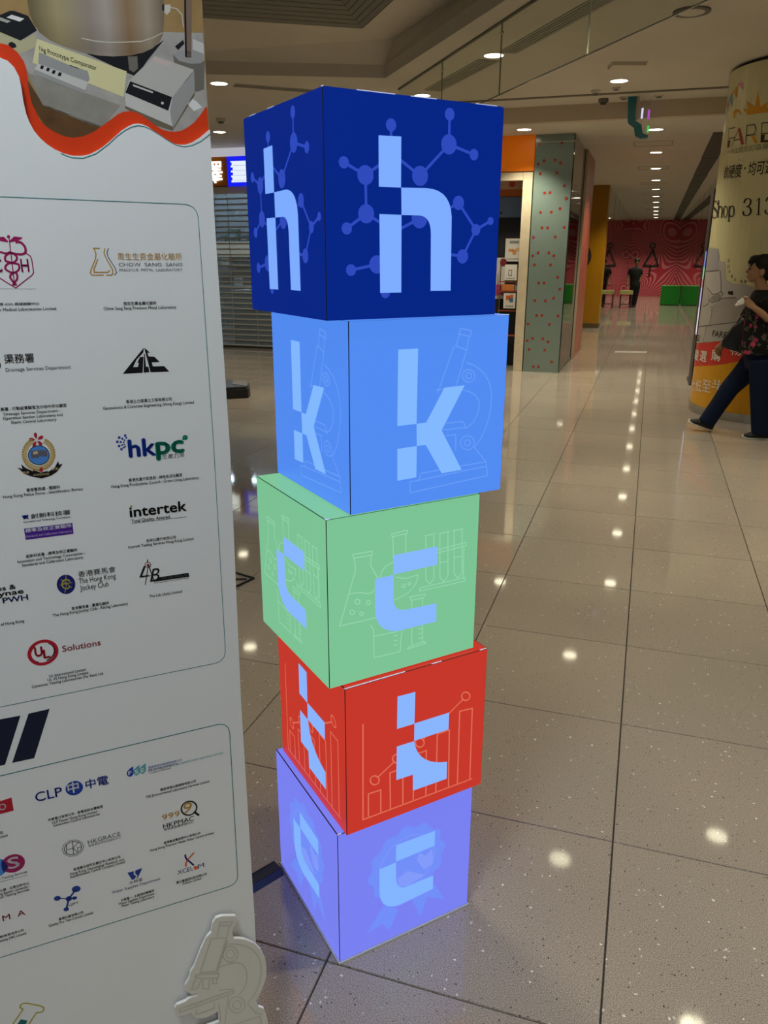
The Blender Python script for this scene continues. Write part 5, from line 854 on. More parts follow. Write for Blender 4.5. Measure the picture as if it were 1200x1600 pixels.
PHOTO_POLY=[
('wall','ph_tan',0,[(-0.276,1.8029),(-0.2703,1.842),(0.0202,1.879),(0.0121,1.7544),(-0.0949,1.7453),(-0.2818,1.763)]),
('counter','ph_marble',1,[(-0.2818,1.763),(-0.2252,1.7753),(-0.1956,1.7851),(0.015,1.7994),(0.0089,1.7043),(-0.0234,1.6712),(-0.0693,1.6724),(-0.1331,1.6762),(-0.2127,1.7339),(-0.2833,1.7529)]),
('counter_edge','ph_marble2',2,[(-0.2142,1.7338),(-0.2022,1.7313),(-0.1066,1.7055),(-0.1331,1.6762),(-0.2151,1.7035)]),
('cabinet','ph_wood',2,[(-0.2198,1.7067),(-0.2149,1.7049),(-0.1312,1.6785),(-0.1429,1.6569),(-0.2109,1.6605),(-0.2225,1.6852)]),
('vessel_shadow','ph_black',2,[(-0.196,1.7816),(-0.1392,1.7643),(-0.0604,1.776),(-0.0451,1.7861),(-0.0681,1.7607),(-0.0835,1.7404),(-0.095,1.7438)]),
('foot','ph_steel2',3,[(-0.0925,1.7629),(-0.0806,1.764),(-0.081,1.7501),(-0.087,1.7452),(-0.0923,1.7477)]),
('vessel','ph_steel',4,[(-0.1994,1.851),(-0.2045,1.811),(-0.2038,1.799),(-0.2008,1.7893),(-0.1948,1.7797),(-0.1842,1.7725),(-0.1687,1.7671),(-0.147,1.7622),(-0.1282,1.7607),(-0.1105,1.7612),(-0.0892,1.7643),(-0.073,1.769),(-0.0605,1.7752),(-0.051,1.7834),(-0.0463,1.7918),(-0.0434,1.8079),(-0.0382,1.8716)]),
('vessel_seam','ph_glint',5,[(-0.1467,1.7786),(-0.1303,1.7771),(-0.1135,1.7773),(-0.0916,1.7798),(-0.0742,1.7822),(-0.0594,1.7876),(-0.0465,1.7946),(-0.0465,1.7936),(-0.0595,1.7865),(-0.0743,1.7811),(-0.0917,1.7787),(-0.1136,1.7762),(-0.1304,1.776),(-0.1468,1.7776)]),
('meter','ph_black',3,[(-0.276,1.8029),(-0.2396,1.7925),(-0.2255,1.7994),(-0.2206,1.7999),(-0.2056,1.7962),(-0.1975,1.7815),(-0.2176,1.7686),(-0.2781,1.7884)]),
('meter_front','ph_cream2',3,[(-0.2781,1.7884),(-0.2176,1.7686),(-0.1994,1.7779),(-0.2004,1.7641),(-0.2195,1.7541),(-0.2804,1.7731)]),
('meter_label','ph_white',4,[(-0.23,1.7919),(-0.2239,1.7955),(-0.2103,1.7927),(-0.2157,1.7891)]),
('meter_label','ph_marble',4,[(-0.2441,1.7894),(-0.237,1.7915),(-0.2256,1.7884),(-0.23,1.7862)]),
('meter_knob','ph_black',4,[(-0.2315,1.7645),(-0.2277,1.7666),(-0.2238,1.7646),(-0.2228,1.7613),(-0.2273,1.7595),(-0.2313,1.7612)]),
('sign','ph_cream',5,[(-0.1986,1.7725),(-0.0956,1.7456),(-0.1021,1.7154),(-0.1446,1.7282),(-0.207,1.7455)]),
('strip_top','ph_grey',6,[(-0.1982,1.7581),(-0.1651,1.7471),(-0.1431,1.7419),(-0.1418,1.7327),(-0.1444,1.7296),(-0.2005,1.7454)]),
('strip_front','ph_light',6,[(-0.2005,1.7454),(-0.1437,1.7297),(-0.1485,1.7199),(-0.2057,1.7387)]),
('strip_low','ph_grey',6,[(-0.2057,1.7387),(-0.1485,1.7199),(-0.1505,1.7155),(-0.2077,1.7337)]),
('switch','ph_black',7,[(-0.1993,1.74),(-0.1973,1.7439),(-0.194,1.7432),(-0.1962,1.7392)]),
('switch','ph_black',7,[(-0.1927,1.7381),(-0.1906,1.742),(-0.1873,1.7413),(-0.1895,1.7374)]),
('switch','ph_black',7,[(-0.1863,1.7359),(-0.1842,1.7399),(-0.1809,1.7392),(-0.1831,1.7352)]),
('switch','ph_black',7,[(-0.1796,1.7339),(-0.1775,1.7379),(-0.1742,1.7372),(-0.1763,1.7332)]),
('strip_dot','ph_black',7,[(-0.1643,1.7472),(-0.1534,1.7443),(-0.1535,1.7434),(-0.1644,1.7463)]),
('pole','ph_pole',4,[(-0.0125,1.8749),(-0.0028,1.8761),(-0.0113,1.7688),(-0.018,1.7682)]),
('pole_shade','ph_black',5,[(-0.0137,1.8747),(-0.0113,1.875),(-0.0171,1.7683),(-0.0195,1.7695)]),
('stand_side','ph_steel2',3,[(-0.0351,1.7696),(0.0062,1.7674),(0.003,1.7324),(-0.0083,1.7285),(-0.0148,1.731),(-0.0333,1.7505)]),
('stand_top','ph_grey',4,[(-0.0351,1.7703),(-0.0248,1.7757),(-0.0098,1.7778),(0.0025,1.7745),(0.0071,1.7682),(0.0,1.7631),(-0.0126,1.7616),(-0.0274,1.7636)]),
('white_block','ph_light',3,[(-0.008,1.7912),(0.0067,1.7867),(0.0059,1.7748),(-0.0089,1.7786)]),
('valve','ph_glint',5,[(-0.0427,1.8257),(-0.0338,1.8274),(-0.0344,1.8195),(-0.0396,1.8147),(-0.0432,1.8193)]),
('valve','ph_black',6,[(-0.0443,1.8262),(-0.0415,1.8266),(-0.0421,1.8187),(-0.0448,1.8198)]),
('cable','ph_light',5,[(-0.034,1.8245),(-0.026,1.824),(-0.0192,1.8176),(-0.0186,1.8032),(-0.0196,1.8031),(-0.0202,1.8168),(-0.0265,1.8228),(-0.0341,1.8235)]),
('cable','ph_black',3,[(-0.0318,1.7801),(-0.0206,1.7885),(-0.0192,1.7843),(-0.0281,1.7761)]),
('box_top','ph_greylight',6,[(-0.0588,1.7667),(-0.0089,1.7548),(-0.0109,1.7509),(-0.0394,1.7201),(-0.0935,1.7352)]),
('box_side','ph_grey',6,[(-0.0089,1.7548),(-0.0095,1.7291),(-0.0419,1.6825),(-0.0436,1.7031),(-0.0394,1.7201)]),
('box_front','ph_light',6,[(-0.0935,1.7352),(-0.0394,1.7201),(-0.0445,1.7023),(-0.0426,1.6848),(-0.1003,1.7052),(-0.1005,1.7192)]),
('box_panel','ph_black',7,[(-0.0923,1.7346),(-0.0402,1.72),(-0.0465,1.7033),(-0.0996,1.7208)]),
('box_print','ph_light',8,[(-0.0887,1.7312),(-0.064,1.7246),(-0.065,1.7227),(-0.0897,1.7293)]),
('box_print','ph_light',8,[(-0.0543,1.7137),(-0.0511,1.7128),(-0.0526,1.71),(-0.0554,1.711)]),
('box_sticker','ph_pinkish',7,[(-0.0582,1.7645),(-0.0383,1.7601),(-0.0419,1.7565),(-0.0617,1.7606)]),
('box_base','ph_brown',5,[(-0.1011,1.7051),(-0.0426,1.6848),(-0.0099,1.7291),(-0.0102,1.7245),(-0.0426,1.6794),(-0.0698,1.6854),(-0.1021,1.7028)]),
('adaptor','ph_white',5,[(-0.018,1.7217),(-0.009,1.7177),(-0.001,1.7106),(-0.0124,1.7052),(-0.0211,1.7138)]),
]
PHOTO_SIGN=((-0.1973,1.7596),(-0.1323,1.7436),0.0057)
SCOPE_OUTLINE=[(-0.0794,0.3688),(-0.0727,0.3772),(-0.0621,0.3774),(-0.0368,0.3679),(-0.0345,0.3618),(-0.037,0.3493),(-0.0418,0.3433),(-0.0456,0.3313),(-0.0425,0.3163),(-0.0336,0.313),(-0.0229,0.3069),(-0.0053,0.2902),(0.0068,0.2698),(0.0142,0.2454),(0.016,0.223),(0.014,0.1998),(0.0083,0.1805),(-0.0002,0.1624),(-0.0096,0.1471),(-0.0036,0.1307),(0.0057,0.1225),(0.0089,0.1084),(0.0113,0.0972),(0.0131,0.0811),(0.0095,0.0573),(0.0022,0.0482),(-0.0441,0.0539),(-0.1079,0.0604),(-0.1513,0.0694),(-0.1549,0.0812),(-0.1502,0.1084),(-0.1436,0.1246),(-0.125,0.1316),(-0.083,0.131),(-0.0831,0.1579),(-0.0907,0.1543),(-0.1108,0.1532),(-0.1247,0.1612),(-0.1312,0.1716),(-0.1325,0.1782),(-0.1502,0.1785),(-0.1587,0.1826),(-0.1615,0.2029),(-0.1567,0.2088),(-0.1399,0.2102),(-0.1334,0.2142),(-0.1174,0.2137),(-0.118,0.2187),(-0.1293,0.2217),(-0.1389,0.2344),(-0.1389,0.246),(-0.129,0.2622),(-0.1273,0.273),(-0.1195,0.2833),(-0.1048,0.3178),(-0.0927,0.3408),(-0.0834,0.3482)]
SCOPE_LINES=[
[(-0.0664,0.3657),(-0.0437,0.3576),(-0.0468,0.3499),(-0.0677,0.3585),(-0.0664,0.3657)],
[(-0.0677,0.3585),(-0.0737,0.334)],
[(-0.0495,0.351),(-0.0563,0.3267)],
[(-0.0843,0.335),(-0.0564,0.3256),(-0.0804,0.2566),(-0.1102,0.2653),(-0.0843,0.335)],
[(-0.0549,0.3193),(-0.079,0.2513)],
[(-0.1191,0.2647),(-0.0755,0.2486),(-0.0779,0.2391),(-0.1095,0.2511),(-0.1194,0.2602),(-0.1191,0.2647)],
[(-0.1062,0.2472),(-0.1076,0.2257),(-0.0963,0.2204),(-0.094,0.2417)],
[(-0.1096,0.2488),(-0.1162,0.2308),(-0.1285,0.233),(-0.1219,0.2498),(-0.1163,0.2542)],
[(-0.0878,0.2412),(-0.0885,0.2298),(-0.0806,0.2262),(-0.0797,0.2399)],
[(-0.0373,0.2784),(-0.0379,0.2853),(-0.0404,0.2922),(-0.0443,0.298),(-0.0492,0.3019),(-0.0544,0.3035),(-0.0592,0.3025),(-0.063,0.2992),(-0.0653,0.2938),(-0.0657,0.2872),(-0.0642,0.2803),(-0.061,0.2738),(-0.0565,0.2688),(-0.0513,0.2659),(-0.0462,0.2655),(-0.0418,0.2677),(-0.0387,0.2722),(-0.0373,0.2784)],
[(-0.0436,0.2811),(-0.0442,0.2862),(-0.0466,0.2909),(-0.05,0.2942),(-0.0538,0.2952),(-0.0571,0.2938),(-0.0592,0.2903),(-0.0595,0.2855),(-0.0579,0.2804),(-0.055,0.2763),(-0.0512,0.274),(-0.0475,0.2742),(-0.0448,0.2767),(-0.0436,0.2811)],
[(-0.0304,0.1497),(-0.031,0.1575),(-0.0337,0.1653),(-0.0381,0.1719),(-0.0434,0.1765),(-0.0491,0.1785),(-0.0544,0.1776),(-0.0585,0.174),(-0.0609,0.1681),(-0.0614,0.1607),(-0.0597,0.1528),(-0.0562,0.1455),(-0.0513,0.1397),(-0.0457,0.1362),(-0.04,0.1356),(-0.0352,0.1379),(-0.0318,0.1428),(-0.0304,0.1497)],
[(-0.0377,0.1532),(-0.0384,0.1586),(-0.0408,0.1637),(-0.0444,0.1673),(-0.0483,0.1685),(-0.0517,0.1671),(-0.0538,0.1635),(-0.0541,0.1584),(-0.0525,0.153),(-0.0495,0.1485),(-0.0456,0.146),(-0.0418,0.146),(-0.039,0.1486),(-0.0377,0.1532)],
[(-0.0555,0.3104),(-0.0403,0.3039),(-0.0273,0.2957),(-0.0163,0.2858),(-0.0075,0.274),(-0.0008,0.2604),(0.0036,0.2449),(0.0058,0.2276),(0.0048,0.2133),(0.0026,0.2001),(-0.0007,0.1881),(-0.0052,0.1773),(-0.0108,0.1677),(-0.0176,0.1594),(-0.0255,0.1523)],
[(-0.0729,0.2625),(-0.0593,0.2635),(-0.0479,0.2619),(-0.0386,0.2579),(-0.0314,0.2514),(-0.0264,0.2424),(-0.0236,0.2308),(-0.0231,0.2166),(-0.0241,0.2091),(-0.0257,0.2023),(-0.0279,0.1963),(-0.0307,0.191),(-0.0341,0.1866),(-0.0382,0.1829),(-0.0428,0.18)],
[(-0.1522,0.1984),(-0.0512,0.1959),(-0.0507,0.1885),(-0.1529,0.1893),(-0.1522,0.1984)],
[(-0.0781,0.2084),(-0.0501,0.199)],
[(-0.1232,0.1821),(-0.1241,0.1705),(-0.0898,0.1684),(-0.0889,0.1824)],
[(-0.08,0.1782),(-0.0794,0.1292)],
[(-0.0611,0.1861),(-0.0726,0.1185)],
[(-0.0256,0.1499),(-0.01,0.1188),(0.0012,0.1096)],
[(-0.0748,0.1122),(-0.0028,0.1066),(0.0001,0.0875),(-0.076,0.0929)],
]
COLUMN_POLY=[
('col_pink',0,[(-0.8289,3.036),(-0.7432,3.0326),(-0.7235,2.9595)]),
('col_gold',0,[(-0.908,2.9827),(-0.8344,3.0175),(-0.8115,2.9182)]),
('col_blue',0,[(-0.9963,2.9402),(-0.9283,2.9833),(-0.8849,2.8593)]),
('col_pink',0,[(-1.0998,2.9118),(-1.0125,2.9299),(-0.9839,2.827)]),
('col_gold',0,[(-0.6262,2.7468),(-0.698,2.8113),(-0.6238,2.7854),(-0.6658,2.8694),(-0.5605,2.7983),(-0.5514,2.9372),(-0.5055,2.7943),(-0.4376,2.8258),(-0.4458,2.7748),(-0.3868,2.7721),(-0.4243,2.7417)]),
('col_gold',0,[(-0.8251,2.7518),(-0.8443,2.8048),(-0.8027,2.823),(-0.7424,2.8035),(-0.6954,2.7541),(-0.771,2.7962),(-0.8024,2.7832),(-0.7931,2.747)]),
('col_red',1,[(-0.728,2.648),(-0.704,2.6517),(-0.6243,2.5076),(-0.6606,2.5078)]),
('col_gold',1,[(-0.5574,2.5649),(-0.5302,2.5656),(-0.4797,2.5044),(-0.5072,2.5004)]),
('col_brown',1,[(-0.8861,2.5682),(-0.8278,2.5647),(-0.8334,2.5053),(-0.8764,2.5054)]),
('col_brown',1,[(-0.4596,2.5635),(-0.4231,2.5635),(-0.4214,2.5179),(-0.3581,2.5185),(-0.3548,2.497),(-0.4542,2.5018)]),
('col_chair',0,[(-1.1572,1.6043),(-1.1578,1.6166),(-0.9414,1.6231),(-0.7939,1.6068),(-0.7562,1.4955),(-0.6698,1.4901),(-0.6222,1.3274),(-0.5336,1.2948),(-0.4084,1.2925),(-0.3395,1.2714),(-0.284,1.2044),(-0.2402,0.9757),(-0.2212,0.8013),(-0.5614,0.7573),(-1.158,0.6779),(-1.1579,0.8488),(-1.0974,1.1402),(-1.0891,1.2346),(-1.1589,1.3886)]),
('col_head',1,[(-1.1574,1.6105),(-0.7931,1.6039),(-0.7379,1.4144),(-0.8517,1.4055),(-1.0621,1.3975)]),
('col_back',1,[(-1.0455,1.3873),(-0.7304,1.4027),(-0.6914,1.3079),(-0.6722,1.2255),(-0.7112,1.199),(-0.7936,1.1895),(-0.8684,1.224),(-0.9577,1.2545)]),
('col_seat',1,[(-0.7733,1.0825),(-0.6869,1.1264),(-0.6396,1.1543),(-0.4854,1.167),(-0.2758,1.1474),(-0.2462,0.9783),(-0.4512,0.9474),(-0.7762,0.9045),(-0.7626,1.0038)]),
('col_foot',1,[(-0.8175,0.8764),(-0.4497,0.9374),(-0.2449,0.9696),(-0.224,0.8011),(-0.5619,0.7603),(-0.8549,0.7162),(-0.8348,0.7937)]),
('col_ink',2,[(-0.5799,1.2219),(-0.5257,1.2251),(-0.5184,1.1891),(-0.5738,1.1951)]),
('col_chair2',1,[(-0.7894,1.1727),(-0.6995,1.1887),(-0.6647,1.1961),(-0.6808,1.1417),(-0.7646,1.1164),(-0.8417,1.1337)]),
]
COLUMN_STROKE=[
('col_brown',1,0.008,[(-0.864,2.5141),(-0.8936,2.6712),(-0.7726,2.6642)]),
('col_brown',1,0.008,[(-0.8709,2.5846),(-0.7638,2.5807)]),
('col_brown',1,0.008,[(-0.7976,2.506),(-0.7147,2.6561)]),
('col_brown',1,0.008,[(-0.7653,2.5557),(-0.6774,2.5537)]),
('col_brown',1,0.008,[(-0.6059,2.5054),(-0.6183,2.6608),(-0.5358,2.6559),(-0.5144,2.6154),(-0.5282,2.5752),(-0.6096,2.5771)]),
('col_brown',1,0.008,[(-0.4504,2.5062),(-0.464,2.6606),(-0.3793,2.6566)]),
('col_brown',1,0.008,[(-0.4555,2.5728),(-0.366,2.5702)]),
('col_seam',1,0.008,[(-1.0719,1.393),(-0.8375,1.4028),(-0.737,1.4103)]),
('col_seam',1,0.008,[(-0.7216,1.4076),(-0.6869,1.308),(-0.6676,1.2198),(-0.7102,1.1942),(-0.7924,1.1847),(-0.8665,1.218),(-0.9437,1.2457)]),
('col_seam',1,0.008,[(-0.6693,1.2197),(-0.6392,1.1972),(-0.6875,1.1293),(-0.7847,1.1062),(-0.8536,1.127)]),
('col_seam',1,0.008,[(-0.6875,1.1293),(-0.6482,1.1551),(-0.4856,1.1682)]),
('col_seam',1,0.008,[(-0.8569,1.0901),(-0.9311,1.0674),(-1.0069,1.0568)]),
('col_seam',1,0.008,[(-0.783,1.0758),(-0.7658,1.0036),(-0.7811,0.9011)]),
('col_seam',1,0.008,[(-1.158,0.8391),(-0.8255,0.882),(-0.4506,0.9433),(-0.2458,0.9754)]),
('col_seam',1,0.008,[(-0.8312,0.8784),(-0.8483,0.7925),(-0.8695,0.7147)]),
('col_seam',1,0.008,[(-0.87,1.1813),(-0.8569,1.0901)]),
]
COLUMN_TEXT=[
('一法比梳化訂造專',-0.8656,2.4419,0.49,0.05,'col_grey',0,0),
('軟硬度',-0.8729,2.2306,0.2653,0.115,'col_ink',0.004,0),
('·',-0.5847,2.2466,0.0183,0.115,'col_ink',0,0),
('均可選',-0.536,2.2366,0.2353,0.115,'col_ink',0.004,0),
('FARE',-0.7135,0.7893,0.1911,0.06,'col_ink',0.01,0.1),
('E',-1.1586,0.7143,0.2128,0.06,'col_ink',0.01,0.1),
('五',-0.638,1.4874,0.0288,0.028,'col_ink',0,0),
('日',-0.6294,1.4325,0.0285,0.028,'col_ink',0,0),
('本',-0.6074,1.3864,0.0276,0.028,'col_ink',0,0),
('最',-0.5736,1.3464,0.0263,0.028,'col_ink',0,0),
('紅',-0.529,1.3185,0.0248,0.028,'col_ink',0,0),
('醫',-0.4624,1.3028,0.023,0.028,'col_ink',0,0),
('師',-0.4208,1.301,0.0221,0.028,'col_ink',0,0),
('嚴',-1.158,0.5187,0.2311,0.105,'white',0.01,0),
('選',-0.8938,0.5304,0.1374,0.105,'white',0.01,0),
('購',-0.6822,0.5615,0.1168,0.105,'white',0.01,0),
('物',-0.4679,0.6375,0.1161,0.105,'white',0.01,0),
('比',-1.1582,0.2061,0.2206,0.115,'white',0.004,0),
('低',-0.9102,0.2251,0.1368,0.115,'white',0.004,0),
('至',-0.7635,0.2431,0.1282,0.115,'white',0.004,0),
('半',-0.6263,0.2654,0.1665,0.12,'white',0.004,0),
]
COLUMN_SERIF=[
[[(-0.9486,2.0127),(-0.9521,2.0174),(-0.9404,2.0227),(-0.9366,2.019)],[(-0.9521,2.0174),(-0.9552,2.0223),(-0.944,2.0267),(-0.9404,2.0227)],[(-0.9552,2.0223),(-0.958,2.0267),(-0.9481,2.031),(-0.944,2.0267)],[(-0.958,2.0267),(-0.9609,2.0306),(-0.9529,2.0356),(-0.9481,2.031)],[(-0.9609,2.0306),(-0.9642,2.034),(-0.9587,2.0399),(-0.9529,2.0356)],[(-0.9642,2.034),(-0.9687,2.037),(-0.9656,2.0435),(-0.9587,2.0399)],[(-0.9687,2.037),(-0.975,2.0396),(-0.9734,2.0465),(-0.9656,2.0435)],[(-0.975,2.0396),(-0.983,2.0421),(-0.9823,2.0493),(-0.9734,2.0465)],[(-0.983,2.0421),(-0.9922,2.0443),(-0.9924,2.0518),(-0.9823,2.0493)],[(-0.9922,2.0443),(-1.0023,2.046),(-1.0037,2.0537),(-0.9924,2.0518)],[(-1.0023,2.046),(-1.0132,2.0472),(-1.016,2.055),(-1.0037,2.0537)],[(-1.0132,2.0472),(-1.0247,2.0477),(-1.0293,2.0556),(-1.016,2.055)],[(-1.0247,2.0477),(-1.0381,2.0475),(-1.0446,2.0555),(-1.0293,2.0556)],[(-1.0381,2.0475),(-1.055,2.0467),(-1.0639,2.0547),(-1.0446,2.0555)],[(-1.055,2.0467),(-1.0756,2.0455),(-1.0885,2.0537),(-1.0639,2.0547)],[(-1.0756,2.0455),(-1.1004,2.0439),(-1.1263,2.0531),(-1.0885,2.0537)],[(-1.1004,2.0439),(-1.1345,2.0423),(-1.1587,2.0519),(-1.1263,2.0531)],[(-1.1345,2.0423),(-1.1588,2.0402),(-1.1586,2.0483),(-1.1587,2.0519)],[(-1.1588,2.0402),(-1.1588,2.0367),(-1.1585,2.0439),(-1.1586,2.0483)],[(-1.1588,2.0367),(-1.1587,2.0328),(-1.1584,2.0385),(-1.1585,2.0439)],[(-1.1587,2.0328),(-1.1587,2.0289),(-1.1583,2.0325),(-1.1584,2.0385)],[(-1.1587,2.0289),(-1.1588,2.0253),(-1.1583,2.026),(-1.1583,2.0325)],[(-1.1588,2.0253),(-1.1588,2.0222),(-1.1584,2.0192),(-1.1583,2.026)],[(-1.1588,2.0222),(-1.1589,2.02),(-1.1585,2.0122),(-1.1584,2.0192)],[(-1.1589,2.02),(-1.1284,2.0164),(-1.1586,2.0057),(-1.1585,2.0122)],[(-1.1284,2.0164),(-1.1055,2.0126),(-1.1588,1.9999),(-1.1586,2.0057)],[(-1.1055,2.0126),(-1.0851,2.0086),(-1.1198,1.9927),(-1.1588,1.9999)],[(-1.0851,2.0086),(-1.0665,2.0046),(-1.0876,1.9863),(-1.1198,1.9927)],[(-1.0665,2.0046),(-1.0497,2.0006),(-1.0656,1.9808),(-1.0876,1.9863)],[(-1.0497,2.0006),(-1.0353,1.9969),(-1.0474,1.9755),(-1.0656,1.9808)],[(-1.0353,1.9969),(-1.0222,1.9937),(-1.0303,1.9705),(-1.0474,1.9755)],[(-1.0222,1.9937),(-1.0088,1.9905),(-1.0141,1.966),(-1.0303,1.9705)],[(-1.0088,1.9905),(-0.9953,1.9873),(-0.9996,1.9618),(-1.0141,1.966)],[(-0.9953,1.9873),(-0.9823,1.9837),(-0.9869,1.9583),(-0.9996,1.9618)],[(-0.9823,1.9837),(-0.9702,1.9793),(-0.9761,1.9554),(-0.9869,1.9583)],[(-0.9702,1.9793),(-0.9597,1.9747),(-0.967,1.9524),(-0.9761,1.9554)],[(-0.9597,1.9747),(-0.9508,1.9702),(-0.9582,1.949),(-0.967,1.9524)],[(-0.9508,1.9702),(-0.9422,1.9657),(-0.9497,1.9457),(-0.9582,1.949)],[(-0.9422,1.9657),(-0.934,1.9608),(-0.9425,1.9425),(-0.9497,1.9457)],[(-0.934,1.9608),(-0.9263,1.9553),(-0.9369,1.9397),(-0.9425,1.9425)],[(-0.9263,1.9553),(-0.9194,1.9487),(-0.9334,1.9376),(-0.9369,1.9397)],[(-0.9194,1.9487),(-0.9144,1.9406),(-0.9317,1.9364),(-0.9334,1.9376)],[(-0.9144,1.9406),(-0.9124,1.9323),(-0.9302,1.934),(-0.9317,1.9364)],[(-0.9124,1.9323),(-0.9127,1.9247),(-0.929,1.9296),(-0.9302,1.934)],[(-0.9127,1.9247),(-0.9145,1.9177),(-0.9287,1.9241),(-0.929,1.9296)],[(-0.9145,1.9177),(-0.9175,1.9113),(-0.9295,1.9184),(-0.9287,1.9241)],[(-0.9175,1.9113),(-0.9215,1.9057),(-0.9314,1.9132),(-0.9295,1.9184)],[(-0.9215,1.9057),(-0.9265,1.9013),(-0.9342,1.909),(-0.9314,1.9132)],[(-0.9265,1.9013),(-0.9328,1.898),(-0.9387,1.9056),(-0.9342,1.909)],[(-0.9328,1.898),(-0.9405,1.8954),(-0.9453,1.9029),(-0.9387,1.9056)],[(-0.9405,1.8954),(-0.9492,1.8933),(-0.9535,1.901),(-0.9453,1.9029)],[(-0.9492,1.8933),(-0.959,1.8919),(-0.9628,1.8997),(-0.9535,1.901)],[(-0.959,1.8919),(-0.9696,1.8912),(-0.9729,1.8991),(-0.9628,1.8997)],[(-0.9696,1.8912),(-0.9804,1.8912),(-0.983,1.8991),(-0.9729,1.8991)],[(-0.9804,1.8912),(-0.9923,1.892),(-0.9941,1.8998),(-0.983,1.8991)],[(-0.9923,1.892),(-1.0061,1.8937),(-1.0072,1.9014),(-0.9941,1.8998)],[(-1.0061,1.8937),(-1.0216,1.8961),(-1.0218,1.9036),(-1.0072,1.9014)],[(-1.0216,1.8961),(-1.0385,1.8991),(-1.0373,1.9065),(-1.0218,1.9036)],[(-1.0385,1.8991),(-1.0564,1.9027),(-1.0529,1.9098),(-1.0373,1.9065)],[(-1.0564,1.9027),(-1.0755,1.9066),(-1.0662,1.9135),(-1.0529,1.9098)],[(-1.0755,1.9066),(-1.0961,1.9118),(-1.0751,1.917),(-1.0662,1.9135)],[(-1.0961,1.9118),(-1.1193,1.9183),(-1.0809,1.9208),(-1.0751,1.917)],[(-1.1193,1.9183),(-1.1589,1.9257),(-1.0855,1.9251),(-1.0809,1.9208)],[(-1.1589,1.9257),(-1.1588,1.9311),(-1.0898,1.9303),(-1.0855,1.9251)],[(-1.1588,1.9311),(-1.1587,1.9357),(-1.0957,1.9362),(-1.0898,1.9303)],[(-1.1587,1.9357),(-1.1586,1.9401),(-1.1044,1.9421),(-1.0957,1.9362)],[(-0.9465,2.0435),(-0.9367,2.0064),(-0.9435,2.0068),(-0.9536,2.0439)],[(-1.1153,1.9042),(-1.1587,1.9471),(-1.1422,1.9463),(-1.0888,1.9031)]],
[[(-0.8993,1.8958),(-0.9336,2.0522),(-0.9083,2.0505),(-0.877,1.8948)],[(-0.904,1.9713),(-0.8997,1.9758),(-0.886,1.9637),(-0.8905,1.9592)],[(-0.8997,1.9758),(-0.8956,1.9805),(-0.8816,1.9685),(-0.886,1.9637)],[(-0.8956,1.9805),(-0.8911,1.9853),(-0.8778,1.9733),(-0.8816,1.9685)],[(-0.8911,1.9853),(-0.8861,1.9897),(-0.8743,1.9777),(-0.8778,1.9733)],[(-0.8861,1.9897),(-0.8803,1.9932),(-0.8712,1.9816),(-0.8743,1.9777)],[(-0.8803,1.9932),(-0.874,1.9952),(-0.868,1.9847),(-0.8712,1.9816)],[(-0.874,1.9952),(-0.8676,1.9961),(-0.8638,1.9869),(-0.868,1.9847)],[(-0.8676,1.9961),(-0.8611,1.9964),(-0.8587,1.9881),(-0.8638,1.9869)],[(-0.8611,1.9964),(-0.8547,1.9961),(-0.8533,1.9884),(-0.8587,1.9881)],[(-0.8547,1.9961),(-0.8485,1.9957),(-0.848,1.9875),(-0.8533,1.9884)],[(-0.8485,1.9957),(-0.8426,1.9948),(-0.8433,1.9856),(-0.848,1.9875)],[(-0.8426,1.9948),(-0.8371,1.9933),(-0.8398,1.983),(-0.8433,1.9856)],[(-0.8371,1.9933),(-0.832,1.991),(-0.8374,1.9801),(-0.8398,1.983)],[(-0.832,1.991),(-0.8271,1.9877),(-0.8357,1.9771),(-0.8374,1.9801)],[(-0.8271,1.9877),(-0.8225,1.983),(-0.8345,1.9741),(-0.8357,1.9771)],[(-0.8225,1.983),(-0.8186,1.9772),(-0.8331,1.9706),(-0.8345,1.9741)],[(-0.8186,1.9772),(-0.8154,1.9703),(-0.8314,1.966),(-0.8331,1.9706)],[(-0.8154,1.9703),(-0.8126,1.9623),(-0.8296,1.9601),(-0.8314,1.966)],[(-0.8126,1.9623),(-0.8102,1.9528),(-0.8277,1.9524),(-0.8296,1.9601)],[(-0.8102,1.9528),(-0.8083,1.942),(-0.826,1.9428),(-0.8277,1.9524)],[(-0.8083,1.942),(-0.8066,1.9305),(-0.8243,1.9319),(-0.826,1.9428)],[(-0.8066,1.9305),(-0.8051,1.9186),(-0.8227,1.9202),(-0.8243,1.9319)],[(-0.8051,1.9186),(-0.8036,1.907),(-0.8211,1.9083),(-0.8227,1.9202)],[(-0.8036,1.907),(-0.802,1.8958),(-0.8194,1.897),(-0.8211,1.9083)],[(-0.9175,1.9013),(-0.8614,1.8987),(-0.8606,1.894),(-0.9165,1.8966)],[(-0.8337,1.8974),(-0.7901,1.8955),(-0.7894,1.8908),(-0.8329,1.8928)],[(-0.9535,2.0519),(-0.9159,2.0525),(-0.9139,2.0463),(-0.9511,2.0456)]],
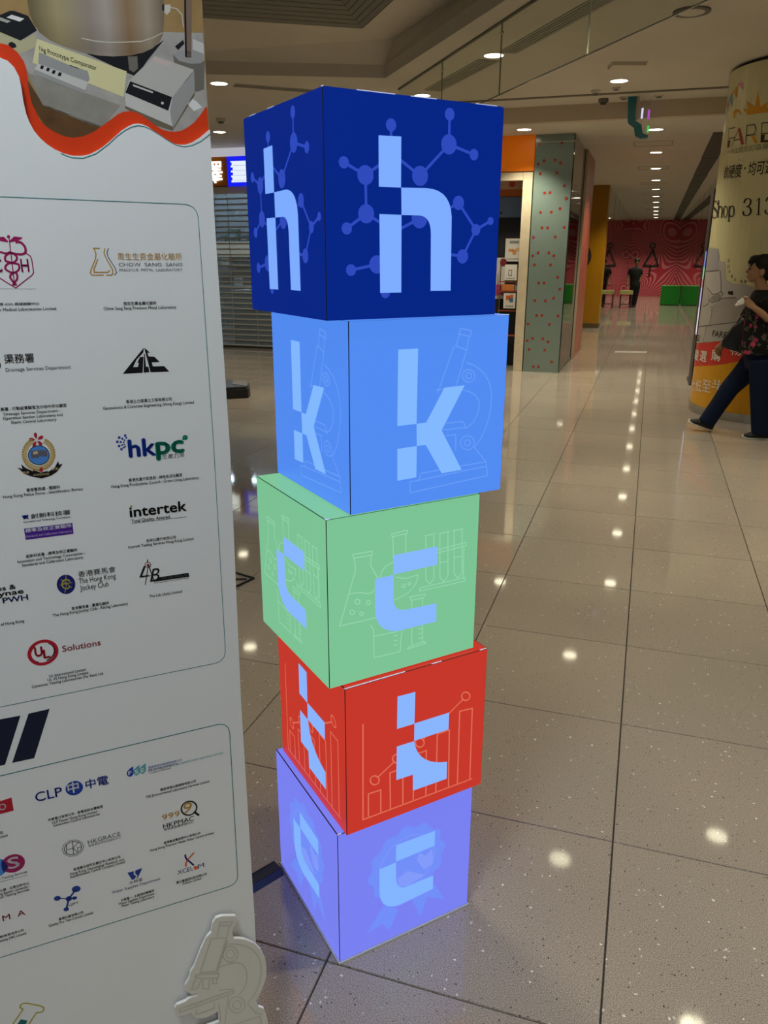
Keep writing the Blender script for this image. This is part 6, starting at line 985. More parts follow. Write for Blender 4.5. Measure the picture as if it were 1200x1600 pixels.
[[(-0.7312,1.9371),(-0.7337,1.9487),(-0.7241,1.9562),(-0.7201,1.9409)],[(-0.7337,1.9487),(-0.737,1.959),(-0.7312,1.971),(-0.7241,1.9562)],[(-0.737,1.959),(-0.7424,1.9695),(-0.7398,1.982),(-0.7312,1.971)],[(-0.7424,1.9695),(-0.7496,1.9786),(-0.7491,1.9893),(-0.7398,1.982)],[(-0.7496,1.9786),(-0.758,1.9846),(-0.7587,1.9932),(-0.7491,1.9893)],[(-0.758,1.9846),(-0.7666,1.9865),(-0.7681,1.9942),(-0.7587,1.9932)],[(-0.7666,1.9865),(-0.7742,1.9832),(-0.7774,1.993),(-0.7681,1.9942)],[(-0.7742,1.9832),(-0.7801,1.9762),(-0.7858,1.9884),(-0.7774,1.993)],[(-0.7801,1.9762),(-0.7836,1.9667),(-0.7929,1.9801),(-0.7858,1.9884)],[(-0.7836,1.9667),(-0.7848,1.9563),(-0.7976,1.9678),(-0.7929,1.9801)],[(-0.7848,1.9563),(-0.7841,1.9465),(-0.7987,1.9516),(-0.7976,1.9678)],[(-0.7841,1.9465),(-0.7825,1.9373),(-0.7955,1.9336),(-0.7987,1.9516)],[(-0.7825,1.9373),(-0.7797,1.9274),(-0.7885,1.917),(-0.7955,1.9336)],[(-0.7797,1.9274),(-0.7749,1.9167),(-0.7794,1.904),(-0.7885,1.917)],[(-0.7749,1.9167),(-0.7681,1.9066),(-0.7696,1.8948),(-0.7794,1.904)],[(-0.7681,1.9066),(-0.7599,1.8989),(-0.7597,1.8893),(-0.7696,1.8948)],[(-0.7599,1.8989),(-0.7513,1.8948),(-0.7502,1.8871),(-0.7597,1.8893)],[(-0.7513,1.8948),(-0.7434,1.8958),(-0.7413,1.8872),(-0.7502,1.8871)],[(-0.7434,1.8958),(-0.737,1.9012),(-0.7332,1.8902),(-0.7413,1.8872)],[(-0.737,1.9012),(-0.7328,1.9096),(-0.7263,1.8967),(-0.7332,1.8902)],[(-0.7328,1.9096),(-0.7308,1.9198),(-0.7212,1.9071),(-0.7263,1.8967)],[(-0.7308,1.9198),(-0.7307,1.93),(-0.7187,1.9214),(-0.7212,1.9071)],[(-0.7307,1.93),(-0.7319,1.9415),(-0.7194,1.9366),(-0.7187,1.9214)]],
[[(-0.6979,1.8503),(-0.7135,1.9851),(-0.6993,1.9843),(-0.684,1.8498)],[(-0.7052,1.9648),(-0.7029,1.9691),(-0.6926,1.958),(-0.6952,1.9536)],[(-0.7029,1.9691),(-0.7009,1.9738),(-0.6902,1.9629),(-0.6926,1.958)],[(-0.7009,1.9738),(-0.6984,1.9787),(-0.6882,1.9676),(-0.6902,1.9629)],[(-0.6984,1.9787),(-0.6953,1.9832),(-0.6865,1.9719),(-0.6882,1.9676)],[(-0.6953,1.9832),(-0.6913,1.9867),(-0.6849,1.9756),(-0.6865,1.9719)],[(-0.6913,1.9867),(-0.6867,1.9884),(-0.683,1.9786),(-0.6849,1.9756)],[(-0.6867,1.9884),(-0.682,1.9891),(-0.6799,1.9806),(-0.683,1.9786)],[(-0.682,1.9891),(-0.6771,1.9894),(-0.6758,1.9817),(-0.6799,1.9806)],[(-0.6771,1.9894),(-0.672,1.9891),(-0.6714,1.9816),(-0.6758,1.9817)],[(-0.672,1.9891),(-0.6668,1.9885),(-0.6669,1.9802),(-0.6714,1.9816)],[(-0.6668,1.9885),(-0.6614,1.987),(-0.6629,1.9775),(-0.6669,1.9802)],[(-0.6614,1.987),(-0.6561,1.9843),(-0.6597,1.9739),(-0.6629,1.9775)],[(-0.6561,1.9843),(-0.6509,1.9797),(-0.6566,1.9691),(-0.6597,1.9739)],[(-0.6509,1.9797),(-0.6457,1.9732),(-0.653,1.9632),(-0.6566,1.9691)],[(-0.6457,1.9732),(-0.6408,1.9655),(-0.6495,1.9564),(-0.653,1.9632)],[(-0.6408,1.9655),(-0.6364,1.9571),(-0.6465,1.9494),(-0.6495,1.9564)],[(-0.6364,1.9571),(-0.6327,1.948),(-0.6446,1.943),(-0.6465,1.9494)],[(-0.6327,1.948),(-0.6303,1.9384),(-0.6437,1.9382),(-0.6446,1.943)],[(-0.6303,1.9384),(-0.6301,1.9286),(-0.6434,1.9334),(-0.6437,1.9382)],[(-0.6301,1.9286),(-0.6313,1.9194),(-0.6438,1.9271),(-0.6434,1.9334)],[(-0.6313,1.9194),(-0.6334,1.9108),(-0.6448,1.9202),(-0.6438,1.9271)],[(-0.6334,1.9108),(-0.6363,1.903),(-0.6465,1.9135),(-0.6448,1.9202)],[(-0.6363,1.903),(-0.6399,1.8964),(-0.6485,1.9076),(-0.6465,1.9135)],[(-0.6399,1.8964),(-0.6441,1.8918),(-0.6503,1.9029),(-0.6485,1.9076)],[(-0.6441,1.8918),(-0.6491,1.8895),(-0.6526,1.8993),(-0.6503,1.9029)],[(-0.6491,1.8895),(-0.6543,1.8884),(-0.6563,1.8968),(-0.6526,1.8993)],[(-0.6543,1.8884),(-0.6598,1.8881),(-0.6609,1.8957),(-0.6563,1.8968)],[(-0.6598,1.8881),(-0.6652,1.8883),(-0.6658,1.8958),(-0.6609,1.8957)],[(-0.6652,1.8883),(-0.6704,1.8889),(-0.6706,1.8968),(-0.6658,1.8958)],[(-0.6704,1.8889),(-0.6752,1.8897),(-0.6746,1.8985),(-0.6706,1.8968)],[(-0.6752,1.8897),(-0.6799,1.8911),(-0.6776,1.9011),(-0.6746,1.8985)],[(-0.6799,1.8911),(-0.6845,1.8937),(-0.6799,1.9045),(-0.6776,1.9011)],[(-0.6845,1.8937),(-0.6885,1.8974),(-0.6824,1.9081),(-0.6799,1.9045)],[(-0.6885,1.8974),(-0.6919,1.9014),(-0.6853,1.912),(-0.6824,1.9081)],[(-0.6919,1.9014),(-0.6948,1.9054),(-0.6887,1.916),(-0.6853,1.912)],[(-0.6948,1.9054),(-0.6979,1.909),(-0.6922,1.9197),(-0.6887,1.916)],[(-0.7097,1.853),(-0.6702,1.8515),(-0.6697,1.847),(-0.7092,1.8485)],[(-0.7245,1.9857),(-0.7048,1.9875),(-0.7036,1.9816),(-0.7233,1.9797)]],
[[(-0.5405,2.0192),(-0.5388,2.0228),(-0.5263,2.0104),(-0.5284,2.0066)],[(-0.5388,2.0228),(-0.5373,2.0266),(-0.5243,2.0144),(-0.5263,2.0104)],[(-0.5373,2.0266),(-0.5354,2.0307),(-0.5229,2.0182),(-0.5243,2.0144)],[(-0.5354,2.0307),(-0.5327,2.0346),(-0.5217,2.0217),(-0.5229,2.0182)],[(-0.5327,2.0346),(-0.5293,2.0379),(-0.5208,2.0249),(-0.5217,2.0217)],[(-0.5293,2.0379),(-0.5252,2.04),(-0.5195,2.0281),(-0.5208,2.0249)],[(-0.5252,2.04),(-0.5211,2.0415),(-0.5171,2.0307),(-0.5195,2.0281)],[(-0.5211,2.0415),(-0.5169,2.0428),(-0.514,2.033),(-0.5171,2.0307)],[(-0.5169,2.0428),(-0.5125,2.0436),(-0.5105,2.0347),(-0.514,2.033)],[(-0.5125,2.0436),(-0.5081,2.044),(-0.5067,2.0359),(-0.5105,2.0347)],[(-0.5081,2.044),(-0.5036,2.044),(-0.5028,2.0366),(-0.5067,2.0359)],[(-0.5036,2.044),(-0.4992,2.0438),(-0.499,2.0363),(-0.5028,2.0366)],[(-0.4992,2.0438),(-0.4947,2.0432),(-0.495,2.035),(-0.499,2.0363)],[(-0.4947,2.0432),(-0.4898,2.042),(-0.4906,2.0332),(-0.495,2.035)],[(-0.4898,2.042),(-0.4848,2.0403),(-0.4862,2.0308),(-0.4906,2.0332)],[(-0.4848,2.0403),(-0.48,2.0383),(-0.4823,2.0279),(-0.4862,2.0308)],[(-0.48,2.0383),(-0.4753,2.036),(-0.4792,2.0245),(-0.4823,2.0279)],[(-0.4753,2.036),(-0.4708,2.0331),(-0.4776,2.0211),(-0.4792,2.0245)],[(-0.4708,2.0331),(-0.4666,2.0289),(-0.4773,2.0181),(-0.4776,2.0211)],[(-0.4666,2.0289),(-0.4633,2.0232),(-0.477,2.0153),(-0.4773,2.0181)],[(-0.4633,2.0232),(-0.4611,2.0167),(-0.4767,2.0126),(-0.477,2.0153)],[(-0.4611,2.0167),(-0.4599,2.0099),(-0.4765,2.0099),(-0.4767,2.0126)],[(-0.4599,2.0099),(-0.4597,2.0031),(-0.4763,2.0073),(-0.4765,2.0099)],[(-0.4597,2.0031),(-0.4607,1.9966),(-0.4761,2.005),(-0.4763,2.0073)],[(-0.4607,1.9966),(-0.4627,1.9909),(-0.4762,2.002),(-0.4761,2.005)],[(-0.4627,1.9909),(-0.4654,1.9857),(-0.477,1.9981),(-0.4762,2.002)],[(-0.4654,1.9857),(-0.4685,1.981),(-0.4784,1.9939),(-0.477,1.9981)],[(-0.4685,1.981),(-0.4721,1.9769),(-0.4804,1.9897),(-0.4784,1.9939)],[(-0.4721,1.9769),(-0.4759,1.9735),(-0.4826,1.9859),(-0.4804,1.9897)],[(-0.4759,1.9735),(-0.4802,1.9711),(-0.4847,1.9825),(-0.4826,1.9859)],[(-0.4802,1.9711),(-0.4846,1.9701),(-0.4873,1.9797),(-0.4847,1.9825)],[(-0.4846,1.9701),(-0.4891,1.9696),(-0.4907,1.978),(-0.4873,1.9797)],[(-0.4891,1.9696),(-0.4936,1.9694),(-0.4947,1.9772),(-0.4907,1.978)],[(-0.4936,1.9694),(-0.4981,1.9692),(-0.4991,1.9768),(-0.4947,1.9772)],[(-0.4981,1.9692),(-0.5025,1.9688),(-0.5036,1.9766),(-0.4991,1.9768)],[(-0.5025,1.9688),(-0.5068,1.9682),(-0.508,1.9762),(-0.5036,1.9766)],[(-0.5075,1.976),(-0.5023,1.9752),(-0.502,1.9677),(-0.5073,1.9684)],[(-0.5023,1.9752),(-0.4969,1.9747),(-0.4965,1.9673),(-0.502,1.9677)],[(-0.4969,1.9747),(-0.4915,1.9742),(-0.4912,1.9668),(-0.4965,1.9673)],[(-0.4915,1.9742),(-0.4861,1.9737),(-0.4861,1.9658),(-0.4912,1.9668)],[(-0.4861,1.9737),(-0.4809,1.9729),(-0.4816,1.964),(-0.4861,1.9658)],[(-0.4809,1.9729),(-0.4757,1.9716),(-0.4777,1.9611),(-0.4816,1.964)],[(-0.4757,1.9716),(-0.4707,1.9692),(-0.4742,1.9575),(-0.4777,1.9611)],[(-0.4707,1.9692),(-0.4658,1.9658),(-0.4708,1.9534),(-0.4742,1.9575)],[(-0.4658,1.9658),(-0.461,1.9617),(-0.4677,1.9489),(-0.4708,1.9534)],[(-0.461,1.9617),(-0.4565,1.9569),(-0.4654,1.9443),(-0.4677,1.9489)],[(-0.4565,1.9569),(-0.4523,1.9513),(-0.4641,1.9402),(-0.4654,1.9443)],[(-0.4523,1.9513),(-0.4487,1.9444),(-0.4638,1.9372),(-0.4641,1.9402)],[(-0.4487,1.9444),(-0.4466,1.9365),(-0.4637,1.9344),(-0.4638,1.9372)],[(-0.4466,1.9365),(-0.4459,1.9284),(-0.4634,1.9307),(-0.4637,1.9344)],[(-0.4459,1.9284),(-0.4463,1.9202),(-0.4633,1.9266),(-0.4634,1.9307)],[(-0.4463,1.9202),(-0.4479,1.9124),(-0.4633,1.9224),(-0.4633,1.9266)],[(-0.4479,1.9124),(-0.451,1.9056),(-0.4635,1.9183),(-0.4633,1.9224)],[(-0.451,1.9056),(-0.4556,1.9008),(-0.4639,1.9141),(-0.4635,1.9183)],[(-0.4556,1.9008),(-0.4608,1.8978),(-0.4659,1.9098),(-0.4639,1.9141)],[(-0.4608,1.8978),(-0.4665,1.8953),(-0.47,1.906),(-0.4659,1.9098)],[(-0.4665,1.8953),(-0.4727,1.8932),(-0.4752,1.9029),(-0.47,1.906)],[(-0.4727,1.8932),(-0.4791,1.8916),(-0.481,1.9005),(-0.4752,1.9029)],[(-0.4791,1.8916),(-0.4853,1.8906),(-0.4868,1.8989),(-0.481,1.9005)],[(-0.4853,1.8906),(-0.4911,1.8903),(-0.4919,1.8979),(-0.4868,1.8989)],[(-0.4911,1.8903),(-0.4965,1.8905),(-0.4968,1.898),(-0.4919,1.8979)],[(-0.4965,1.8905),(-0.502,1.891),(-0.5017,1.8994),(-0.4968,1.898)],[(-0.502,1.891),(-0.5074,1.8922),(-0.5065,1.9015),(-0.5017,1.8994)],[(-0.5074,1.8922),(-0.5127,1.8939),(-0.511,1.904),(-0.5065,1.9015)],[(-0.5127,1.8939),(-0.5175,1.8959),(-0.515,1.9069),(-0.511,1.904)],[(-0.5175,1.8959),(-0.5221,1.898),(-0.518,1.91),(-0.515,1.9069)],[(-0.5221,1.898),(-0.5268,1.9004),(-0.5193,1.9133),(-0.518,1.91)],[(-0.5268,1.9004),(-0.531,1.9041),(-0.5197,1.9162),(-0.5193,1.9133)],[(-0.531,1.9041),(-0.5341,1.9086),(-0.5203,1.919),(-0.5197,1.9162)],[(-0.5341,1.9086),(-0.5361,1.9128),(-0.5215,1.9225),(-0.5203,1.919)],[(-0.5361,1.9128),(-0.5373,1.9162),(-0.5234,1.9266),(-0.5215,1.9225)],[(-0.5373,1.9162),(-0.5387,1.9195),(-0.5256,1.9306),(-0.5234,1.9266)],[(-0.5251,2.0102),(-0.5274,2.0034),(-0.5326,2.0116),(-0.5321,2.015)],[(-0.5274,2.0034),(-0.5344,2.0015),(-0.5335,2.0114),(-0.5326,2.0116)],[(-0.5344,2.0015),(-0.5407,2.0082),(-0.5343,2.0122),(-0.5335,2.0114)],[(-0.5407,2.0082),(-0.5415,2.0183),(-0.5344,2.0135),(-0.5343,2.0122)],[(-0.5415,2.0183),(-0.5361,2.0243),(-0.5337,2.0143),(-0.5344,2.0135)],[(-0.5361,2.0243),(-0.5288,2.0217),(-0.5328,2.0139),(-0.5337,2.0143)],[(-0.5288,2.0217),(-0.5254,2.0146),(-0.5318,2.0105),(-0.5328,2.0139)],[(-0.5206,1.9209),(-0.5229,1.914),(-0.5281,1.9223),(-0.5276,1.9256)],[(-0.5229,1.914),(-0.5299,1.912),(-0.529,1.922),(-0.5281,1.9223)],[(-0.5299,1.912),(-0.5362,1.9186),(-0.5298,1.9228),(-0.529,1.922)],[(-0.5362,1.9186),(-0.5369,1.9289),(-0.5299,1.9241),(-0.5298,1.9228)],[(-0.5369,1.9289),(-0.5316,1.935),(-0.5292,1.9249),(-0.5299,1.9241)],[(-0.5316,1.935),(-0.5242,1.9324),(-0.5283,1.9246),(-0.5292,1.9249)],[(-0.5242,1.9324),(-0.5209,1.9253),(-0.5273,1.9211),(-0.5283,1.9246)]],
[[(-0.3324,2.0231),(-0.3311,2.0267),(-0.3208,2.0147),(-0.3225,2.011)],[(-0.3311,2.0267),(-0.3299,2.0305),(-0.3192,2.0187),(-0.3208,2.0147)],[(-0.3299,2.0305),(-0.3283,2.0344),(-0.318,2.0224),(-0.3192,2.0187)],[(-0.3283,2.0344),(-0.3262,2.0383),(-0.3171,2.0259),(-0.318,2.0224)],[(-0.3262,2.0383),(-0.3234,2.0416),(-0.3164,2.0291),(-0.3171,2.0259)],[(-0.3234,2.0416),(-0.3201,2.0438),(-0.3153,2.0322),(-0.3164,2.0291)],[(-0.3201,2.0438),(-0.3168,2.0453),(-0.3134,2.0348),(-0.3153,2.0322)],[(-0.3168,2.0453),(-0.3133,2.0466),(-0.3109,2.037),(-0.3134,2.0348)],[(-0.3133,2.0466),(-0.3097,2.0475),(-0.308,2.0388),(-0.3109,2.037)],[(-0.3097,2.0475),(-0.3061,2.048),(-0.3049,2.0401),(-0.308,2.0388)],[(-0.3061,2.048),(-0.3023,2.048),(-0.3017,2.0408),(-0.3049,2.0401)],[(-0.3023,2.048),(-0.2987,2.0479),(-0.2985,2.0405),(-0.3017,2.0408)],[(-0.2987,2.0479),(-0.2949,2.0474),(-0.2951,2.0394),(-0.2985,2.0405)],[(-0.2949,2.0474),(-0.2908,2.0463),(-0.2914,2.0377),(-0.2951,2.0394)],[(-0.2908,2.0463),(-0.2866,2.0448),(-0.2877,2.0354),(-0.2914,2.0377)],[(-0.2866,2.0448),(-0.2825,2.0429),(-0.2844,2.0326),(-0.2877,2.0354)],[(-0.2825,2.0429),(-0.2785,2.0407),(-0.2817,2.0294),(-0.2844,2.0326)],[(-0.2785,2.0407),(-0.2747,2.038),(-0.2804,2.026),(-0.2817,2.0294)],[(-0.2747,2.038),(-0.2711,2.0338),(-0.2801,2.0231),(-0.2804,2.026)],[(-0.2711,2.0338),(-0.2682,2.0283),(-0.2798,2.0204),(-0.2801,2.0231)],[(-0.2682,2.0283),(-0.2663,2.022),(-0.2796,2.0177),(-0.2798,2.0204)],[(-0.2663,2.022),(-0.2652,2.0153),(-0.2794,2.0151),(-0.2796,2.0177)],[(-0.2652,2.0153),(-0.265,2.0087),(-0.2792,2.0126),(-0.2794,2.0151)],[(-0.265,2.0087),(-0.2658,2.0023),(-0.279,2.0103),(-0.2792,2.0126)],[(-0.2658,2.0023),(-0.2675,1.9966),(-0.279,2.0074),(-0.279,2.0103)],[(-0.2675,1.9966),(-0.2698,1.9916),(-0.2797,2.0035),(-0.279,2.0074)],[(-0.2698,1.9916),(-0.2724,1.9869),(-0.2809,1.9994),(-0.2797,2.0035)],[(-0.2724,1.9869),(-0.2753,1.9828),(-0.2825,1.9953),(-0.2809,1.9994)],[(-0.2753,1.9828),(-0.2786,1.9794),(-0.2843,1.9915),(-0.2825,1.9953)],[(-0.2786,1.9794),(-0.2821,1.9771),(-0.2861,1.9881),(-0.2843,1.9915)],[(-0.2821,1.9771),(-0.2859,1.976),(-0.2882,1.9854),(-0.2861,1.9881)],[(-0.2859,1.976),(-0.2897,1.9754),(-0.2911,1.9837),(-0.2882,1.9854)],[(-0.2897,1.9754),(-0.2934,1.9751),(-0.2944,1.9828),(-0.2911,1.9837)],[(-0.2934,1.9751),(-0.2972,1.9749),(-0.2981,1.9824),(-0.2944,1.9828)],[(-0.2972,1.9749),(-0.3009,1.9744),(-0.3018,1.9821),(-0.2981,1.9824)],[(-0.3009,1.9744),(-0.3044,1.9738),(-0.3055,1.9816),(-0.3018,1.9821)],[(-0.3051,1.9814),(-0.3007,1.9807),(-0.3004,1.9734),(-0.3048,1.9739)],[(-0.3007,1.9807),(-0.2962,1.9803),(-0.2958,1.973),(-0.3004,1.9734)],[(-0.2962,1.9803),(-0.2917,1.9799),(-0.2914,1.9726),(-0.2958,1.973)],[(-0.2917,1.9799),(-0.2872,1.9795),(-0.2871,1.9718),(-0.2914,1.9726)],[(-0.2872,1.9795),(-0.2827,1.9788),(-0.2833,1.9701),(-0.2871,1.9718)],[(-0.2827,1.9788),(-0.2784,1.9776),(-0.28,1.9673),(-0.2833,1.9701)],[(-0.2784,1.9776),(-0.2741,1.9753),(-0.277,1.9638),(-0.28,1.9673)],[(-0.2741,1.9753),(-0.2699,1.972),(-0.2741,1.9598),(-0.277,1.9638)],[(-0.2699,1.972),(-0.2658,1.9681),(-0.2714,1.9555),(-0.2741,1.9598)],[(-0.2658,1.9681),(-0.2619,1.9634),(-0.2694,1.951),(-0.2714,1.9555)],[(-0.2619,1.9634),(-0.2582,1.958),(-0.2682,1.9469),(-0.2694,1.951)],[(-0.2582,1.958),(-0.2551,1.9513),(-0.268,1.944),(-0.2682,1.9469)],[(-0.2551,1.9513),(-0.2533,1.9436),(-0.2679,1.9413),(-0.268,1.944)],[(-0.2533,1.9436),(-0.2525,1.9356),(-0.2676,1.9376),(-0.2679,1.9413)],[(-0.2525,1.9356),(-0.2528,1.9276),(-0.2675,1.9336),(-0.2676,1.9376)],[(-0.2528,1.9276),(-0.2542,1.9199),(-0.2675,1.9295),(-0.2675,1.9336)],[(-0.2542,1.9199),(-0.2568,1.9132),(-0.2676,1.9255),(-0.2675,1.9295)],[(-0.2568,1.9132),(-0.2607,1.9084),(-0.2679,1.9214),(-0.2676,1.9255)],[(-0.2607,1.9084),(-0.2651,1.9054),(-0.2696,1.9171),(-0.2679,1.9214)],[(-0.2651,1.9054),(-0.27,1.9029),(-0.273,1.9134),(-0.2696,1.9171)],[(-0.27,1.9029),(-0.2752,1.9008),(-0.2774,1.9103),(-0.273,1.9134)],[(-0.2752,1.9008),(-0.2806,1.8991),(-0.2823,1.9079),(-0.2774,1.9103)],[(-0.2806,1.8991),(-0.2859,1.8981),(-0.2871,1.9062),(-0.2823,1.9079)],[(-0.2859,1.8981),(-0.2907,1.8977),(-0.2915,1.9051),(-0.2871,1.9062)],[(-0.2907,1.8977),(-0.2952,1.8978),(-0.2955,1.9052),(-0.2915,1.9051)],[(-0.2952,1.8978),(-0.2998,1.8983),(-0.2996,1.9065),(-0.2955,1.9052)],[(-0.2998,1.8983),(-0.3043,1.8994),(-0.3036,1.9085),(-0.2996,1.9065)],[(-0.3043,1.8994),(-0.3087,1.901),(-0.3074,1.9109),(-0.3036,1.9085)],[(-0.3087,1.901),(-0.3127,1.9029),(-0.3107,1.9137),(-0.3074,1.9109)],[(-0.3127,1.9029),(-0.3165,1.9049),(-0.3132,1.9167),(-0.3107,1.9137)],[(-0.3165,1.9049),(-0.3203,1.9072),(-0.3143,1.9199),(-0.3132,1.9167)],[(-0.3203,1.9072),(-0.3238,1.9108),(-0.3146,1.9227),(-0.3143,1.9199)],[(-0.3238,1.9108),(-0.3263,1.9151),(-0.3151,1.9255),(-0.3146,1.9227)],[(-0.3263,1.9151),(-0.328,1.9191),(-0.3161,1.9288),(-0.3151,1.9255)],[(-0.328,1.9191),(-0.329,1.9225),(-0.3178,1.9329),(-0.3161,1.9288)],[(-0.329,1.9225),(-0.3302,1.9257),(-0.3196,1.9367),(-0.3178,1.9329)],[(-0.3198,2.0146),(-0.3216,2.0079),(-0.326,2.0159),(-0.3256,2.0191)],[(-0.3216,2.0079),(-0.3273,2.0059),(-0.3267,2.0156),(-0.326,2.0159)],[(-0.3273,2.0059),(-0.3325,2.0123),(-0.3273,2.0164),(-0.3267,2.0156)],[(-0.3325,2.0123),(-0.3332,2.0222),(-0.3274,2.0177),(-0.3273,2.0164)],[(-0.3332,2.0222),(-0.3289,2.0282),(-0.3269,2.0184),(-0.3274,2.0177)],[(-0.3289,2.0282),(-0.3229,2.0258),(-0.3261,2.0181),(-0.3269,2.0184)],[(-0.3229,2.0258),(-0.3201,2.0189),(-0.3253,2.0148),(-0.3261,2.0181)],[(-0.3154,1.9273),(-0.3172,1.9205),(-0.3216,1.9285),(-0.3212,1.9318)],[(-0.3172,1.9205),(-0.3229,1.9185),(-0.3223,1.9283),(-0.3216,1.9285)],[(-0.3229,1.9185),(-0.3281,1.9249),(-0.3229,1.9291),(-0.3223,1.9283)],[(-0.3281,1.9249),(-0.3288,1.9349),(-0.323,1.9303),(-0.3229,1.9291)],[(-0.3288,1.9349),(-0.3245,1.9409),(-0.3225,1.9311),(-0.323,1.9303)],[(-0.3245,1.9409),(-0.3185,1.9385),(-0.3217,1.9308),(-0.3225,1.9311)],[(-0.3185,1.9385),(-0.3157,1.9316),(-0.3209,1.9274),(-0.3217,1.9308)]],
[[(-0.3854,1.8963),(-0.3986,2.0408),(-0.3856,2.0402),(-0.3725,1.8959)],[(-0.4149,2.0206),(-0.3928,2.041),(-0.3908,2.0343),(-0.4129,2.0139)],[(-0.4012,1.9012),(-0.3578,1.8998),(-0.3574,1.8954),(-0.4008,1.8969)]],
]
RED_TOP=[(-1.1574,0.6737),(-0.73,0.7308),(-0.4792,0.7826),(-0.3737,0.81),(-0.1455,0.849)]
RED_BOTTOM=[(-1.1581,0.4332),(-0.6835,0.5057),(-0.5154,0.5391),(-0.3609,0.5876),(-0.1175,0.6507)]

# ------------------------------------------------------------------ tower of five light boxes
CW, CH = 0.35, 0.354
m_seam = mat('box_frame', (0.02, 0.02, 0.03), 0.4)
m_leak = mat('edge_glow', (0.8, 0.8, 0.85), 0.3, emit='#b4c2f4', power=0.5)
def lit(name, hexc, k=1.0):
    return mat(name, tuple(0.10 * c for c in lin(hexc)), 0.42, spec=0.22, emit=hexc, power=k)
BOX = [  # from the floor up: word for the label, face colour, letter, motif colour, second motif colour
    ('violet', '#767eee', '#80b2fc', '#6f8bf4', '#7f98f8'),
    ('red', '#c23326', '#86b2fa', '#d96a54', '#d96a54'),
    ('green', '#79c092', '#86b4fb', '#93d0ac', '#93d0ac'),
    ('light blue', '#5089ee', '#80b6fc', '#679af2', '#679af2'),
    ('dark blue', '#002382', '#7caafc', '#2c48b8', '#2c48b8')]
BOXLAB = ['violet light box with a letter c and rosette, standing on the floor',
          'red light box with a letter t and bar chart, second from the floor',
          'green light box with a letter c and laboratory glassware, middle of the tower',
          'light blue light box with a letter k and microscope, second from the top',
          'dark blue light box with a letter h and molecules, top of the tower']
def face_art(parent, art, mp, cols, idx):
    for q, pts in enumerate(art['P']):
        pm = MB(); add_poly(pm, pts, cols[1], mp, 0.4 + 0.1 * q); pm.build('rosette' if q == 0 else 'ribbon', parent, recalc=False)
    for pts in art.get('P2', []):
        pm = MB(); add_poly(pm, pts, cols[2], mp, 0.8); pm.build('rosette_mark', parent, recalc=False)
    mo = MB()
    for c, r in art['D']:
        pm = MB(); add_poly(pm, disc_pts(c, r, 22), cols[1], mp, 0.5); pm.build('atom', parent, recalc=False)
    for pts, w in art['K']:
        if art['D']:
            mo = MB()
        add_stroke(mo, pts, w, cols[2] if idx == 0 else cols[1], mp, 0.7)
        if art['D']:
            mo.build('bond', parent, recalc=False)
    if not art['D']:
        mo.build('motif', parent, recalc=False)
    le = MB()
    for pts in art['L']:
        add_poly(le, pts, cols[0], mp, 1.1)
    le.build('letter', parent, recalc=False)
for i in range(5):
    x, y, a_ = CUBE_POSE[i]
    word, fc, lc, mc, mc2 = BOX[i]
    z0 = i * CH
    t = thing('light_box', BOXLAB[i], 'light box', (x, y, z0), math.radians(a_), 'tower of stacked letter light boxes')
    mf = lit(word.replace(' ', '_') + '_face', fc)
    cols = (lit(word.replace(' ', '_') + '_letter', lc), lit(word.replace(' ', '_') + '_motif', mc), lit(word.replace(' ', '_') + '_motif_line', mc2))
    g = 0.0013; th = 0.0035
    MB().box(0.004, CW - 0.004, 0.004, CW - 0.004, 0.0035, CH - 0.0035, m_seam).build('frame', t)
    e0 = 0.006 if i == 0 else 0.002
    zt = CH - 0.0022
    def panel(q):
        mb = MB(); mb.face(q, mf)
        n = (Vector(q[1]) - Vector(q[0])).cross(Vector(q[2]) - Vector(q[0])).normalized() * -th
        for k in range(4):
            A, B = Vector(q[k]), Vector(q[(k + 1) % 4])
            mb.face([A, A + n, B + n, B], m_seam)
        mb.face([Vector(p) + n for p in reversed(q)], m_seam)
        return mb.build('face_panel', t, recalc=False)
    right = panel([(g, 0, e0), (CW - g, 0, e0), (CW - g, 0, zt), (g, 0, zt)])
    left = panel([(0, CW - g, e0), (0, g, e0), (0, g, zt), (0, CW - g, zt)])
    panel([(CW, g, e0), (CW, CW - g, e0), (CW, CW - g, zt), (CW, g, zt)])
    panel([(CW - g, CW, e0), (g, CW, e0), (g, CW, zt), (CW - g, CW, zt)])
    MB().box(0.003, CW - 0.003, 0.003, CW - 0.003, CH - 0.004, CH - 0.0006, mf).build('top_panel', t)
    face_art(right, CUBE_ART[i], lambda u, v, l: (u, -0.0004 * l - 0.0002, v), cols, i)
    face_art(left, CUBE_ART[i], lambda u, v, l: (-0.0004 * l - 0.0002, CW - u, v), cols, i)
    if i == 0:
        MB().box(-0.003, CW + 0.003, -0.003, CW + 0.003, 0.0, 0.005, mat('base_strip', (0.6, 0.62, 0.62), 0.4)).build('base_plate', t)
    # glow that escapes along the top rim
    for (u0, u1) in {4: [(0.06, 0.13), (0.16, 0.21), (0.29, 0.335)], 1: [(0.0, 0.14), (0.205, 0.23), (0.33, 0.348)], 3: [(0.32, 0.35)], 2: [(0.0, 0.008)], 0: [(0.0, 0.01)]}[i]:
        MB().box(u0, u1, 0.0005, 0.0022, CH - 0.0015, CH - 0.0004, m_leak).build('rim_glow', t)
    for (u0, u1) in {4: [(0.0, 0.006), (0.2, 0.23), (0.29, 0.32)], 1: [], 3: [], 2: [(0.0, 0.008)], 0: []}[i]:
        MB().box(0.0005, 0.0022, u0, u1, CH - 0.0015, CH - 0.0004, m_leak).build('rim_glow', t)

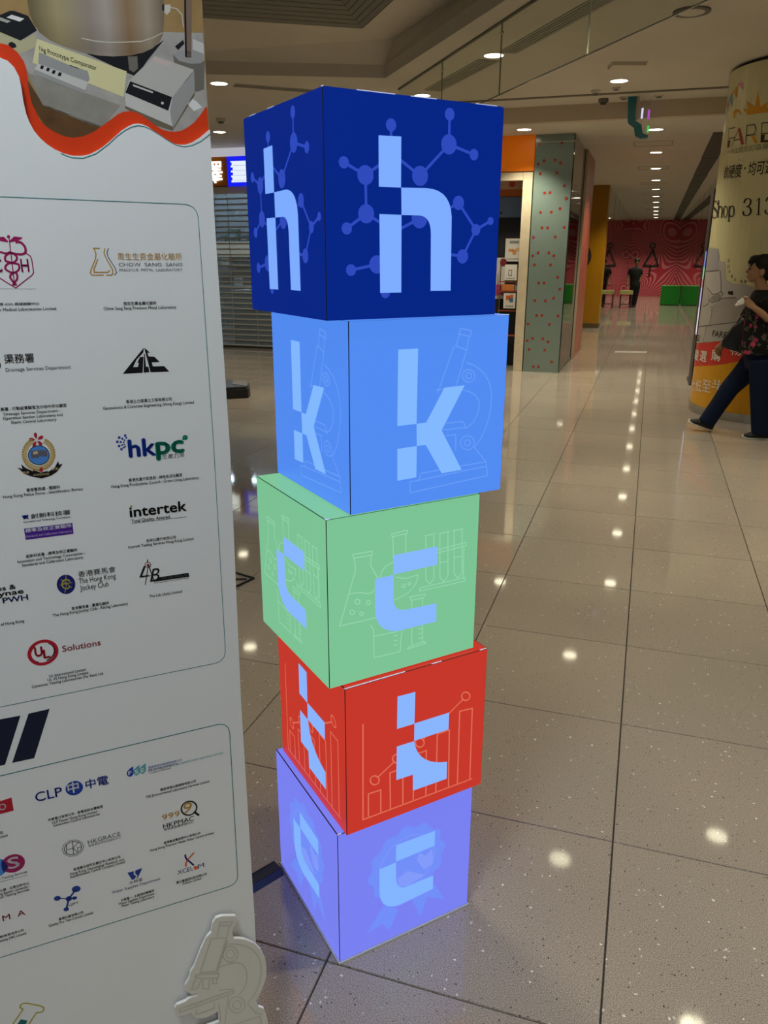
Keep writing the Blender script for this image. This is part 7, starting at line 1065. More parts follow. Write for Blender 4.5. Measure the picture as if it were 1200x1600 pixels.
# cable cover from the tower to the board
cc_ = thing('cable_cover', 'dark blue floor cable cover leading from the violet light box', 'cable cover', (-0.772, 1.493, 0), math.atan2(-0.86, -0.5))
m_cc = mat('navy_rubber', (0.012, 0.016, 0.035), 0.35)
MB().prism([(-0.03, 0), (0.03, 0), (0.016, 0.013), (-0.016, 0.013)], 'x', 0.004, 0.5, m_cc).build('body', cc_)
for s_ in (-1, 1):
    MB().prism([(s_ * 0.0162, 0.0132), (s_ * 0.0132, 0.0132), (s_ * 0.0132, 0.0145), (s_ * 0.0162, 0.0145)], 'x', 0.004, 0.5, m_cc).build('ridge', cc_)

# ------------------------------------------------------------------ exhibition board on the left
INK = {'ink': '#0c0c10', 'magenta': '#9c1457', 'gold': '#b98a35', 'slate': '#5c5e68', 'pale': '#b8bcc0', 'royal': '#123a9c', 'green': '#0c7a60', 'crest_red': '#b01c2c',
       'crest_gold': '#b99a58', 'crest_tan': '#cdb27a', 'crest_blue': '#4a86cf', 'purple': '#4a1a8a', 'lilac': '#b8a4d8', 'white': '#eeeeee', 'navy': '#141c6a', 'navy_dark': '#0b1530',
       'crimson': '#b4122a', 'lime': '#b2a83c', 'aqua': '#5aa3aa', 'royal_dark': '#1c3c90', 'orange': '#d9682a', 'teal': '#1a7a80', 'teal_dark': '#0a6660',
       'ph_tan': '#9c7d4e', 'ph_marble': '#a59f98', 'ph_marble2': '#8f897f', 'ph_wood': '#5e3f20', 'ph_black': '#0e1016', 'ph_steel2': '#6e675e', 'ph_glint': '#c9c2b2', 'ph_cream': '#d8cf9c',
       'ph_cream2': '#b5ad88', 'ph_white': '#dedad6', 'ph_grey': '#9a9794', 'ph_light': '#c6c2bb', 'ph_greylight': '#b9b4ac', 'ph_pole': '#7d6656', 'ph_pinkish': '#cbb4ab', 'ph_brown': '#6f6250'}
def ink(k):
    return mat('print_' + k, INK[k], 0.45, spec=0.3) if k != 'ph_steel' else steel_print()
def steel_print():
    if 'print_ph_steel' in MATS:
        return MATS['print_ph_steel']
    m = mat('print_ph_steel', (0.4, 0.35, 0.28), 0.45, spec=0.3)
    tc = node(m, 'ShaderNodeTexCoord'); sp = node(m, 'ShaderNodeSeparateXYZ')
    link(m, tc.outputs['Object'], sp.inputs[0])
    mr = node(m, 'ShaderNodeMapRange'); mr.inputs[1].default_value = -0.2; mr.inputs[2].default_value = -0.045
    link(m, sp.outputs['X'], mr.inputs[0])
    r = ramp(m, mr.outputs[0], [(0.0, lin('#6f6142')), (0.18, lin('#a5946c')), (0.42, lin('#93867a')), (0.55, lin('#aa9f93')), (0.72, lin('#8d6f4f')), (0.88, lin('#a3937f')), (1.0, lin('#7a6a55'))])
    mz = node(m, 'ShaderNodeMapRange'); mz.inputs[1].default_value = 1.735; mz.inputs[2].default_value = 1.80
    link(m, sp.outputs['Z'], mz.inputs[0])
    r2 = ramp(m, mz.outputs[0], [(0.0, (0.35, 0.34, 0.33)), (0.2, (1.05, 1.0, 0.92)), (0.5, (0.75, 0.73, 0.7)), (1.0, (1, 1, 1))])
    vm = node(m, 'ShaderNodeVectorMath', operation='MULTIPLY'); link(m, r.outputs[0], vm.inputs[0]); link(m, r2.outputs[0], vm.inputs[1])
    link(m, vm.outputs[0], bsdf(m).inputs['Base Color'])
    return m
for k_, d_ in (('ph_marble', 0.12), ('ph_marble2', 0.12), ('ph_wood', 0.25), ('ph_tan', 0.1)):
    c_ = lin(INK[k_]); noisy(ink(k_), tuple(v * (1 - d_) for v in c_), tuple(v * (1 + d_) for v in c_), 45.0)
m_board = mat('white_board', (0.80, 0.80, 0.79), 0.38, spec=0.35)
m_foam = mat('foam_board_print', (0.70, 0.68, 0.60), 0.6, spec=0.2)
m_foamedge = mat('foam_edge', (0.86, 0.86, 0.84), 0.6)
m_foamline = mat('foam_line', (0.57, 0.55, 0.46), 0.6, spec=0.2)
m_redband = mat('print_wave_red', lin('#d8390a'), 0.4, spec=0.3)
m_backing = mat('photo_backing', lin('#a08255'), 0.45, spec=0.3)
keys = set()
for row_ in BOARD_TEXT:
    keys.add((row_[1], row_[7], row_[8]))
keys.add(('1kg Prototype Comparator', 0.0, 0.0))
for row_ in COLUMN_TEXT:
    keys.add((row_[0], row_[6], row_[7]))
keys |= {('澤', 0.006, 0.0)}
gather_text(sorted(keys))
board = thing('exhibition_board', 'tall white exhibition board printed with logos, left of the light boxes', 'display board', (BOARD_BASE[0], BOARD_BASE[1], 0), math.radians(42))
LEFT = -1.2
edge = sorted(BOARD_EDGE, key=lambda p: p[1])
wave_l = [(LEFT, 1.74), (-1.0, 1.70), (-0.8, 1.775), (-0.62, 1.80), (-0.45, 1.755)]
low_pts = wave_l + [p for p in WAVE_LOW]
up_pts = [(p[0], p[1] + 0.03) for p in wave_l] + [p for p in WAVE_UP]
right_under = [(u, max(0.0, v)) for u, v in edge if v < low_pts[-1][1] - 0.01]
outline = [(LEFT, 0.0)] + right_under + [(low_pts[-1][0], low_pts[-1][1])] + list(reversed(low_pts[:-1]))
MB().prism(outline, 'y', 0.0, 0.0085, m_board).build('front_panel', board)
MB().prism([(LEFT, 0.0), (-0.003, 0.0), (0.004, 1.0), (0.0085, 2.15), (LEFT, 2.15)], 'y', 0.0088, 0.05, m_backing, mat('aluminium_edge', (0.62, 0.62, 0.62), 0.35, metal=1.0)).build('backing_panel', board)
wb = MB()
band = up_pts + list(reversed([(p[0], p[1] - 0.004) for p in low_pts]))
add_poly(wb, band, m_redband, lambda u, v, l: (u, 0.0082 - 0.0002 * l, v), 0)
wb.build('wave_border', board, recalc=False)
photo = MB()
add_poly(photo, [(LEFT, 2.14), (LEFT, 1.7)] + [(p[0], p[1] - 0.003) for p in up_pts] + [(0.006, 2.14)], m_backing, lambda u, v, l: (u, 0.0087, v), 0)
photo_o = photo.build('photo_print', board, recalc=False)
def clip_wave(u):
    for (a0, b0), (a1, b1) in zip(up_pts, up_pts[1:]):
        if a0 <= u <= a1:
            return b0 + (b1 - b0) * (u - a0) / max(1e-6, a1 - a0)
    return up_pts[-1][1]
for nm, colr, lay, pts in PHOTO_POLY:
    q = []
    P2 = pts + [pts[0]]
    for A, B in zip(P2, P2[1:]):
        for k in range(6):
            s_ = k / 6
            u = A[0] + (B[0] - A[0]) * s_; v = A[1] + (B[1] - A[1]) * s_
            q.append((min(u, 0.006), max(v, clip_wave(u) - 0.002)))
    pb = MB()
    add_poly(pb, q, ink(colr), lambda u, v, l: (u, 0.0086 - 0.00004 * (l + 1), v), lay)
    pb.build('printed_' + nm, photo_o, recalc=False)
(A_, B_, hh) = PHOTO_SIGN
def sign_map(u, v, l):
    s_ = (u - A_[0]) / (B_[0] - A_[0])
    return (u, 0.0081, v + (B_[1] - A_[1]) * s_)
sg = MB(); add_text(sg, ('1kg Prototype Comparator', 0.0, 0.0), A_[0], A_[1], B_[0] - A_[0], hh, ink('ink'), sign_map); sg.build('printed_words', photo_o, recalc=False)
flat = lambda u, v, l: (u, -0.0002 - 0.00006 * l, v)
groups = {}
def grp(k):
    return groups.setdefault(k, MB())
for k, colr, lay, pts in BOARD_POLY:
    add_poly(grp(k), pts, ink(colr), flat, lay)
for k, colr, lay, w, pts in BOARD_STROKE:
    add_stroke(grp(k), pts, w, ink(colr), flat, lay)
for k, s_, u, v, w, h, colr, bold, shear in BOARD_TEXT:
    add_text(grp(k), (s_, bold, shear), u, v, w, h, ink(colr), flat, 5)
LOGO = {'l1': 'magenta hexagon crest with entwined snakes', 'l2': 'gold flask logo with lettering', 'l3': 'black brush lettering', 'l4': 'black triangle logo', 'l5': 'blue and green letter logo',
        'l6': 'round crest with gold wreath and black ribbon', 'l7': 'black lettering over a purple block', 'l8': 'rounded black word logo', 'l9': 'black and blue word logo', 'l10': 'navy disc with black lettering',
        'l11': 'red ring logo with red word', 'l12': 'slanted black letters with a black bar', 'l13': 'large slanted navy bars', 'l14': 'blue letters with a round emblem', 'l15': 'red block with a white letter',
        'l16': 'three blue droplets with small lettering', 'l17': 'gold nines under a magnifying glass', 'l18': 'thin grey faceted gem logo', 'l19': 'overlapping blue and magenta ovals', 'l20': 'red spaced letters',
        'l21': 'navy molecule logo', 'l22': 'navy wave wedge logo', 'l23': 'blue and orange helix logo'}
for k, mb in groups.items():
    nm = {'c': 'caption', 'l': 'logo', 'f': 'frame_line'}[k[0]] if k != 'flask' else 'flask_drawing'
    o = mb.build(nm, board, recalc=False)
    if k in LOGO:
        o['label'] = LOGO[k]
# microscope cut-out standing in front of the board
sc_t = thing('microscope_cutout', 'pale foam microscope cut-out standing against the foot of the white board', 'cutout', (BOARD_BASE[0] + 0.018 * math.sin(math.radians(42)), BOARD_BASE[1] - 0.018 * math.cos(math.radians(42)), 0), math.radians(42))
zmin = min(p[1] for p in SCOPE_OUTLINE)
so = [(u * 0.985, max(0.0, v)) for u, v in SCOPE_OUTLINE]
MB().prism(so, 'y', 0.004, 0.010, m_foam, m_foamedge).build('foam_body', sc_t)
ln = MB()
for l in SCOPE_LINES:
    add_stroke(ln, [(u * 0.985, max(0.002, v)) for u, v in l], 0.0022, m_foamline, lambda u, v, q: (u, 0.0035, v), 0)
ln.build('outline_print', sc_t, recalc=False)
for s_ in (-0.13, -0.03):
    MB().tube([(s_, 0.0101, 0.06), (s_, 0.0178, 0.06)], 0.012, m_foamedge, 10).build('spacer', sc_t)

# ------------------------------------------------------------------ round column wrapped in an advert
CC = (1.228, 8.877); CR = 0.7115
column = tag(thing('advert_column', 'round column wrapped in a cream, red and yellow sofa shop advert', 'column', (CC[0], CC[1], 0)), kind='thing')
m_cream = mat('column_cream', lin('#d9d2a4'), 0.3, spec=0.45)
m_cred = mat('column_red', lin('#cf3a30'), 0.3, spec=0.45)
m_cyel = mat('column_yellow', lin('#d79a06'), 0.3, spec=0.45)
CCOL = {'col_pink': '#d8899a', 'col_gold': '#d9981c', 'col_blue': '#5f9ec0', 'col_brown': '#4a2f1c', 'col_red': '#b83a30', 'col_grey': '#8f8a72', 'col_ink': '#241f18', 'col_chair': '#b5afaa', 'col_chair2': '#8f8a86', 'col_seam': '#5f5a58', 'col_head': '#a7a3a6', 'col_back': '#bcb6b1', 'col_seat': '#a49d98', 'col_foot': '#aaa49f', 'white': '#f0ece0'}
def cink(k):
    return mat('advert_' + k, CCOL[k], 0.35, spec=0.4)
def wrap(s_, z, r):
    a = 1.5 * PI + s_ / CR
    return (math.cos(a) * r, math.sin(a) * r, z)
def interp(tab, s_):
    if s_ <= tab[0][0]:
        return tab[0][1]
    for (a0, b0), (a1, b1) in zip(tab, tab[1:]):
        if s_ <= a1:
            return b0 + (b1 - b0) * (s_ - a0) / (a1 - a0)
    return tab[-1][1]
def shell(name, zlo, zhi, m, r=CR, n=72):
    mb = MB()
    for i in range(n):
        s0 = -PI * CR + 2 * PI * CR * i / n; s1 = -PI * CR + 2 * PI * CR * (i + 1) / n
        mb.face([wrap(s0, zlo(s0), r), wrap(s1, zlo(s1), r), wrap(s1, zhi(s1), r), wrap(s0, zhi(s0), r)], m)
    return mb.build(name, column, smooth=True, recalc=False)
rt = lambda s_: interp(RED_TOP, s_) if s_ > -1.2 else RED_TOP[0][1]
rb = lambda s_: interp(RED_BOTTOM, s_) if s_ > -1.2 else RED_BOTTOM[0][1]
cream = shell('cream_wrap', rt, lambda s_: 3.168, m_cream)
shell('red_band', rb, rt, m_cred)
shell('yellow_band', lambda s_: 0.085, rb, m_cyel)
shell('metal_skirting', lambda s_: 0.0, lambda s_: 0.085, mat('skirting_steel', (0.5, 0.49, 0.46), 0.25, metal=1.0), CR + 0.004)
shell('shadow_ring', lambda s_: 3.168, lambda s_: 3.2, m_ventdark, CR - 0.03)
def wrapped(mb, name):
    """cut long edges so the print hugs the curve, then bend it round the column"""
    me = mb.mesh(name)
    bm = bmesh.new(); bm.from_mesh(me)
    xs_ = [v.co.x for v in bm.verts]
    if xs_ and max(xs_) - min(xs_) > 0.06:
        q = math.ceil(min(xs_) / 0.03) * 0.03
        while q < max(xs_):
            bmesh.ops.bisect_plane(bm, geom=bm.verts[:] + bm.edges[:] + bm.faces[:], plane_co=(q, 0, 0), plane_no=(1, 0, 0))
            q += 0.03
    for v in bm.verts:
        v.co = Vector(wrap(v.co.x, v.co.z, CR + 0.0022 - v.co.y))
    bm.to_mesh(me); bm.free()
    return put(name, me, column)
fm = lambda u, v, l: (u, -0.0006 * l, v)
def split(name, pred_poly, pred_stroke):
    mb = MB()
    for q in pred_poly:
        add_poly(mb, q[2], cink(q[0]), fm, q[1])
    for q in pred_stroke:
        add_stroke(mb, q[3], q[2], cink(q[0]), fm, q[1] + 0.5)
    return wrapped(mb, name)
split('bunting', COLUMN_POLY[0:4], [])
split('crown', COLUMN_POLY[4:6], [])
split('brand_letters', COLUMN_POLY[6:10], COLUMN_STROKE[0:7])
split('sofa_picture', COLUMN_POLY[10:], COLUMN_STROKE[7:])
for gl_ in COLUMN_SERIF:
    mb = MB()
    for q in gl_:
        add_poly(mb, q, cink('col_ink'), fm, 3)
    wrapped(mb, 'serif_letter')
for s_, u, v, w, h, colr, bold, shear in COLUMN_TEXT:
    mb = MB(); add_text(mb, (s_, bold, shear), u, v, w, h, cink(colr), fm, 3); wrapped(mb, 'lettering')

# slim display totem behind the column
tot = thing('display_totem', 'slim black display totem with a glowing edge beside the column', 'display', (0.60, 10.62, 0))
MB().box(0, 0.09, -0.02, 0.6, 0, 2.3, m_black).build('case', tot)
for k, (z0, z1, c) in enumerate([(0.62, 0.95, '#e8e2f0'), (0.95, 1.18, '#b9b4e8'), (1.18, 1.28, '#b06a78'), (1.28, 1.42, '#8fd0a0'), (1.42, 1.60, '#6a86e0')]):
    MB().box(-0.004, 0.0, -0.015, 0.16, z0, z1, mat('totem_light_%d' % k, (0.1, 0.1, 0.1), 0.3, emit=c, power=0.8)).build('screen_strip', tot)
MB().box(-0.02, 0.11, -0.04, 0.62, 0, 0.02, m_dark).build('base', tot)

# ------------------------------------------------------------------ people
m_skin = mat('skin', (0.34, 0.185, 0.105), 0.5, spec=0.3)
m_hair = mat('dark_hair', (0.010, 0.008, 0.007), 0.6, spec=0.2)
def melded(mb, name, parent, voxel, smooth_it=4):
    """fuse overlapping closed shapes into one continuous skin"""
    me = mb.mesh(name, recalc=True)
    o = put(name, me)
    rm = o.modifiers.new('fuse', 'REMESH'); rm.mode = 'VOXEL'; rm.voxel_size = voxel; rm.use_smooth_shade = True
    sm = o.modifiers.new('relax', 'SMOOTH'); sm.factor = 0.5; sm.iterations = smooth_it
    dg = bpy.context.evaluated_depsgraph_get()
    dg.update()
    me2 = bpy.data.meshes.new_from_object(o.evaluated_get(dg), depsgraph=dg)
    bpy.data.objects.remove(o)
    me2.materials.clear()
    me2.materials.append(mb.mats[0])
    me2.polygons.foreach_set('material_index', [0] * len(me2.polygons))
    me2.polygons.foreach_set('use_smooth', [True] * len(me2.polygons))
    return put(name, me2, parent)
def hand(mb, wrist, palm, fdir, spread, curl, thumb, m, k=1.0):
    """palm plus four fingers and a thumb, each finger bent in two joints"""
    w = Vector(wrist); p = Vector(palm); f = Vector(fdir).normalized(); s_ = Vector(spread).normalized(); c = Vector(curl).normalized(); th = Vector(thumb).normalized()
    mb.tube([w, w.lerp(p, 0.6), p], [(0.024, 0.02), (0.036, 0.02), (0.036, 0.018)], m, 10)
    mb.ball(p, 0.028 * k, m, 10, 7)
    for i, (off, ln_) in enumerate([(-0.028, 0.068), (-0.010, 0.076), (0.009, 0.072), (0.027, 0.056)]):
        b0 = p + s_ * off + f * 0.02
        j1 = b0 + (f * 0.8 + c * 0.4).normalized() * ln_ * 0.45
        j2 = j1 + (f * 0.3 + c * 1.0).normalized() * ln_ * 0.33
        j3 = j2 + (f * -0.3 + c * 1.0).normalized() * ln_ * 0.25
        mb.tube([b0 - f * 0.015, b0, j1, j2, j3], [0.0095, 0.0095, 0.009, 0.0085, 0.007], m, 8)
    t0 = w.lerp(p, 0.45)
    mb.tube([t0, t0 + th * 0.03, t0 + th * 0.045 + f * 0.02, t0 + th * 0.045 + f * 0.045], [0.013, 0.012, 0.010, 0.008], m, 8)

WY = 7.6
woman = thing('person', 'woman walking past the column in a floral black blouse and dark blue trousers', 'person', (0, 0, 0))
b = MB()
b.ball((0.868, WY, 1.452), (0.092, 0.074, 0.096), m_skin, 20, 12)
b.ball((0.838, WY, 1.395), (0.064, 0.060, 0.066), m_skin, 16, 10)
b.ball((0.812, WY, 1.352), (0.030, 0.036, 0.026), m_skin, 12, 8)
b.ball((0.795, WY, 1.463), (0.025, 0.052, 0.02), m_skin, 12, 8)
b.tube([(0.786, WY, 1.445), (0.772, WY, 1.415), (0.768, WY, 1.404)], [0.009, 0.013, 0.015], m_skin, 8)
b.ball((0.790, WY, 1.372), (0.016, 0.026, 0.014), m_skin, 10, 7)
b.ball((0.806, WY - 0.04, 1.402), (0.026, 0.022, 0.026), m_skin, 10, 7)
b.ball((0.806, WY + 0.04, 1.402), (0.026, 0.022, 0.026), m_skin, 10, 7)
for s_ in (-1, 1):
    b.ball((0.884, WY + s_ * 0.074, 1.412), (0.020, 0.010, 0.032), m_skin, 10, 7)
b.tube([(0.872, WY, 1.37), (0.892, WY, 1.31), (0.912, WY, 1.235)], [0.050, 0.049, 0.062], m_skin, 14)
b.rings([(0.925, WY, 1.255, 0.05, 0.07), (0.93, WY, 1.22, 0.08, 0.14), (0.935, WY, 1.17, 0.095, 0.175), (0.94, WY, 1.05, 0.105, 0.165), (0.955, WY, 0.92, 0.10, 0.15), (0.965, WY, 0.80, 0.11, 0.165), (0.975, WY, 0.68, 0.115, 0.165), (0.975, WY, 0.60, 0.09, 0.14)], m_skin, 20)
SL, EL, WL, PL = (0.955, WY - 0.17, 1.185), (1.062, WY - 0.20, 0.985), (0.850, WY - 0.19, 1.125), (0.793, WY - 0.185, 1.168)
SR, ER, WR, PR = (0.935, WY + 0.17, 1.185), (0.835, WY + 0.20, 0.945), (0.690, WY + 0.17, 0.805), (0.652, WY + 0.16, 0.765)
b.tube([SL, (1.02, WY - 0.195, 1.08), EL, (0.96, WY - 0.195, 1.05), WL], [0.048, 0.042, 0.038, 0.034, 0.024], m_skin, 12)
b.tube([SR, (0.87, WY + 0.195, 1.07), ER, (0.765, WY + 0.185, 0.872), WR], [0.048, 0.042, 0.037, 0.032, 0.023], m_skin, 12)
hand(b, WL, PL, (-0.85, 0, 0.5), (0.3, -0.4, 0.85), (-0.2, 0.9, -0.2), (-0.2, 0.4, 0.9), m_skin)
hand(b, WR, PR, (-0.45, 0, -0.9), (0.9, 0.25, -0.4), (0.4, -0.3, -0.7), (-0.8, -0.5, -0.2), m_skin)
HL, KL, AL = (0.985, WY - 0.095, 0.69), (1.005, WY - 0.10, 0.40), (1.058, WY - 0.10, 0.085)
HR, KR, AR = (0.965, WY + 0.09, 0.69), (0.772, WY + 0.095, 0.405), (0.625, WY + 0.095, 0.105)
b.tube([HL, KL, AL], [0.085, 0.055, 0.036], m_skin, 12)
b.tube([HR, KR, AR], [0.085, 0.055, 0.036], m_skin, 12)
b.ball((1.05, WY - 0.10, 0.045), (0.06, 0.026, 0.022), m_skin, 10, 7)
b.ball((0.60, WY + 0.095, 0.075), (0.05, 0.026, 0.022), m_skin, 10, 7)
melded(b, 'body', woman, 0.0055, 3)
h = MB()
h.ball((0.893, WY, 1.470), (0.104, 0.086, 0.090), m_hair, 20, 12)
h.ball((0.935, WY, 1.415), (0.060, 0.080, 0.075), m_hair, 16, 10)
h.ball((0.830, WY, 1.520), (0.055, 0.062, 0.030), m_hair, 14, 8)
h.tube([(0.80, WY - 0.045, 1.515), (0.785, WY - 0.05, 1.490), (0.79, WY - 0.058, 1.465)], [0.018, 0.016, 0.010], m_hair, 8)
h.tube([(0.80, WY + 0.045, 1.515), (0.785, WY + 0.05, 1.490), (0.79, WY + 0.058, 1.465)], [0.018, 0.016, 0.010], m_hair, 8)
melded(h, 'hair', woman, 0.006, 3)
m_eye = mat('eye_dark', (0.02, 0.014, 0.01), 0.25)
m_lip = mat('lips', (0.30, 0.11, 0.08), 0.4)
for s_ in (-1, 1):
    MB().ball((0.786, WY + s_ * 0.036, 1.436), (0.010, 0.014, 0.006), m_eye, 10, 6).build('eye', woman, smooth=True)
    MB().tube([(0.782, WY + s_ * 0.018, 1.458), (0.780, WY + s_ * 0.036, 1.462), (0.795, WY + s_ * 0.054, 1.456)], 0.0035, m_hair, 6).build('eyebrow', woman)
MB().ball((0.780, WY, 1.372), (0.010, 0.024, 0.006), m_lip, 10, 6).build('mouth', woman, smooth=True)
# blouse
m_blouse = mat('floral_blouse', (0.004, 0.004, 0.0045), 0.75, spec=0.2)
def _blouse():
    m = m_blouse
    tc = node(m, 'ShaderNodeTexCoord')
    vo = node(m, 'ShaderNodeTexVoronoi', Scale=13.0); link(m, tc.outputs['Object'], vo.inputs['Vector'])
    nz = node(m, 'ShaderNodeTexNoise', Scale=60.0, Detail=2.0); link(m, tc.outputs['Object'], nz.inputs['Vector'])
    ad = node(m, 'ShaderNodeMath', operation='MULTIPLY_ADD'); ad.inputs[1].default_value = 0.35; link(m, nz.outputs['Fac'], ad.inputs[0]); link(m, vo.outputs['Distance'], ad.inputs[2])
    fl = ramp(m, ad.outputs[0], [(0.0, (1, 1, 1)), (0.42, (1, 1, 1)), (0.5, (0, 0, 0))])
    pick = ramp(m, vo.outputs['Color'], [(0.0, (0.0, 0, 0)), (0.42, (0.0, 0.0, 0.0)), (0.45, (1, 1, 1))])
    mu = node(m, 'ShaderNodeMath', operation='MULTIPLY'); link(m, fl.outputs[0], mu.inputs[0]); link(m, pick.outputs[0], mu.inputs[1])
    sp = node(m, 'ShaderNodeSeparateXYZ'); link(m, tc.outputs['Object'], sp.inputs[0])
    zz = ramp(m, sp.outputs['Z'], [(0.0, (1, 1, 1)), (1.0, (1, 1, 1))])
    mr = node(m, 'ShaderNodeMapRange'); mr.inputs[1].default_value = 1.10; mr.inputs[2].default_value = 1.04; link(m, sp.outputs['Z'], mr.inputs[0])
    mu2 = node(m, 'ShaderNodeMath', operation='MULTIPLY'); link(m, mu.outputs[0], mu2.inputs[0]); link(m, mr.outputs[0], mu2.inputs[1])
    v2 = node(m, 'ShaderNodeTexNoise', Scale=26.0, Detail=3.0); link(m, tc.outputs['Object'], v2.inputs['Vector'])
    lf = ramp(m, v2.outputs['Fac'], [(0.55, (0.004, 0.004, 0.0045)), (0.62, (0.10, 0.085, 0.06)), (0.7, (0.03, 0.03, 0.02))])
    mxl = node(m, 'ShaderNodeMixRGB'); mxl.inputs[1].default_value = (0.004, 0.004, 0.0045, 1); link(m, mr.outputs[0], mxl.inputs[0]); link(m, lf.outputs[0], mxl.inputs[2])
    mx = node(m, 'ShaderNodeMixRGB'); mx.inputs[2].default_value = (0.42, 0.045, 0.12, 1); link(m, mu2.outputs[0], mx.inputs[0]); link(m, mxl.outputs[0], mx.inputs[1])
    link(m, mx.outputs[0], bsdf(m).inputs['Base Color'])
_blouse()
g = MB()
g.rings([(0.918, WY, 1.268, 0.066, 0.085), (0.93, WY, 1.235, 0.10, 0.155), (0.935, WY, 1.175, 0.122, 0.195), (0.938, WY, 1.05, 0.135, 0.19), (0.945, WY, 0.92, 0.145, 0.185), (0.955, WY, 0.80, 0.165, 0.20), (0.958, WY, 0.735, 0.175, 0.205)], m_blouse, 24)
g.tube([(0.945, WY - 0.15, 1.195), (1.00, WY - 0.195, 1.12), (1.055, WY - 0.20, 1.01)], [0.075, 0.066, 0.060], m_blouse, 14)
g.tube([(0.93, WY + 0.15, 1.195), (0.88, WY + 0.195, 1.10), (0.83, WY + 0.20, 1.01)], [0.075, 0.066, 0.060], m_blouse, 14)
melded(g, 'blouse', woman, 0.008, 3)
m_trou = mat('navy_trousers', (0.003, 0.009, 0.034), 0.8, spec=0.2)
g = MB()
g.rings([(0.965, WY, 0.80, 0.125, 0.17), (0.972, WY, 0.70, 0.135, 0.18), (0.972, WY, 0.60, 0.11, 0.16)], m_trou, 20)
g.tube([HL, (0.992, WY - 0.10, 0.56), KL, (1.025, WY - 0.10, 0.25), (1.060, WY - 0.10, 0.048)], [0.118, 0.102, 0.088, 0.082, 0.082], m_trou, 16)
g.tube([HR, (0.870, WY + 0.09, 0.54), KR, (0.700, WY + 0.095, 0.255), (0.612, WY + 0.095, 0.076)], [0.118, 0.100, 0.084, 0.076, 0.076], m_trou, 16)
melded(g, 'trousers', woman, 0.009, 3)
m_shoe = mat('black_knit_shoe', (0.010, 0.010, 0.012), 0.7)
m_sole = mat('white_sole', (0.62, 0.58, 0.52), 0.6)
def shoe(toe, heel, lift):
    t0 = Vector(toe); h0 = Vector(heel); d = (t0 - h0); L = d.length; d.normalize(); up = Vector((0, 1, 0)).cross(d)
    if up.z < 0:
        up = -up
    side = d.cross(up)
    prof = [(0.0, 0.024, 0.062), (0.12, 0.036, 0.078), (0.35, 0.040, 0.094), (0.55, 0.044, 0.076), (0.75, 0.047, 0.054), (0.92, 0.036, 0.032), (1.0, 0.014, 0.024)]
    def loft(zlo, zhi, m, grow, nm, par):
        mb = MB(); seg = 12; k = mb.mi(m)
        for s_, w, hgt in prof:
            c = h0 + d * (L * s_)
            for j in range(seg):
                a = 2 * PI * j / seg
                zz = zlo if math.sin(a) < -0.3 else (zlo + (zhi(hgt) - zlo) * max(0.0, math.sin(a)))
                mb.v.append(tuple(c + side * (math.cos(a) * (w + grow)) + up * zz))
        for i in range(len(prof) - 1):
            for j in range(seg):
                j2 = (j + 1) % seg
                mb.f.append((i * seg + j, i * seg + j2, (i + 1) * seg + j2, (i + 1) * seg + j)); mb.m.append(k)
        mb.f.append(tuple(range(seg))); mb.m.append(k)
        mb.f.append(tuple((len(prof) - 1) * seg + j for j in range(seg))); mb.m.append(k)
        return mb.build(nm, par, smooth=True)
    up_ = loft(0.012, lambda q: q, m_shoe, 0.0, 'shoe', woman)
    loft(0.0, lambda q: 0.030, m_sole, 0.005, 'sole', up_)
shoe((0.905, WY - 0.10, 0.001), (1.150, WY - 0.10, 0.001), 0)
shoe((0.452, WY + 0.095, 0.078), (0.668, WY + 0.095, 0.004), 0)
# handbag over the far arm, tissue in the raised hand
bag = thing('handbag', 'black shoulder bag hanging in front of the walking woman', 'bag', (0, 0, 0))
m_bag = mat('black_leather', (0.006, 0.006, 0.007), 0.45)
g = MB().prism([(0.668, 0.768), (0.648, 0.785), (0.655, 0.83), (0.725, 0.955), (0.790, 1.02), (0.842, 0.93), (0.862, 0.79), (0.855, 0.745), (0.76, 0.742)], 'y', WY + 0.015, WY + 0.095, m_bag)
bm_ = g.build('bag_body', bag)
bv = bm_.modifiers.new('soft', 'BEVEL'); bv.width = 0.018; bv.segments = 3
MB().tube([(0.745, WY + 0.05, 0.96), (0.775, WY + 0.05, 1.03), (0.80, WY + 0.05, 1.055), (0.83, WY + 0.05, 1.02), (0.838, WY + 0.05, 0.95)], 0.007, m_bag, 8).build('strap', bag)
tis = MB()
for i, (dx, dz, r_) in enumerate([(0, 0, 0.030), (-0.026, -0.014, 0.024), (0.014, 0.020, 0.022), (-0.048, -0.034, 0.014)]):
    tis.ball((0.755 + dx, WY - 0.175, 1.180 + dz), (r_, 0.014, r_), mat('tissue_paper', (0.75, 0.72, 0.68), 0.9), 10, 7)
to = melded(tis, 'paper_tissue', None, 0.005, 1)
tag(to, 'crumpled white tissue in the raised hand of the walking woman', 'tissue')

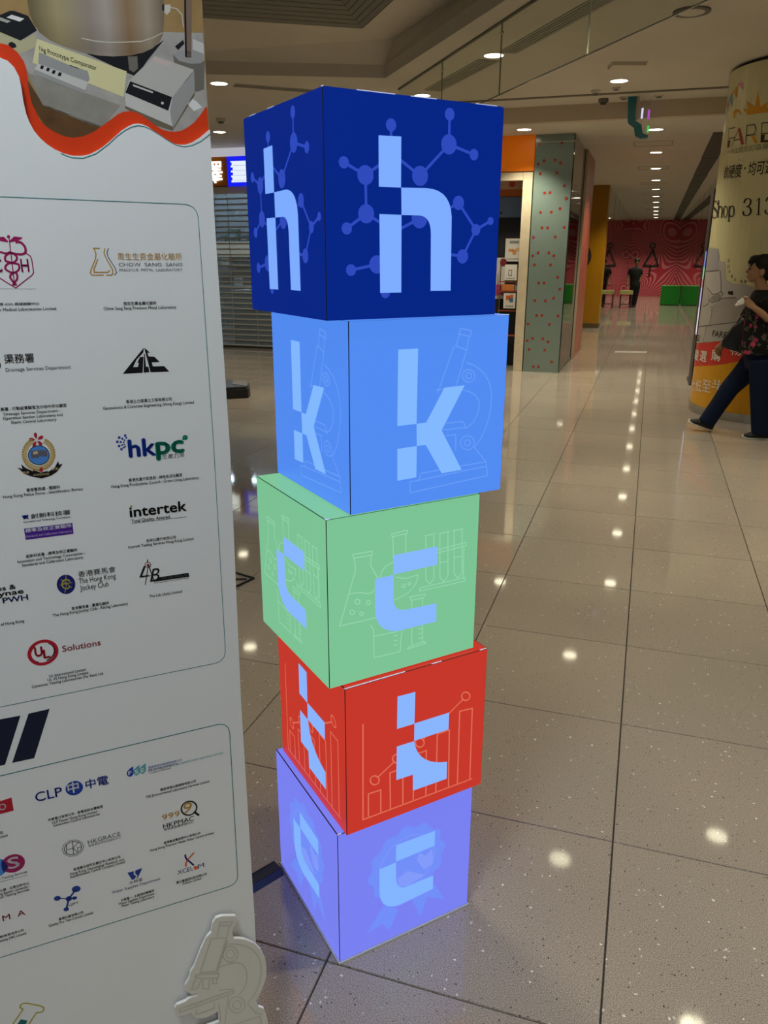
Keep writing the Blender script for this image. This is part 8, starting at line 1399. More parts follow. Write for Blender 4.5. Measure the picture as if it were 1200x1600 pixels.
# man far down the corridor
MY = 27.6
man = thing('person', 'man in black t-shirt and trousers far down the corridor', 'person', (0, 0, 0))
b = MB()
b.ball((-0.485, MY, 1.405), (0.075, 0.09, 0.108), m_skin, 14, 9); b.ball((-0.485, MY - 0.09, 1.40), (0.014, 0.018, 0.02), m_skin, 8, 6)
for s_ in (-1, 1):
    b.ball((-0.485 + s_ * 0.076, MY, 1.40), (0.014, 0.02, 0.03), m_skin, 8, 6)
b.tube([(-0.488, MY, 1.34), (-0.50, MY, 1.22)], 0.05, m_skin, 10)
b.rings([(-0.505, MY, 1.24, 0.09, 0.07), (-0.505, MY, 1.19, 0.165, 0.09), (-0.51, MY, 1.05, 0.15, 0.10), (-0.49, MY, 0.85, 0.13, 0.09), (-0.47, MY, 0.70, 0.14, 0.10), (-0.46, MY, 0.62, 0.11, 0.08)], m_skin, 16)
b.tube([(-0.66, MY, 1.19), (-0.715, MY, 0.98), (-0.725, MY - 0.05, 0.78)], [0.05, 0.04, 0.028], m_skin, 10)
b.tube([(-0.35, MY, 1.19), (-0.315, MY, 0.97), (-0.37, MY - 0.04, 0.78)], [0.05, 0.04, 0.028], m_skin, 10)
hand(b, (-0.725, MY - 0.05, 0.78), (-0.722, MY - 0.06, 0.71), (0, -0.1, -1), (1, 0, 0), (0, 1, -0.2), (1, -0.3, -0.3), m_skin)
hand(b, (-0.37, MY - 0.04, 0.78), (-0.38, MY - 0.05, 0.71), (0, -0.1, -1), (1, 0, 0), (0, 1, -0.2), (-1, -0.3, -0.3), m_skin)
b.tube([(-0.53, MY, 0.66), (-0.55, MY, 0.36), (-0.555, MY + 0.02, 0.06)], [0.08, 0.055, 0.04], m_skin, 10)
b.tube([(-0.41, MY, 0.66), (-0.43, MY, 0.36), (-0.45, MY, 0.06)], [0.08, 0.055, 0.04], m_skin, 10)
melded(b, 'body', man, 0.011, 2)
m_tee = mat('black_tee', (0.010, 0.010, 0.012), 0.8, spec=0.2)
g = MB().rings([(-0.50, MY, 1.255, 0.075, 0.075), (-0.505, MY, 1.215, 0.16, 0.10), (-0.505, MY, 1.16, 0.185, 0.115), (-0.51, MY, 1.02, 0.175, 0.125), (-0.49, MY, 0.84, 0.16, 0.115), (-0.48, MY, 0.66, 0.17, 0.125)], m_tee, 18)
g.tube([(-0.645, MY, 1.19), (-0.70, MY, 1.02)], [0.075, 0.065], m_tee, 12); g.tube([(-0.365, MY, 1.19), (-0.32, MY, 1.02)], [0.075, 0.065], m_tee, 12)
melded(g, 't_shirt', man, 0.014, 2)
g = MB().rings([(-0.475, MY, 0.74, 0.15, 0.11), (-0.465, MY, 0.60, 0.15, 0.11)], m_tee, 16)
g.tube([(-0.53, MY, 0.66), (-0.55, MY, 0.36), (-0.555, MY + 0.02, 0.05)], [0.105, 0.08, 0.065], m_tee, 12); g.tube([(-0.41, MY, 0.66), (-0.43, MY, 0.36), (-0.45, MY, 0.05)], [0.105, 0.08, 0.065], m_tee, 12)
melded(g, 'trousers', man, 0.014, 2)
melded(MB().ball((-0.485, MY + 0.012, 1.44), (0.092, 0.108, 0.092), m_hair, 14, 9).ball((-0.485, MY + 0.03, 1.40), (0.082, 0.075, 0.085), m_hair, 14, 9), 'hair', man, 0.012, 1)
for s_, yy in ((-0.555, MY + 0.02), (-0.45, MY)):
    MB().box(s_ - 0.05, s_ + 0.05, yy - 0.2, yy + 0.08, 0, 0.07, m_black).build('shoe', man)

# ------------------------------------------------------------------ shuttered shop at the back left
YS = 12.5
struct(MB().box(-10, -4.4, YS + 0.02, YS + 0.14, 2.52, 3.3, m_wall).build('wall_shopfront'))
struct(MB().box(-4.4, -3.9, YS - 0.02, YS + 0.14, 0, 3.3, m_wall).build('wall_pier'))
m_orange = mat('orange_fascia', lin('#b8661a'), 0.4, spec=0.4)
sgn = thing('shop_sign', 'orange shop fascia with a white lit character and a blue screen, above the shutter', 'sign', (0, YS, 0))
MB().box(-9.4, -4.6, -0.06, 0.02, 2.63, 3.075, m_orange).build('fascia_board', sgn)
MB().box(-9.4, -4.6, -0.10, 0.02, 3.08, 3.195, mat('light_bar_diffuser', (0.6, 0.6, 0.62), 0.5, emit='#b4b6c4', power=0.75)).build('light_bar', sgn)
gl = MB()
mw = mat('lit_white_letter', (0.7, 0.7, 0.7), 0.5, emit='#f4fff4', power=1.05)
add_text(gl, ('澤', 0.006, 0.0), -7.235, 2.68, 0.365, 0.33, mw, lambda u, v, l: (u, -0.082, v))
lo = gl.build('lit_character', sgn, recalc=False)
sd = lo.modifiers.new('depth', 'SOLIDIFY'); sd.thickness = 0.02; sd.offset = -1
mbl = mat('screen_blue', (0.02, 0.02, 0.1), 0.3, emit='#0a1af0', power=1.0)
mwh = mat('screen_white', (0.1, 0.1, 0.1), 0.3, emit='#e6f0ff', power=1.0)
mgy = mat('screen_grey', (0.1, 0.1, 0.1), 0.3, emit='#9aa8d0', power=1.0)
scr = MB().box(-6.77, -6.15, -0.085, -0.06, 2.62, 3.07, mbl).build('blue_screen', sgn)
MB().box(-6.70, -6.22, -0.088, -0.085, 2.68, 3.0, mwh).build('screen_text', scr)
for k in range(4):
    MB().box(-6.755, -6.68 + (0.015 if k in (1, 2) else 0), -0.090, -0.088, 2.71 + 0.075 * k, 2.755 + 0.075 * k, mbl).build('screen_text', scr)
    MB().box(-6.65, -6.25, -0.090, -0.088, 2.705 + 0.075 * k, 2.711 + 0.075 * k, mgy).build('screen_text', scr)
MB().box(-9.4, -4.6, -0.03, 0.02, 2.52, 2.62, mat('beige_beam', (0.55, 0.5, 0.42), 0.6)).build('lintel', sgn)
shut = thing('roller_shutter', 'closed see-through metal roller shutter of the back left shop', 'shutter', (0, YS, 0))
m_slat = mat('shutter_slat', (0.40, 0.40, 0.39), 0.35, metal=0.25, spec=0.6)
m_clear = mat('shutter_window', (0.5, 0.55, 0.58), 0.1)
def _clear():
    m = m_clear; nt = m.node_tree
    tr = node(m, 'ShaderNodeBsdfTransparent'); tr.inputs[0].default_value = (0.78, 0.84, 0.88, 1)
    gl_ = node(m, 'ShaderNodeBsdfGlossy'); gl_.inputs['Roughness'].default_value = 0.08
    mx = node(m, 'ShaderNodeMixShader'); mx.inputs[0].default_value = 0.12
    df = node(m, 'ShaderNodeBsdfDiffuse'); df.inputs[0].default_value = (0.30, 0.37, 0.42, 1)
    mx2 = node(m, 'ShaderNodeMixShader'); mx2.inputs[0].default_value = 0.30
    link(m, tr.outputs[0], mx.inputs[1]); link(m, gl_.outputs[0], mx.inputs[2]); link(m, mx.outputs[0], mx2.inputs[1]); link(m, df.outputs[0], mx2.inputs[2]); link(m, mx2.outputs[0], nt.nodes['Material Output'].inputs['Surface'])
_clear()
sm = MB().prism([(-0.012, 0), (0.012, 0), (0.014, 0.012), (0.0, 0.026), (-0.014, 0.012)], 'x', -9.2, -4.45, m_slat).mesh('slat', recalc=True)
wm = MB().box(-9.2, -4.45, -0.002, 0.002, 0.026, 0.0885, m_clear).mesh('clear_strip', recalc=True)
lm = MB().box(0, 0.012, -0.008, -0.003, 0.036, 2.515, m_slat).mesh('link_bar', recalc=True)
for q in range(11):
    put('link_bar', lm, shut, (-9.15 + 0.46 * q, 0, 0))
for k in range(28):
    s_ = put('slat', sm, shut, (0, 0, 0.035 + 0.0885 * k))
    put('clear_strip', wm, s_, (0, 0, 0))
MB().box(-9.2, -4.45, -0.02, 0.02, 0, 0.036, m_dark).build('bottom_rail', shut)
# inside that shop
struct(MB().box(-9.6, -4.2, 15.0, 15.1, 0, 3.0, mat('shop_back_wall', (0.22, 0.25, 0.28), 0.6)).build('wall_shop_back'))
struct(MB().box(-9.6, -4.2, YS + 0.14, 15.0, 2.9, 3.0, m_ceil).build('ceiling_shop'))
struct(MB().box(-9.7, -9.6, YS + 0.14, 15.1, 0, 3.0, m_wall).build('wall_shop_left'))
struct(MB().box(-4.2, -4.1, YS + 0.14, 15.1, 0, 3.0, m_wall).build('wall_shop_right'))
for k, x in enumerate((-8.3, -6.9)):
    t = thing('ceiling_tube', 'cool tube light inside the shuttered shop, %s of two' % ('left' if k == 0 else 'right'), 'ceiling light', (x, 13.9, 2.9))
    MB().box(-0.5, 0.5, -0.05, 0.05, -0.03, 0, m_white).build('housing', t)
    MB().tube([(-0.48, 0, -0.045), (0.48, 0, -0.045)], 0.014, mat('tube_glow', (0.8, 0.8, 0.8), 0.4, emit=COOL, power=260.0), 8).build('tube', t)
m_sh = mat('shelf_white', (0.55, 0.58, 0.6), 0.5)
for k in range(5):
    shelf = thing('wall_shelf', 'pale wall shelf seen through the shutter, %s from the floor' % ordn[k], 'shelf', (-7.3, 14.6, 0.15 + 0.4 * k), 0, 'shelves behind the shutter')
    MB().box(-0.88, 0.88, -0.2, 0.398, 0.0, 0.03, m_sh).build('shelf_board', shelf)
    for s_ in (-0.8, 0.8):
        MB().prism([(0.398, -0.10), (0.398, 0.0), (-0.1, 0.0)], 'x', s_ - 0.01, s_ + 0.01, m_sh).build('bracket', shelf)
pal = ['#2c3f55', '#7d8ea0', '#1c2430', '#5c3a30', '#3f5a48', '#a8b2b8', '#20303f', '#d8d2c4']
rng = random.Random(3)
for k in range(5):
    x = -0.8
    while x < 0.72:
        w = rng.uniform(0.1, 0.26); hgt = rng.uniform(0.12, 0.25)
        o = thing('product_box', 'small boxed product on the shelf behind the closed shutter', 'box', (-7.3 + x, 14.5, 0.181 + 0.4 * k), 0, 'boxed products behind the shutter')
        c = rng.randrange(8)
        mm = mat('carton_%d' % c, pal[c], 0.5)
        MB().box(0, w, -0.07, 0.07, 0, hgt, mm).build('carton', o)
        MB().box(w * 0.2, w * 0.8, -0.072, -0.0705, hgt * 0.35, hgt * 0.7, mat('carton_%d' % ((c + 5) % 8), pal[(c + 5) % 8], 0.5)).build('carton_label', o)
        x += w + 0.03
cnt = thing('shop_counter', 'white counter seen low behind the shutter', 'counter', (-6.5, 13.6, 0))
MB().box(-0.8, 0.8, -0.25, 0.25, 0, 0.9, mat('counter_side', (0.3, 0.33, 0.36), 0.5)).build('body', cnt)
MB().box(-0.83, 0.83, -0.28, 0.28, 0.9, 0.94, mat('counter_top', (0.65, 0.66, 0.66), 0.4)).build('top', cnt)
bnr = thing('lit_banner', 'bright white printed banner strip behind the shutter', 'banner', (-6.9, 13.2, 1.52))
MB().box(-0.6, 0.6, -0.01, 0.01, 0, 0.26, mat('banner_lit', (0.7, 0.68, 0.62), 0.5, emit='#c9c0ac', power=0.9)).build('lit_face', bnr)
MB().box(-0.62, 0.62, -0.012, 0.012, -0.02, 0.0, m_dark).build('lower_rail', bnr)
for s_ in (-0.58, 0.58):
    MB().tube([(s_, 0, 0.26), (s_, 0, 1.38)], 0.004, m_dark, 6).build('hanger_wire', bnr)

# low black plinth and thin easel foot behind the board
pl = thing('floor_plinth', 'low black faceted plinth on the floor behind the white board', 'plinth', (0, 0, 0))
fp = [(-4.199, 7.906), (-4.25, 8.05), (-4.40, 8.33), (-4.75, 8.35), (-5.9, 8.0), (-5.9, 6.9), (-4.75, 7.48)]
MB().prism(fp, 'z', 0.0, 0.10, m_black).build('body', pl)
tp = [(-4.23, 7.93), (-4.27, 8.05), (-4.42, 8.30), (-4.75, 8.32), (-5.87, 7.98), (-5.87, 6.95), (-4.77, 7.52)]
MB().prism(tp, 'z', 0.10, 0.125, mat('plinth_top', (0.045, 0.045, 0.05), 0.4)).build('top_plate', pl)
MB().prism([(-4.23, 7.93), (-4.27, 8.05), (-4.42, 8.30), (-4.60, 8.30), (-4.45, 8.02)], 'z', 0.126, 0.131, mat('plinth_corner', (0.18, 0.15, 0.13), 0.4)).build('corner_plate', pl)
es = thing('easel_foot', 'thin black wire stand foot on the floor behind the board', 'stand', (-1.723, 3.209, 0))
MB().tube([(0, 0, 0.006), (-0.35, 0.10, 0.006)], 0.005, m_black, 8).build('foot_rod', es)
MB().tube([(0, 0, 0.006), (-0.10, -0.33, 0.006)], 0.005, m_black, 8).build('foot_rod', es)
MB().tube([(-0.03, -0.02, 0.006), (-0.32, -0.14, 0.006), (-0.34, -0.15, 0.9)], 0.005, m_black, 8).build('back_rod', es)

# ------------------------------------------------------------------ orange shop and its jamb
YO = 11.15
osh = thing('shop_fascia', 'bright orange shop fascia panel beside the mosaic column', 'sign', (0, YO, 0))
MB().box(-3.9, -1.60, 0.0, 0.12, 2.59, 3.028, mat('orange_panel', lin('#e87a08'), 0.4, spec=0.4, emit='#ff7a00', power=0.12)).build('panel', osh)
MB().box(-3.9, -1.60, -0.006, 0.0, 2.59, 2.60, m_dark).build('lower_edge', osh)
dfm = thing('door_frame', 'cream wooden door frame of the orange shop', 'door frame', (0, YO, 0))
m_cw = noisy(mat('cream_wood', (0.6, 0.52, 0.38), 0.5), (0.56, 0.48, 0.35), (0.64, 0.56, 0.42), 9.0)
MB().box(-1.73, -1.605, 0.0, 0.14, 0.0, 2.585, m_cw).build('jamb', dfm)
MB().box(-3.9, -1.735, 0.0, 0.14, 2.49, 2.585, m_cw).build('head', dfm)
MB().box(-3.9, -3.78, 0.0, 0.14, 0.0, 2.485, m_cw).build('jamb', dfm)
struct(MB().box(-3.9, -1.2, 14.0, 14.1, 0, 3.0, mat('shop_dark_wall', (0.02, 0.024, 0.034), 0.7)).build('wall_orange_shop_back'))
struct(MB().box(-4.0, -3.9, YO + 0.15, 14.1, 0, 3.0, m_wall).build('wall_orange_shop_left'))
aw = thing('shop_valance', 'red and cream printed valance inside the orange shop', 'valance', (0, 11.65, 0))
m_cr = mat('valance_cream', lin('#c8b496'), 0.6); m_vr = mat('valance_red', lin('#c0503a'), 0.6)
MB().box(-3.7, -1.62, 0, 0.03, 2.42, 2.56, m_cr).build('valance_band', aw)
for k in range(9):
    x = -3.6 + 0.235 * k
    MB().tube([(x, -0.001, 2.49), (x, -0.006, 2.49)], 0.045, m_vr, 16).build('printed_flower', aw)
MB().box(-3.7, -1.62, 0, 0.03, 2.33, 2.42, mat('valance_orange', lin('#b86a2a'), 0.6)).build('lower_band', aw)
for x in (-3.5, -1.8):
    MB().tube([(x, 0.015, 2.56), (x, 0.015, 3.03)], 0.006, m_dark, 6).build('hanger', aw)
ub = thing('blue_header', 'pale blue header board inside the orange shop', 'board', (0, 11.7, 0))
MB().box(-3.7, -1.62, 0, 0.04, 2.06, 2.325, mat('header_blue', lin('#6a86b0'), 0.5)).build('panel', ub)
for x in (-3.5, -1.8):
    MB().tube([(x, 0.02, 2.325), (x, 0.02, 3.03)], 0.006, m_dark, 6).build('hanger', ub)
for x in (-3.4, -2.6, -2.1, -1.75):
    MB().tube([(x, -0.001, 2.12), (x, -0.008, 2.12)], 0.018, m_dark, 10).build('bolt', ub)
dk = struct(MB().box(-3.7, -1.62, 11.8, 11.86, 0.0, 2.06, mat('shop_dark_panel', (0.012, 0.014, 0.02), 0.5)).build('wall_shop_panel'))
def poster(name, label, x0, x1, z0, z1, y, paint):
    t = thing(name, label, 'poster', (0, y, 0))
    MB().box(x0, x1, 0, 0.008, z0, z1, mat('poster_paper', (0.72, 0.70, 0.66), 0.6)).build('sheet', t)
    for c, (a0, a1, b0, b1) in paint:
        MB().box(x0 + (x1 - x0) * a0, x0 + (x1 - x0) * a1, -0.0015, -0.0003, z0 + (z1 - z0) * b0, z0 + (z1 - z0) * b1, mat('poster_' + c.strip('#'), c, 0.6)).build('print', t)
poster('wall_poster', 'white poster with an orange map on the dark shop panel', -2.03, -1.79, 1.47, 1.78, 11.78, [('#8a8a88', (.25, .8, .78, .9)), ('#d98a4a', (.2, .5, .42, .55)), ('#d98a4a', (.45, .65, .3, .5)), ('#e0b080', (.6, .85, .45, .58)), ('#b0b0ac', (.1, .9, .08, .14))])
poster('sketch_card', 'cream card with a black ink drawing below the map poster', -1.98, -1.81, 1.215, 1.43, 11.551, [('#2a2a2a', (.3, .34, .3, .65)), ('#2a2a2a', (.3, .6, .62, .66)), ('#2a2a2a', (.56, .6, .3, .65)), ('#2a2a2a', (.3, .6, .28, .32)), ('#9a948a', (.15, .85, .1, .15))])
poster('price_poster', 'white poster with orange and blue blocks at the shop door', -1.98, -1.81, 0.83, 1.04, 11.551, [('#d0602a', (.2, .55, .55, .85)), ('#2f6f9a', (.5, .8, .4, .7)), ('#d0602a', (.55, .8, .7, .9)), ('#a8a49c', (.15, .85, .1, .2))])
rk = thing('display_rack', 'small rack with cards and orange goods inside the orange shop', 'rack', (-1.92, 11.6, 0))
m_red = mat('goods_red', lin('#a04428'), 0.5)
for s_ in (-0.13, 0.19):
    MB().tube([(s_, 0.0, 0), (s_, 0.0, 1.5)], 0.008, m_metal, 8).build('post', rk)
for z in (0.45, 0.8, 1.07, 1.2):
    MB().box(-0.14, 0.2, -0.04, 0.1, z - 0.012, z, m_red).build('tray', rk)
MB().box(-0.1, 0.08, -0.03, 0.06, 1.075, 1.16, mat('goods_orange', lin('#c87a3c'), 0.5)).build('goods', rk)
MB().box(0.09, 0.17, -0.02, 0.06, 1.075, 1.19, mat('goods_blue', lin('#7a96b0'), 0.5)).build('goods', rk)
MB().tube([(0.1, 0, 1.2), (0.12, 0, 1.36), (0.15, 0, 1.4)], [0.03, 0.025, 0.012], mat('goods_tan', lin('#8a6a4a'), 0.5), 10).build('goods', rk)
hp = thing('pink_sticker_board', 'white board with pink prints at the edge of the light boxes', 'board', (-2.06, 11.74, 0))
MB().box(-0.22, 0.05, 0, 0.01, 0.95, 1.52, mat('sticker_white', (0.62, 0.58, 0.58), 0.5)).build('sheet', hp)
MB().tube([(0.02, -0.002, 1.46), (0.02, -0.008, 1.46)], 0.05, mat('sticker_maroon', lin('#7a2030'), 0.5), 14).build('print', hp)
MB().box(-0.2, 0.045, -0.006, -0.001, 1.0, 1.15, mat('sticker_pink', lin('#c05080'), 0.5)).build('print', hp)
MB().box(-0.21, 0.0, 0, 0.01, 0, 0.95, m_dark).build('stand', hp)

# ------------------------------------------------------------------ mosaic column with red accent tiles
mos = thing('mosaic_column', 'square column clad in grey-green mosaic with small red tiles', 'column', (0, YO, 0))
m_mos = mat('mosaic_green', (0.2, 0.27, 0.24), 0.16, spec=0.6)
def _mos():
    m = m_mos
    tc = node(m, 'ShaderNodeTexCoord'); mp_ = node(m, 'ShaderNodeMapping'); mp_.inputs['Rotation'].default_value = (PI / 2, 0, 0)
    link(m, tc.outputs['Object'], mp_.inputs['Vector'])
    br = node(m, 'ShaderNodeTexBrick', Scale=1.0); br.offset = 0.0
    br.inputs['Color1'].default_value = (0.20, 0.268, 0.25, 1); br.inputs['Color2'].default_value = (0.188, 0.252, 0.236, 1); br.inputs['Mortar'].default_value = (0.176, 0.236, 0.22, 1)
    br.inputs['Mortar Size'].default_value = 0.0022; br.inputs['Brick Width'].default_value = 0.024; br.inputs['Row Height'].default_value = 0.024
    link(m, mp_.outputs[0], br.inputs['Vector']); link(m, br.outputs['Color'], bsdf(m).inputs['Base Color'])
_mos()
MB().box(-1.59, -1.105, 0.0, 0.3, 0.0, 3.029, m_mos).build('mosaic_face', mos)
acc = [(-1.369,3.036),(-1.146,3.043),(-1.545,2.914),(-1.259,2.922),(-1.473,2.717),(-1.332,2.72),(-1.258,2.686),(-1.545,2.676),(-1.511,2.562),(-1.297,2.567),(-1.19,2.411),(-1.439,2.327),(-1.369,2.33),(-1.153,2.257),(-1.579,2.133),(-1.228,2.135),(-1.477,2.091),(-1.337,2.093),(-1.445,1.899),(-1.372,1.898),(-1.156,1.901),(-1.551,1.778),(-1.264,1.783),(-1.477,1.584),(-1.335,1.584),(-1.548,1.546),(-1.267,1.548),(-1.517,1.43),(-1.302,1.431),(-1.196,1.273),(-1.445,1.196),(-1.373,1.197),(-1.158,1.12),(-1.581,1.002),(-1.232,1.002),(-1.481,0.965),(-1.338,0.965),(-1.446,0.769),(-1.374,0.769),(-1.157,0.769),(-1.555,0.653),(-1.265,0.654),(-1.481,0.459),(-1.339,0.456),(-1.554,0.425),(-1.268,0.42),(-1.521,0.308),(-1.306,0.304),(-1.199,0.148),(-1.447,0.072),(-1.376,0.072)]
am = MB().box(-0.016, 0.016, -0.0025, 0.0, -0.016, 0.016, mat('accent_red', lin('#9a2c1e'), 0.2)).mesh('accent_tile', recalc=True)
for x, z in acc:
    if -1.57 < x < -1.125 and z < 3.01:
        put('accent_tile', am, mos, (x, 0.0, z))
MB().box(-1.10, -1.09, 0.0, 1.62, 0.02, 3.02, mat('smoked_glass', (0.16, 0.155, 0.14), 0.04, metal=1.0)).build('side_glass', mos)
MB().box(-1.13, -1.085, 1.62, 1.68, 0.0, 3.029, m_dark).build('edge_post', mos)
MB().box(-1.60, -1.085, -0.004, 0.0, 2.93, 2.945, mat('column_strip', (0.33, 0.38, 0.33), 0.3)).build('top_strip', mos)
# pink wall end, recess, yellow pier
m_pinkw = mat('pink_wave_wall', (0.5, 0.2, 0.16), 0.3)
def wavewall(m, c0, c1, scale, k):
    tc = node(m, 'ShaderNodeNewGeometry')
    nz = node(m, 'ShaderNodeTexNoise', Scale=scale, Detail=0.6, Roughness=0.35)
    link(m, tc.outputs['Position'], nz.inputs['Vector'])
    mu = node(m, 'ShaderNodeMath', operation='MULTIPLY'); mu.inputs[1].default_value = k; link(m, nz.outputs['Fac'], mu.inputs[0])
    sn = node(m, 'ShaderNodeMath', operation='SINE'); link(m, mu.outputs[0], sn.inputs[0])
    r = ramp(m, sn.outputs[0], [(0.0, c0), (0.55, c1)])
    link(m, r.outputs[0], bsdf(m).inputs['Base Color'])
wavewall(m_pinkw, lin('#b06050'), lin('#96503f'), 1.2, 130.0)
struct(MB().box(-1.35, -1.06, 12.86, 14.36, 0, ZK, m_pinkw).build('wall_pink'))
struct(MB().box(-1.36, -1.055, 12.84, 12.86, 0, ZK, mat('pink_end_strip', (0.5, 0.42, 0.32), 0.5)).build('trim_2'))
m_yel = mat('yellow_pier_paint', lin('#a87604'), 0.35)
yp = struct(MB().box(-2.4, -1.05, 18.9, 19.5, 0.1, ZK, m_yel).build('wall_yellow_pier'))
struct(MB().box(-2.4, -1.04, 18.88, 19.5, 0, 0.1, mat('pier_skirting', (0.1, 0.07, 0.03), 0.5)).build('baseboard_yellow_pier'))
dm = thing('black_disc', 'black round sign on the yellow pier, half hidden by the pink wall', 'sign', (-1.62, 18.9, 1.55))
MB().tube([(0, -0.001, 0), (0, -0.03, 0)], 0.3, m_black, 32).build('disc', dm)
MB().tube([(0, -0.03, 0), (0, -0.034, 0)], 0.26, m_dark, 32).build('disc_face', dm)
struct(MB().box(-2.5, -2.4, 14.36, 19.5, 0, ZK, mat('recess_wall', lin('#8a6a10'), 0.5)).build('wall_recess'))
# mirrored corridor sides, panel by panel
def mirror_side(name, x0, y0, x1, y1, out, n):
    d = Vector((x1 - x0, y1 - y0)); L = d.length
    w = struct(MB().box(0, L, 0.012 if out > 0 else -0.112, 0.112 if out > 0 else -0.012, 0, ZK, m_wall).build(name))
    w.location = (x0, y0, 0); w.rotation_euler = (0, 0, math.atan2(d.y, d.x))
    for k in range(n):
        a0, a1 = L * k / n + 0.004, L * (k + 1) / n - 0.004
        MB().box(a0, a1, min(0, out * 0.012), max(0, out * 0.012), 0.08, ZK - 0.002, m_mirror).build('mirror_panel', w)
        if k:
            MB().box(L * k / n - 0.004, L * k / n + 0.004, min(-0.002 * out, out * 0.012), max(-0.002 * out, out * 0.012), 0.08, ZK - 0.002, m_dark).build('joint', w)
    MB().box(0, L, min(-0.004 * out, out * 0.012), max(-0.004 * out, out * 0.012), 0, 0.08, m_metal).build('skirting', w)
    return w
mirror_side('wall_corridor_left', -1.05, 19.5, -0.94, 36.4, 1, 8)
mirror_side('wall_corridor_right', 1.08, 11.4, 0.93, 36.4, -1, 12)
# end wall with pictogram
m_end = mat('end_wall_pink', (0.5, 0.08, 0.1), 0.4)
wavewall(m_end, lin('#c83448'), lin('#ea8a96'), 0.5, 300.0)
struct(MB().box(-1.2, 1.2, 36.4, 36.5, 0, ZK, m_end).build('wall_end'))
sym = thing('restroom_symbol', 'black outline pictogram of a woman on the pink end wall', 'sign', (-0.08, 36.4, 0))
def ring_(r0, r1, z):
    mb = MB()
    N = 24
    for i in range(N):
        a0, a1 = 2 * PI * i / N, 2 * PI * (i + 1) / N
        P = [(r0 * math.cos(a0), r0 * math.sin(a0) + z), (r1 * math.cos(a0), r1 * math.sin(a0) + z), (r1 * math.cos(a1), r1 * math.sin(a1) + z), (r0 * math.cos(a1), r0 * math.sin(a1) + z)]
        mb.prism(P, 'y', -0.03, -0.001, m_black)
    return mb
ring_(0.065, 0.13, 2.02).build('head', sym)
def bar_(p, q, w):
    p = Vector(p); q = Vector(q); d = (q - p).normalized(); n = Vector((-d.y, d.x)) * w / 2
    return MB().prism([tuple(p + n), tuple(q + n), tuple(q - n), tuple(p - n)], 'y', -0.03, -0.001, m_black)
bar_((0.03, 1.86), (-0.28, 1.22), 0.085).build('skirt_side', sym)
bar_((0.03, 1.86), (0.29, 1.22), 0.085).build('skirt_side', sym)
bar_((-0.31, 1.21), (0.32, 1.21), 0.085).build('skirt_hem', sym)
bar_((-0.01, 1.2), (-0.03, 0.76), 0.075).build('leg', sym)
# green box, low bench, tactile strip
gbx = thing('green_box', 'bright green box against the corridor mirror', 'box', (0.36, 29.1, 0))
MB().box(0, 0.60, 0, 0.5, 0.02, 0.61, mat('green_paint', lin('#0a7a1c'), 0.4)).build('body', gbx)
MB().box(-0.01, 0.605, -0.01, 0.51, 0.61, 0.64, mat('green_lid', lin('#2a8a2a'), 0.4)).build('lid', gbx)
MB().box(0.02, 0.58, 0.02, 0.48, 0, 0.02, m_dark).build('foot', gbx)
bn = thing('low_bench', 'low pale-topped bench in front of the man in the corridor', 'bench', (-0.71, 27.15, 0))
MB().box(-0.2, 0.2, -0.12, 0.12, 0.42, 0.54, mat('bench_top', lin('#b0b070'), 0.5)).build('seat', bn)
m_bl = mat('bench_leg', lin('#4a1c14'), 0.5)
for sx in (-0.17, 0.17):
    for sy in (-0.09, 0.09):
        MB().box(sx - 0.02, sx + 0.02, sy - 0.02, sy + 0.02, 0, 0.42, m_bl).build('leg', bn)
MB().box(-0.15, 0.15, -0.1, -0.08, 0.1, 0.13, m_bl).build('stretcher', bn)
tac = thing('tactile_strip', 'row of short pale floor bars across the corridor entrance', 'floor marker', (-0.47, 14.0, 0))
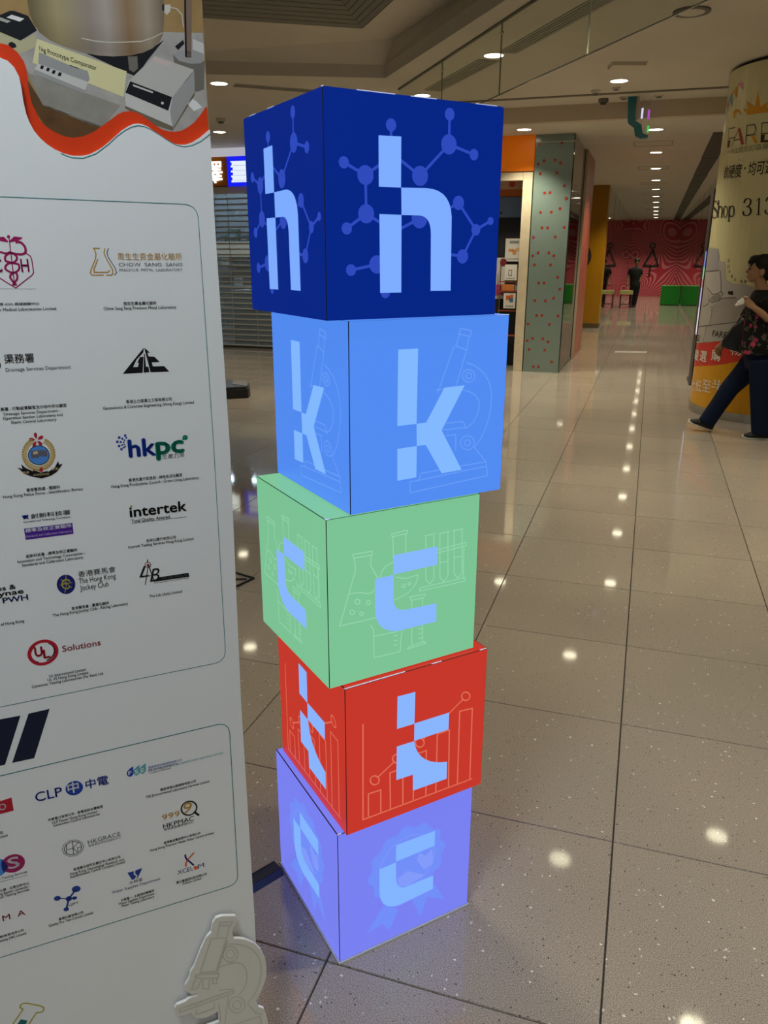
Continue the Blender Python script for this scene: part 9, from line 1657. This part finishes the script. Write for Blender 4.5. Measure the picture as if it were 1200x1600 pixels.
tm = MB().prism([(0, 0), (0.012, 0), (0.032, 0.22), (0.020, 0.22)], 'z', 0.0, 0.004, mat('tactile_steel', (0.7, 0.7, 0.68), 0.3)).mesh('bar', recalc=True)
for k in range(20):
    put('bar', tm, tac, (0.026 * k, 0.005 * k, 0))

# hanging teal sign and LED blade at the bulkhead
ts = thing('hanging_sign', 'teal zigzag sign hanging at the corridor bulkhead', 'sign', (0, 9.9, 0))
m_teal = mat('teal_panel', lin('#0c6a76'), 0.4)
MB().prism([(-0.44, 3.2), (-0.35, 3.2), (-0.345, 2.965), (-0.42, 2.95)], 'y', 0, 0.12, m_teal).build('upper_blade', ts)
MB().prism([(-0.42, 2.95), (-0.345, 2.965), (-0.27, 2.915), (-0.35, 2.90)], 'y', 0, 0.12, mat('teal_fold', lin('#1c7078'), 0.4)).build('fold', ts)
MB().prism([(-0.35, 2.90), (-0.27, 2.915), (-0.25, 2.83), (-0.33, 2.81)], 'y', 0, 0.12, m_teal).build('lower_blade', ts)
MB().prism([(-0.33, 2.81), (-0.25, 2.83), (-0.19, 2.805), (-0.195, 2.785), (-0.26, 2.78)], 'y', 0, 0.12, mat('teal_fold', lin('#1c7078'), 0.4)).build('tip', ts)
MB().box(-0.348, -0.315, 0.02, 0.1, 2.98, 3.2, mat('sign_cream', (0.5, 0.42, 0.32), 0.5)).build('side_panel', ts)
led = thing('led_sign', 'thin hanging sign with white, pink and green lights by the teal sign', 'sign', (0, 10.06, 0))
for x in (-0.278, -0.204):
    MB().tube([(x, 0.016, 2.86), (x, 0.016, 3.2)], 0.004, m_fascia, 6).build('hanger_rod', led)
for nm, x, z0, z1, c in (('white_light', -0.278, 3.0, 3.105, '#d8dcff'), ('pink_light', -0.207, 2.99, 3.085, '#b04ac0'), ('green_light', -0.20, 2.855, 2.925, '#3cd060')):
    MB().box(x - 0.012, x + 0.010, 0.0, 0.012, z0, z1, mat(nm, (0.1, 0.1, 0.1), 0.4, emit=c, power=0.9)).build(nm, led)
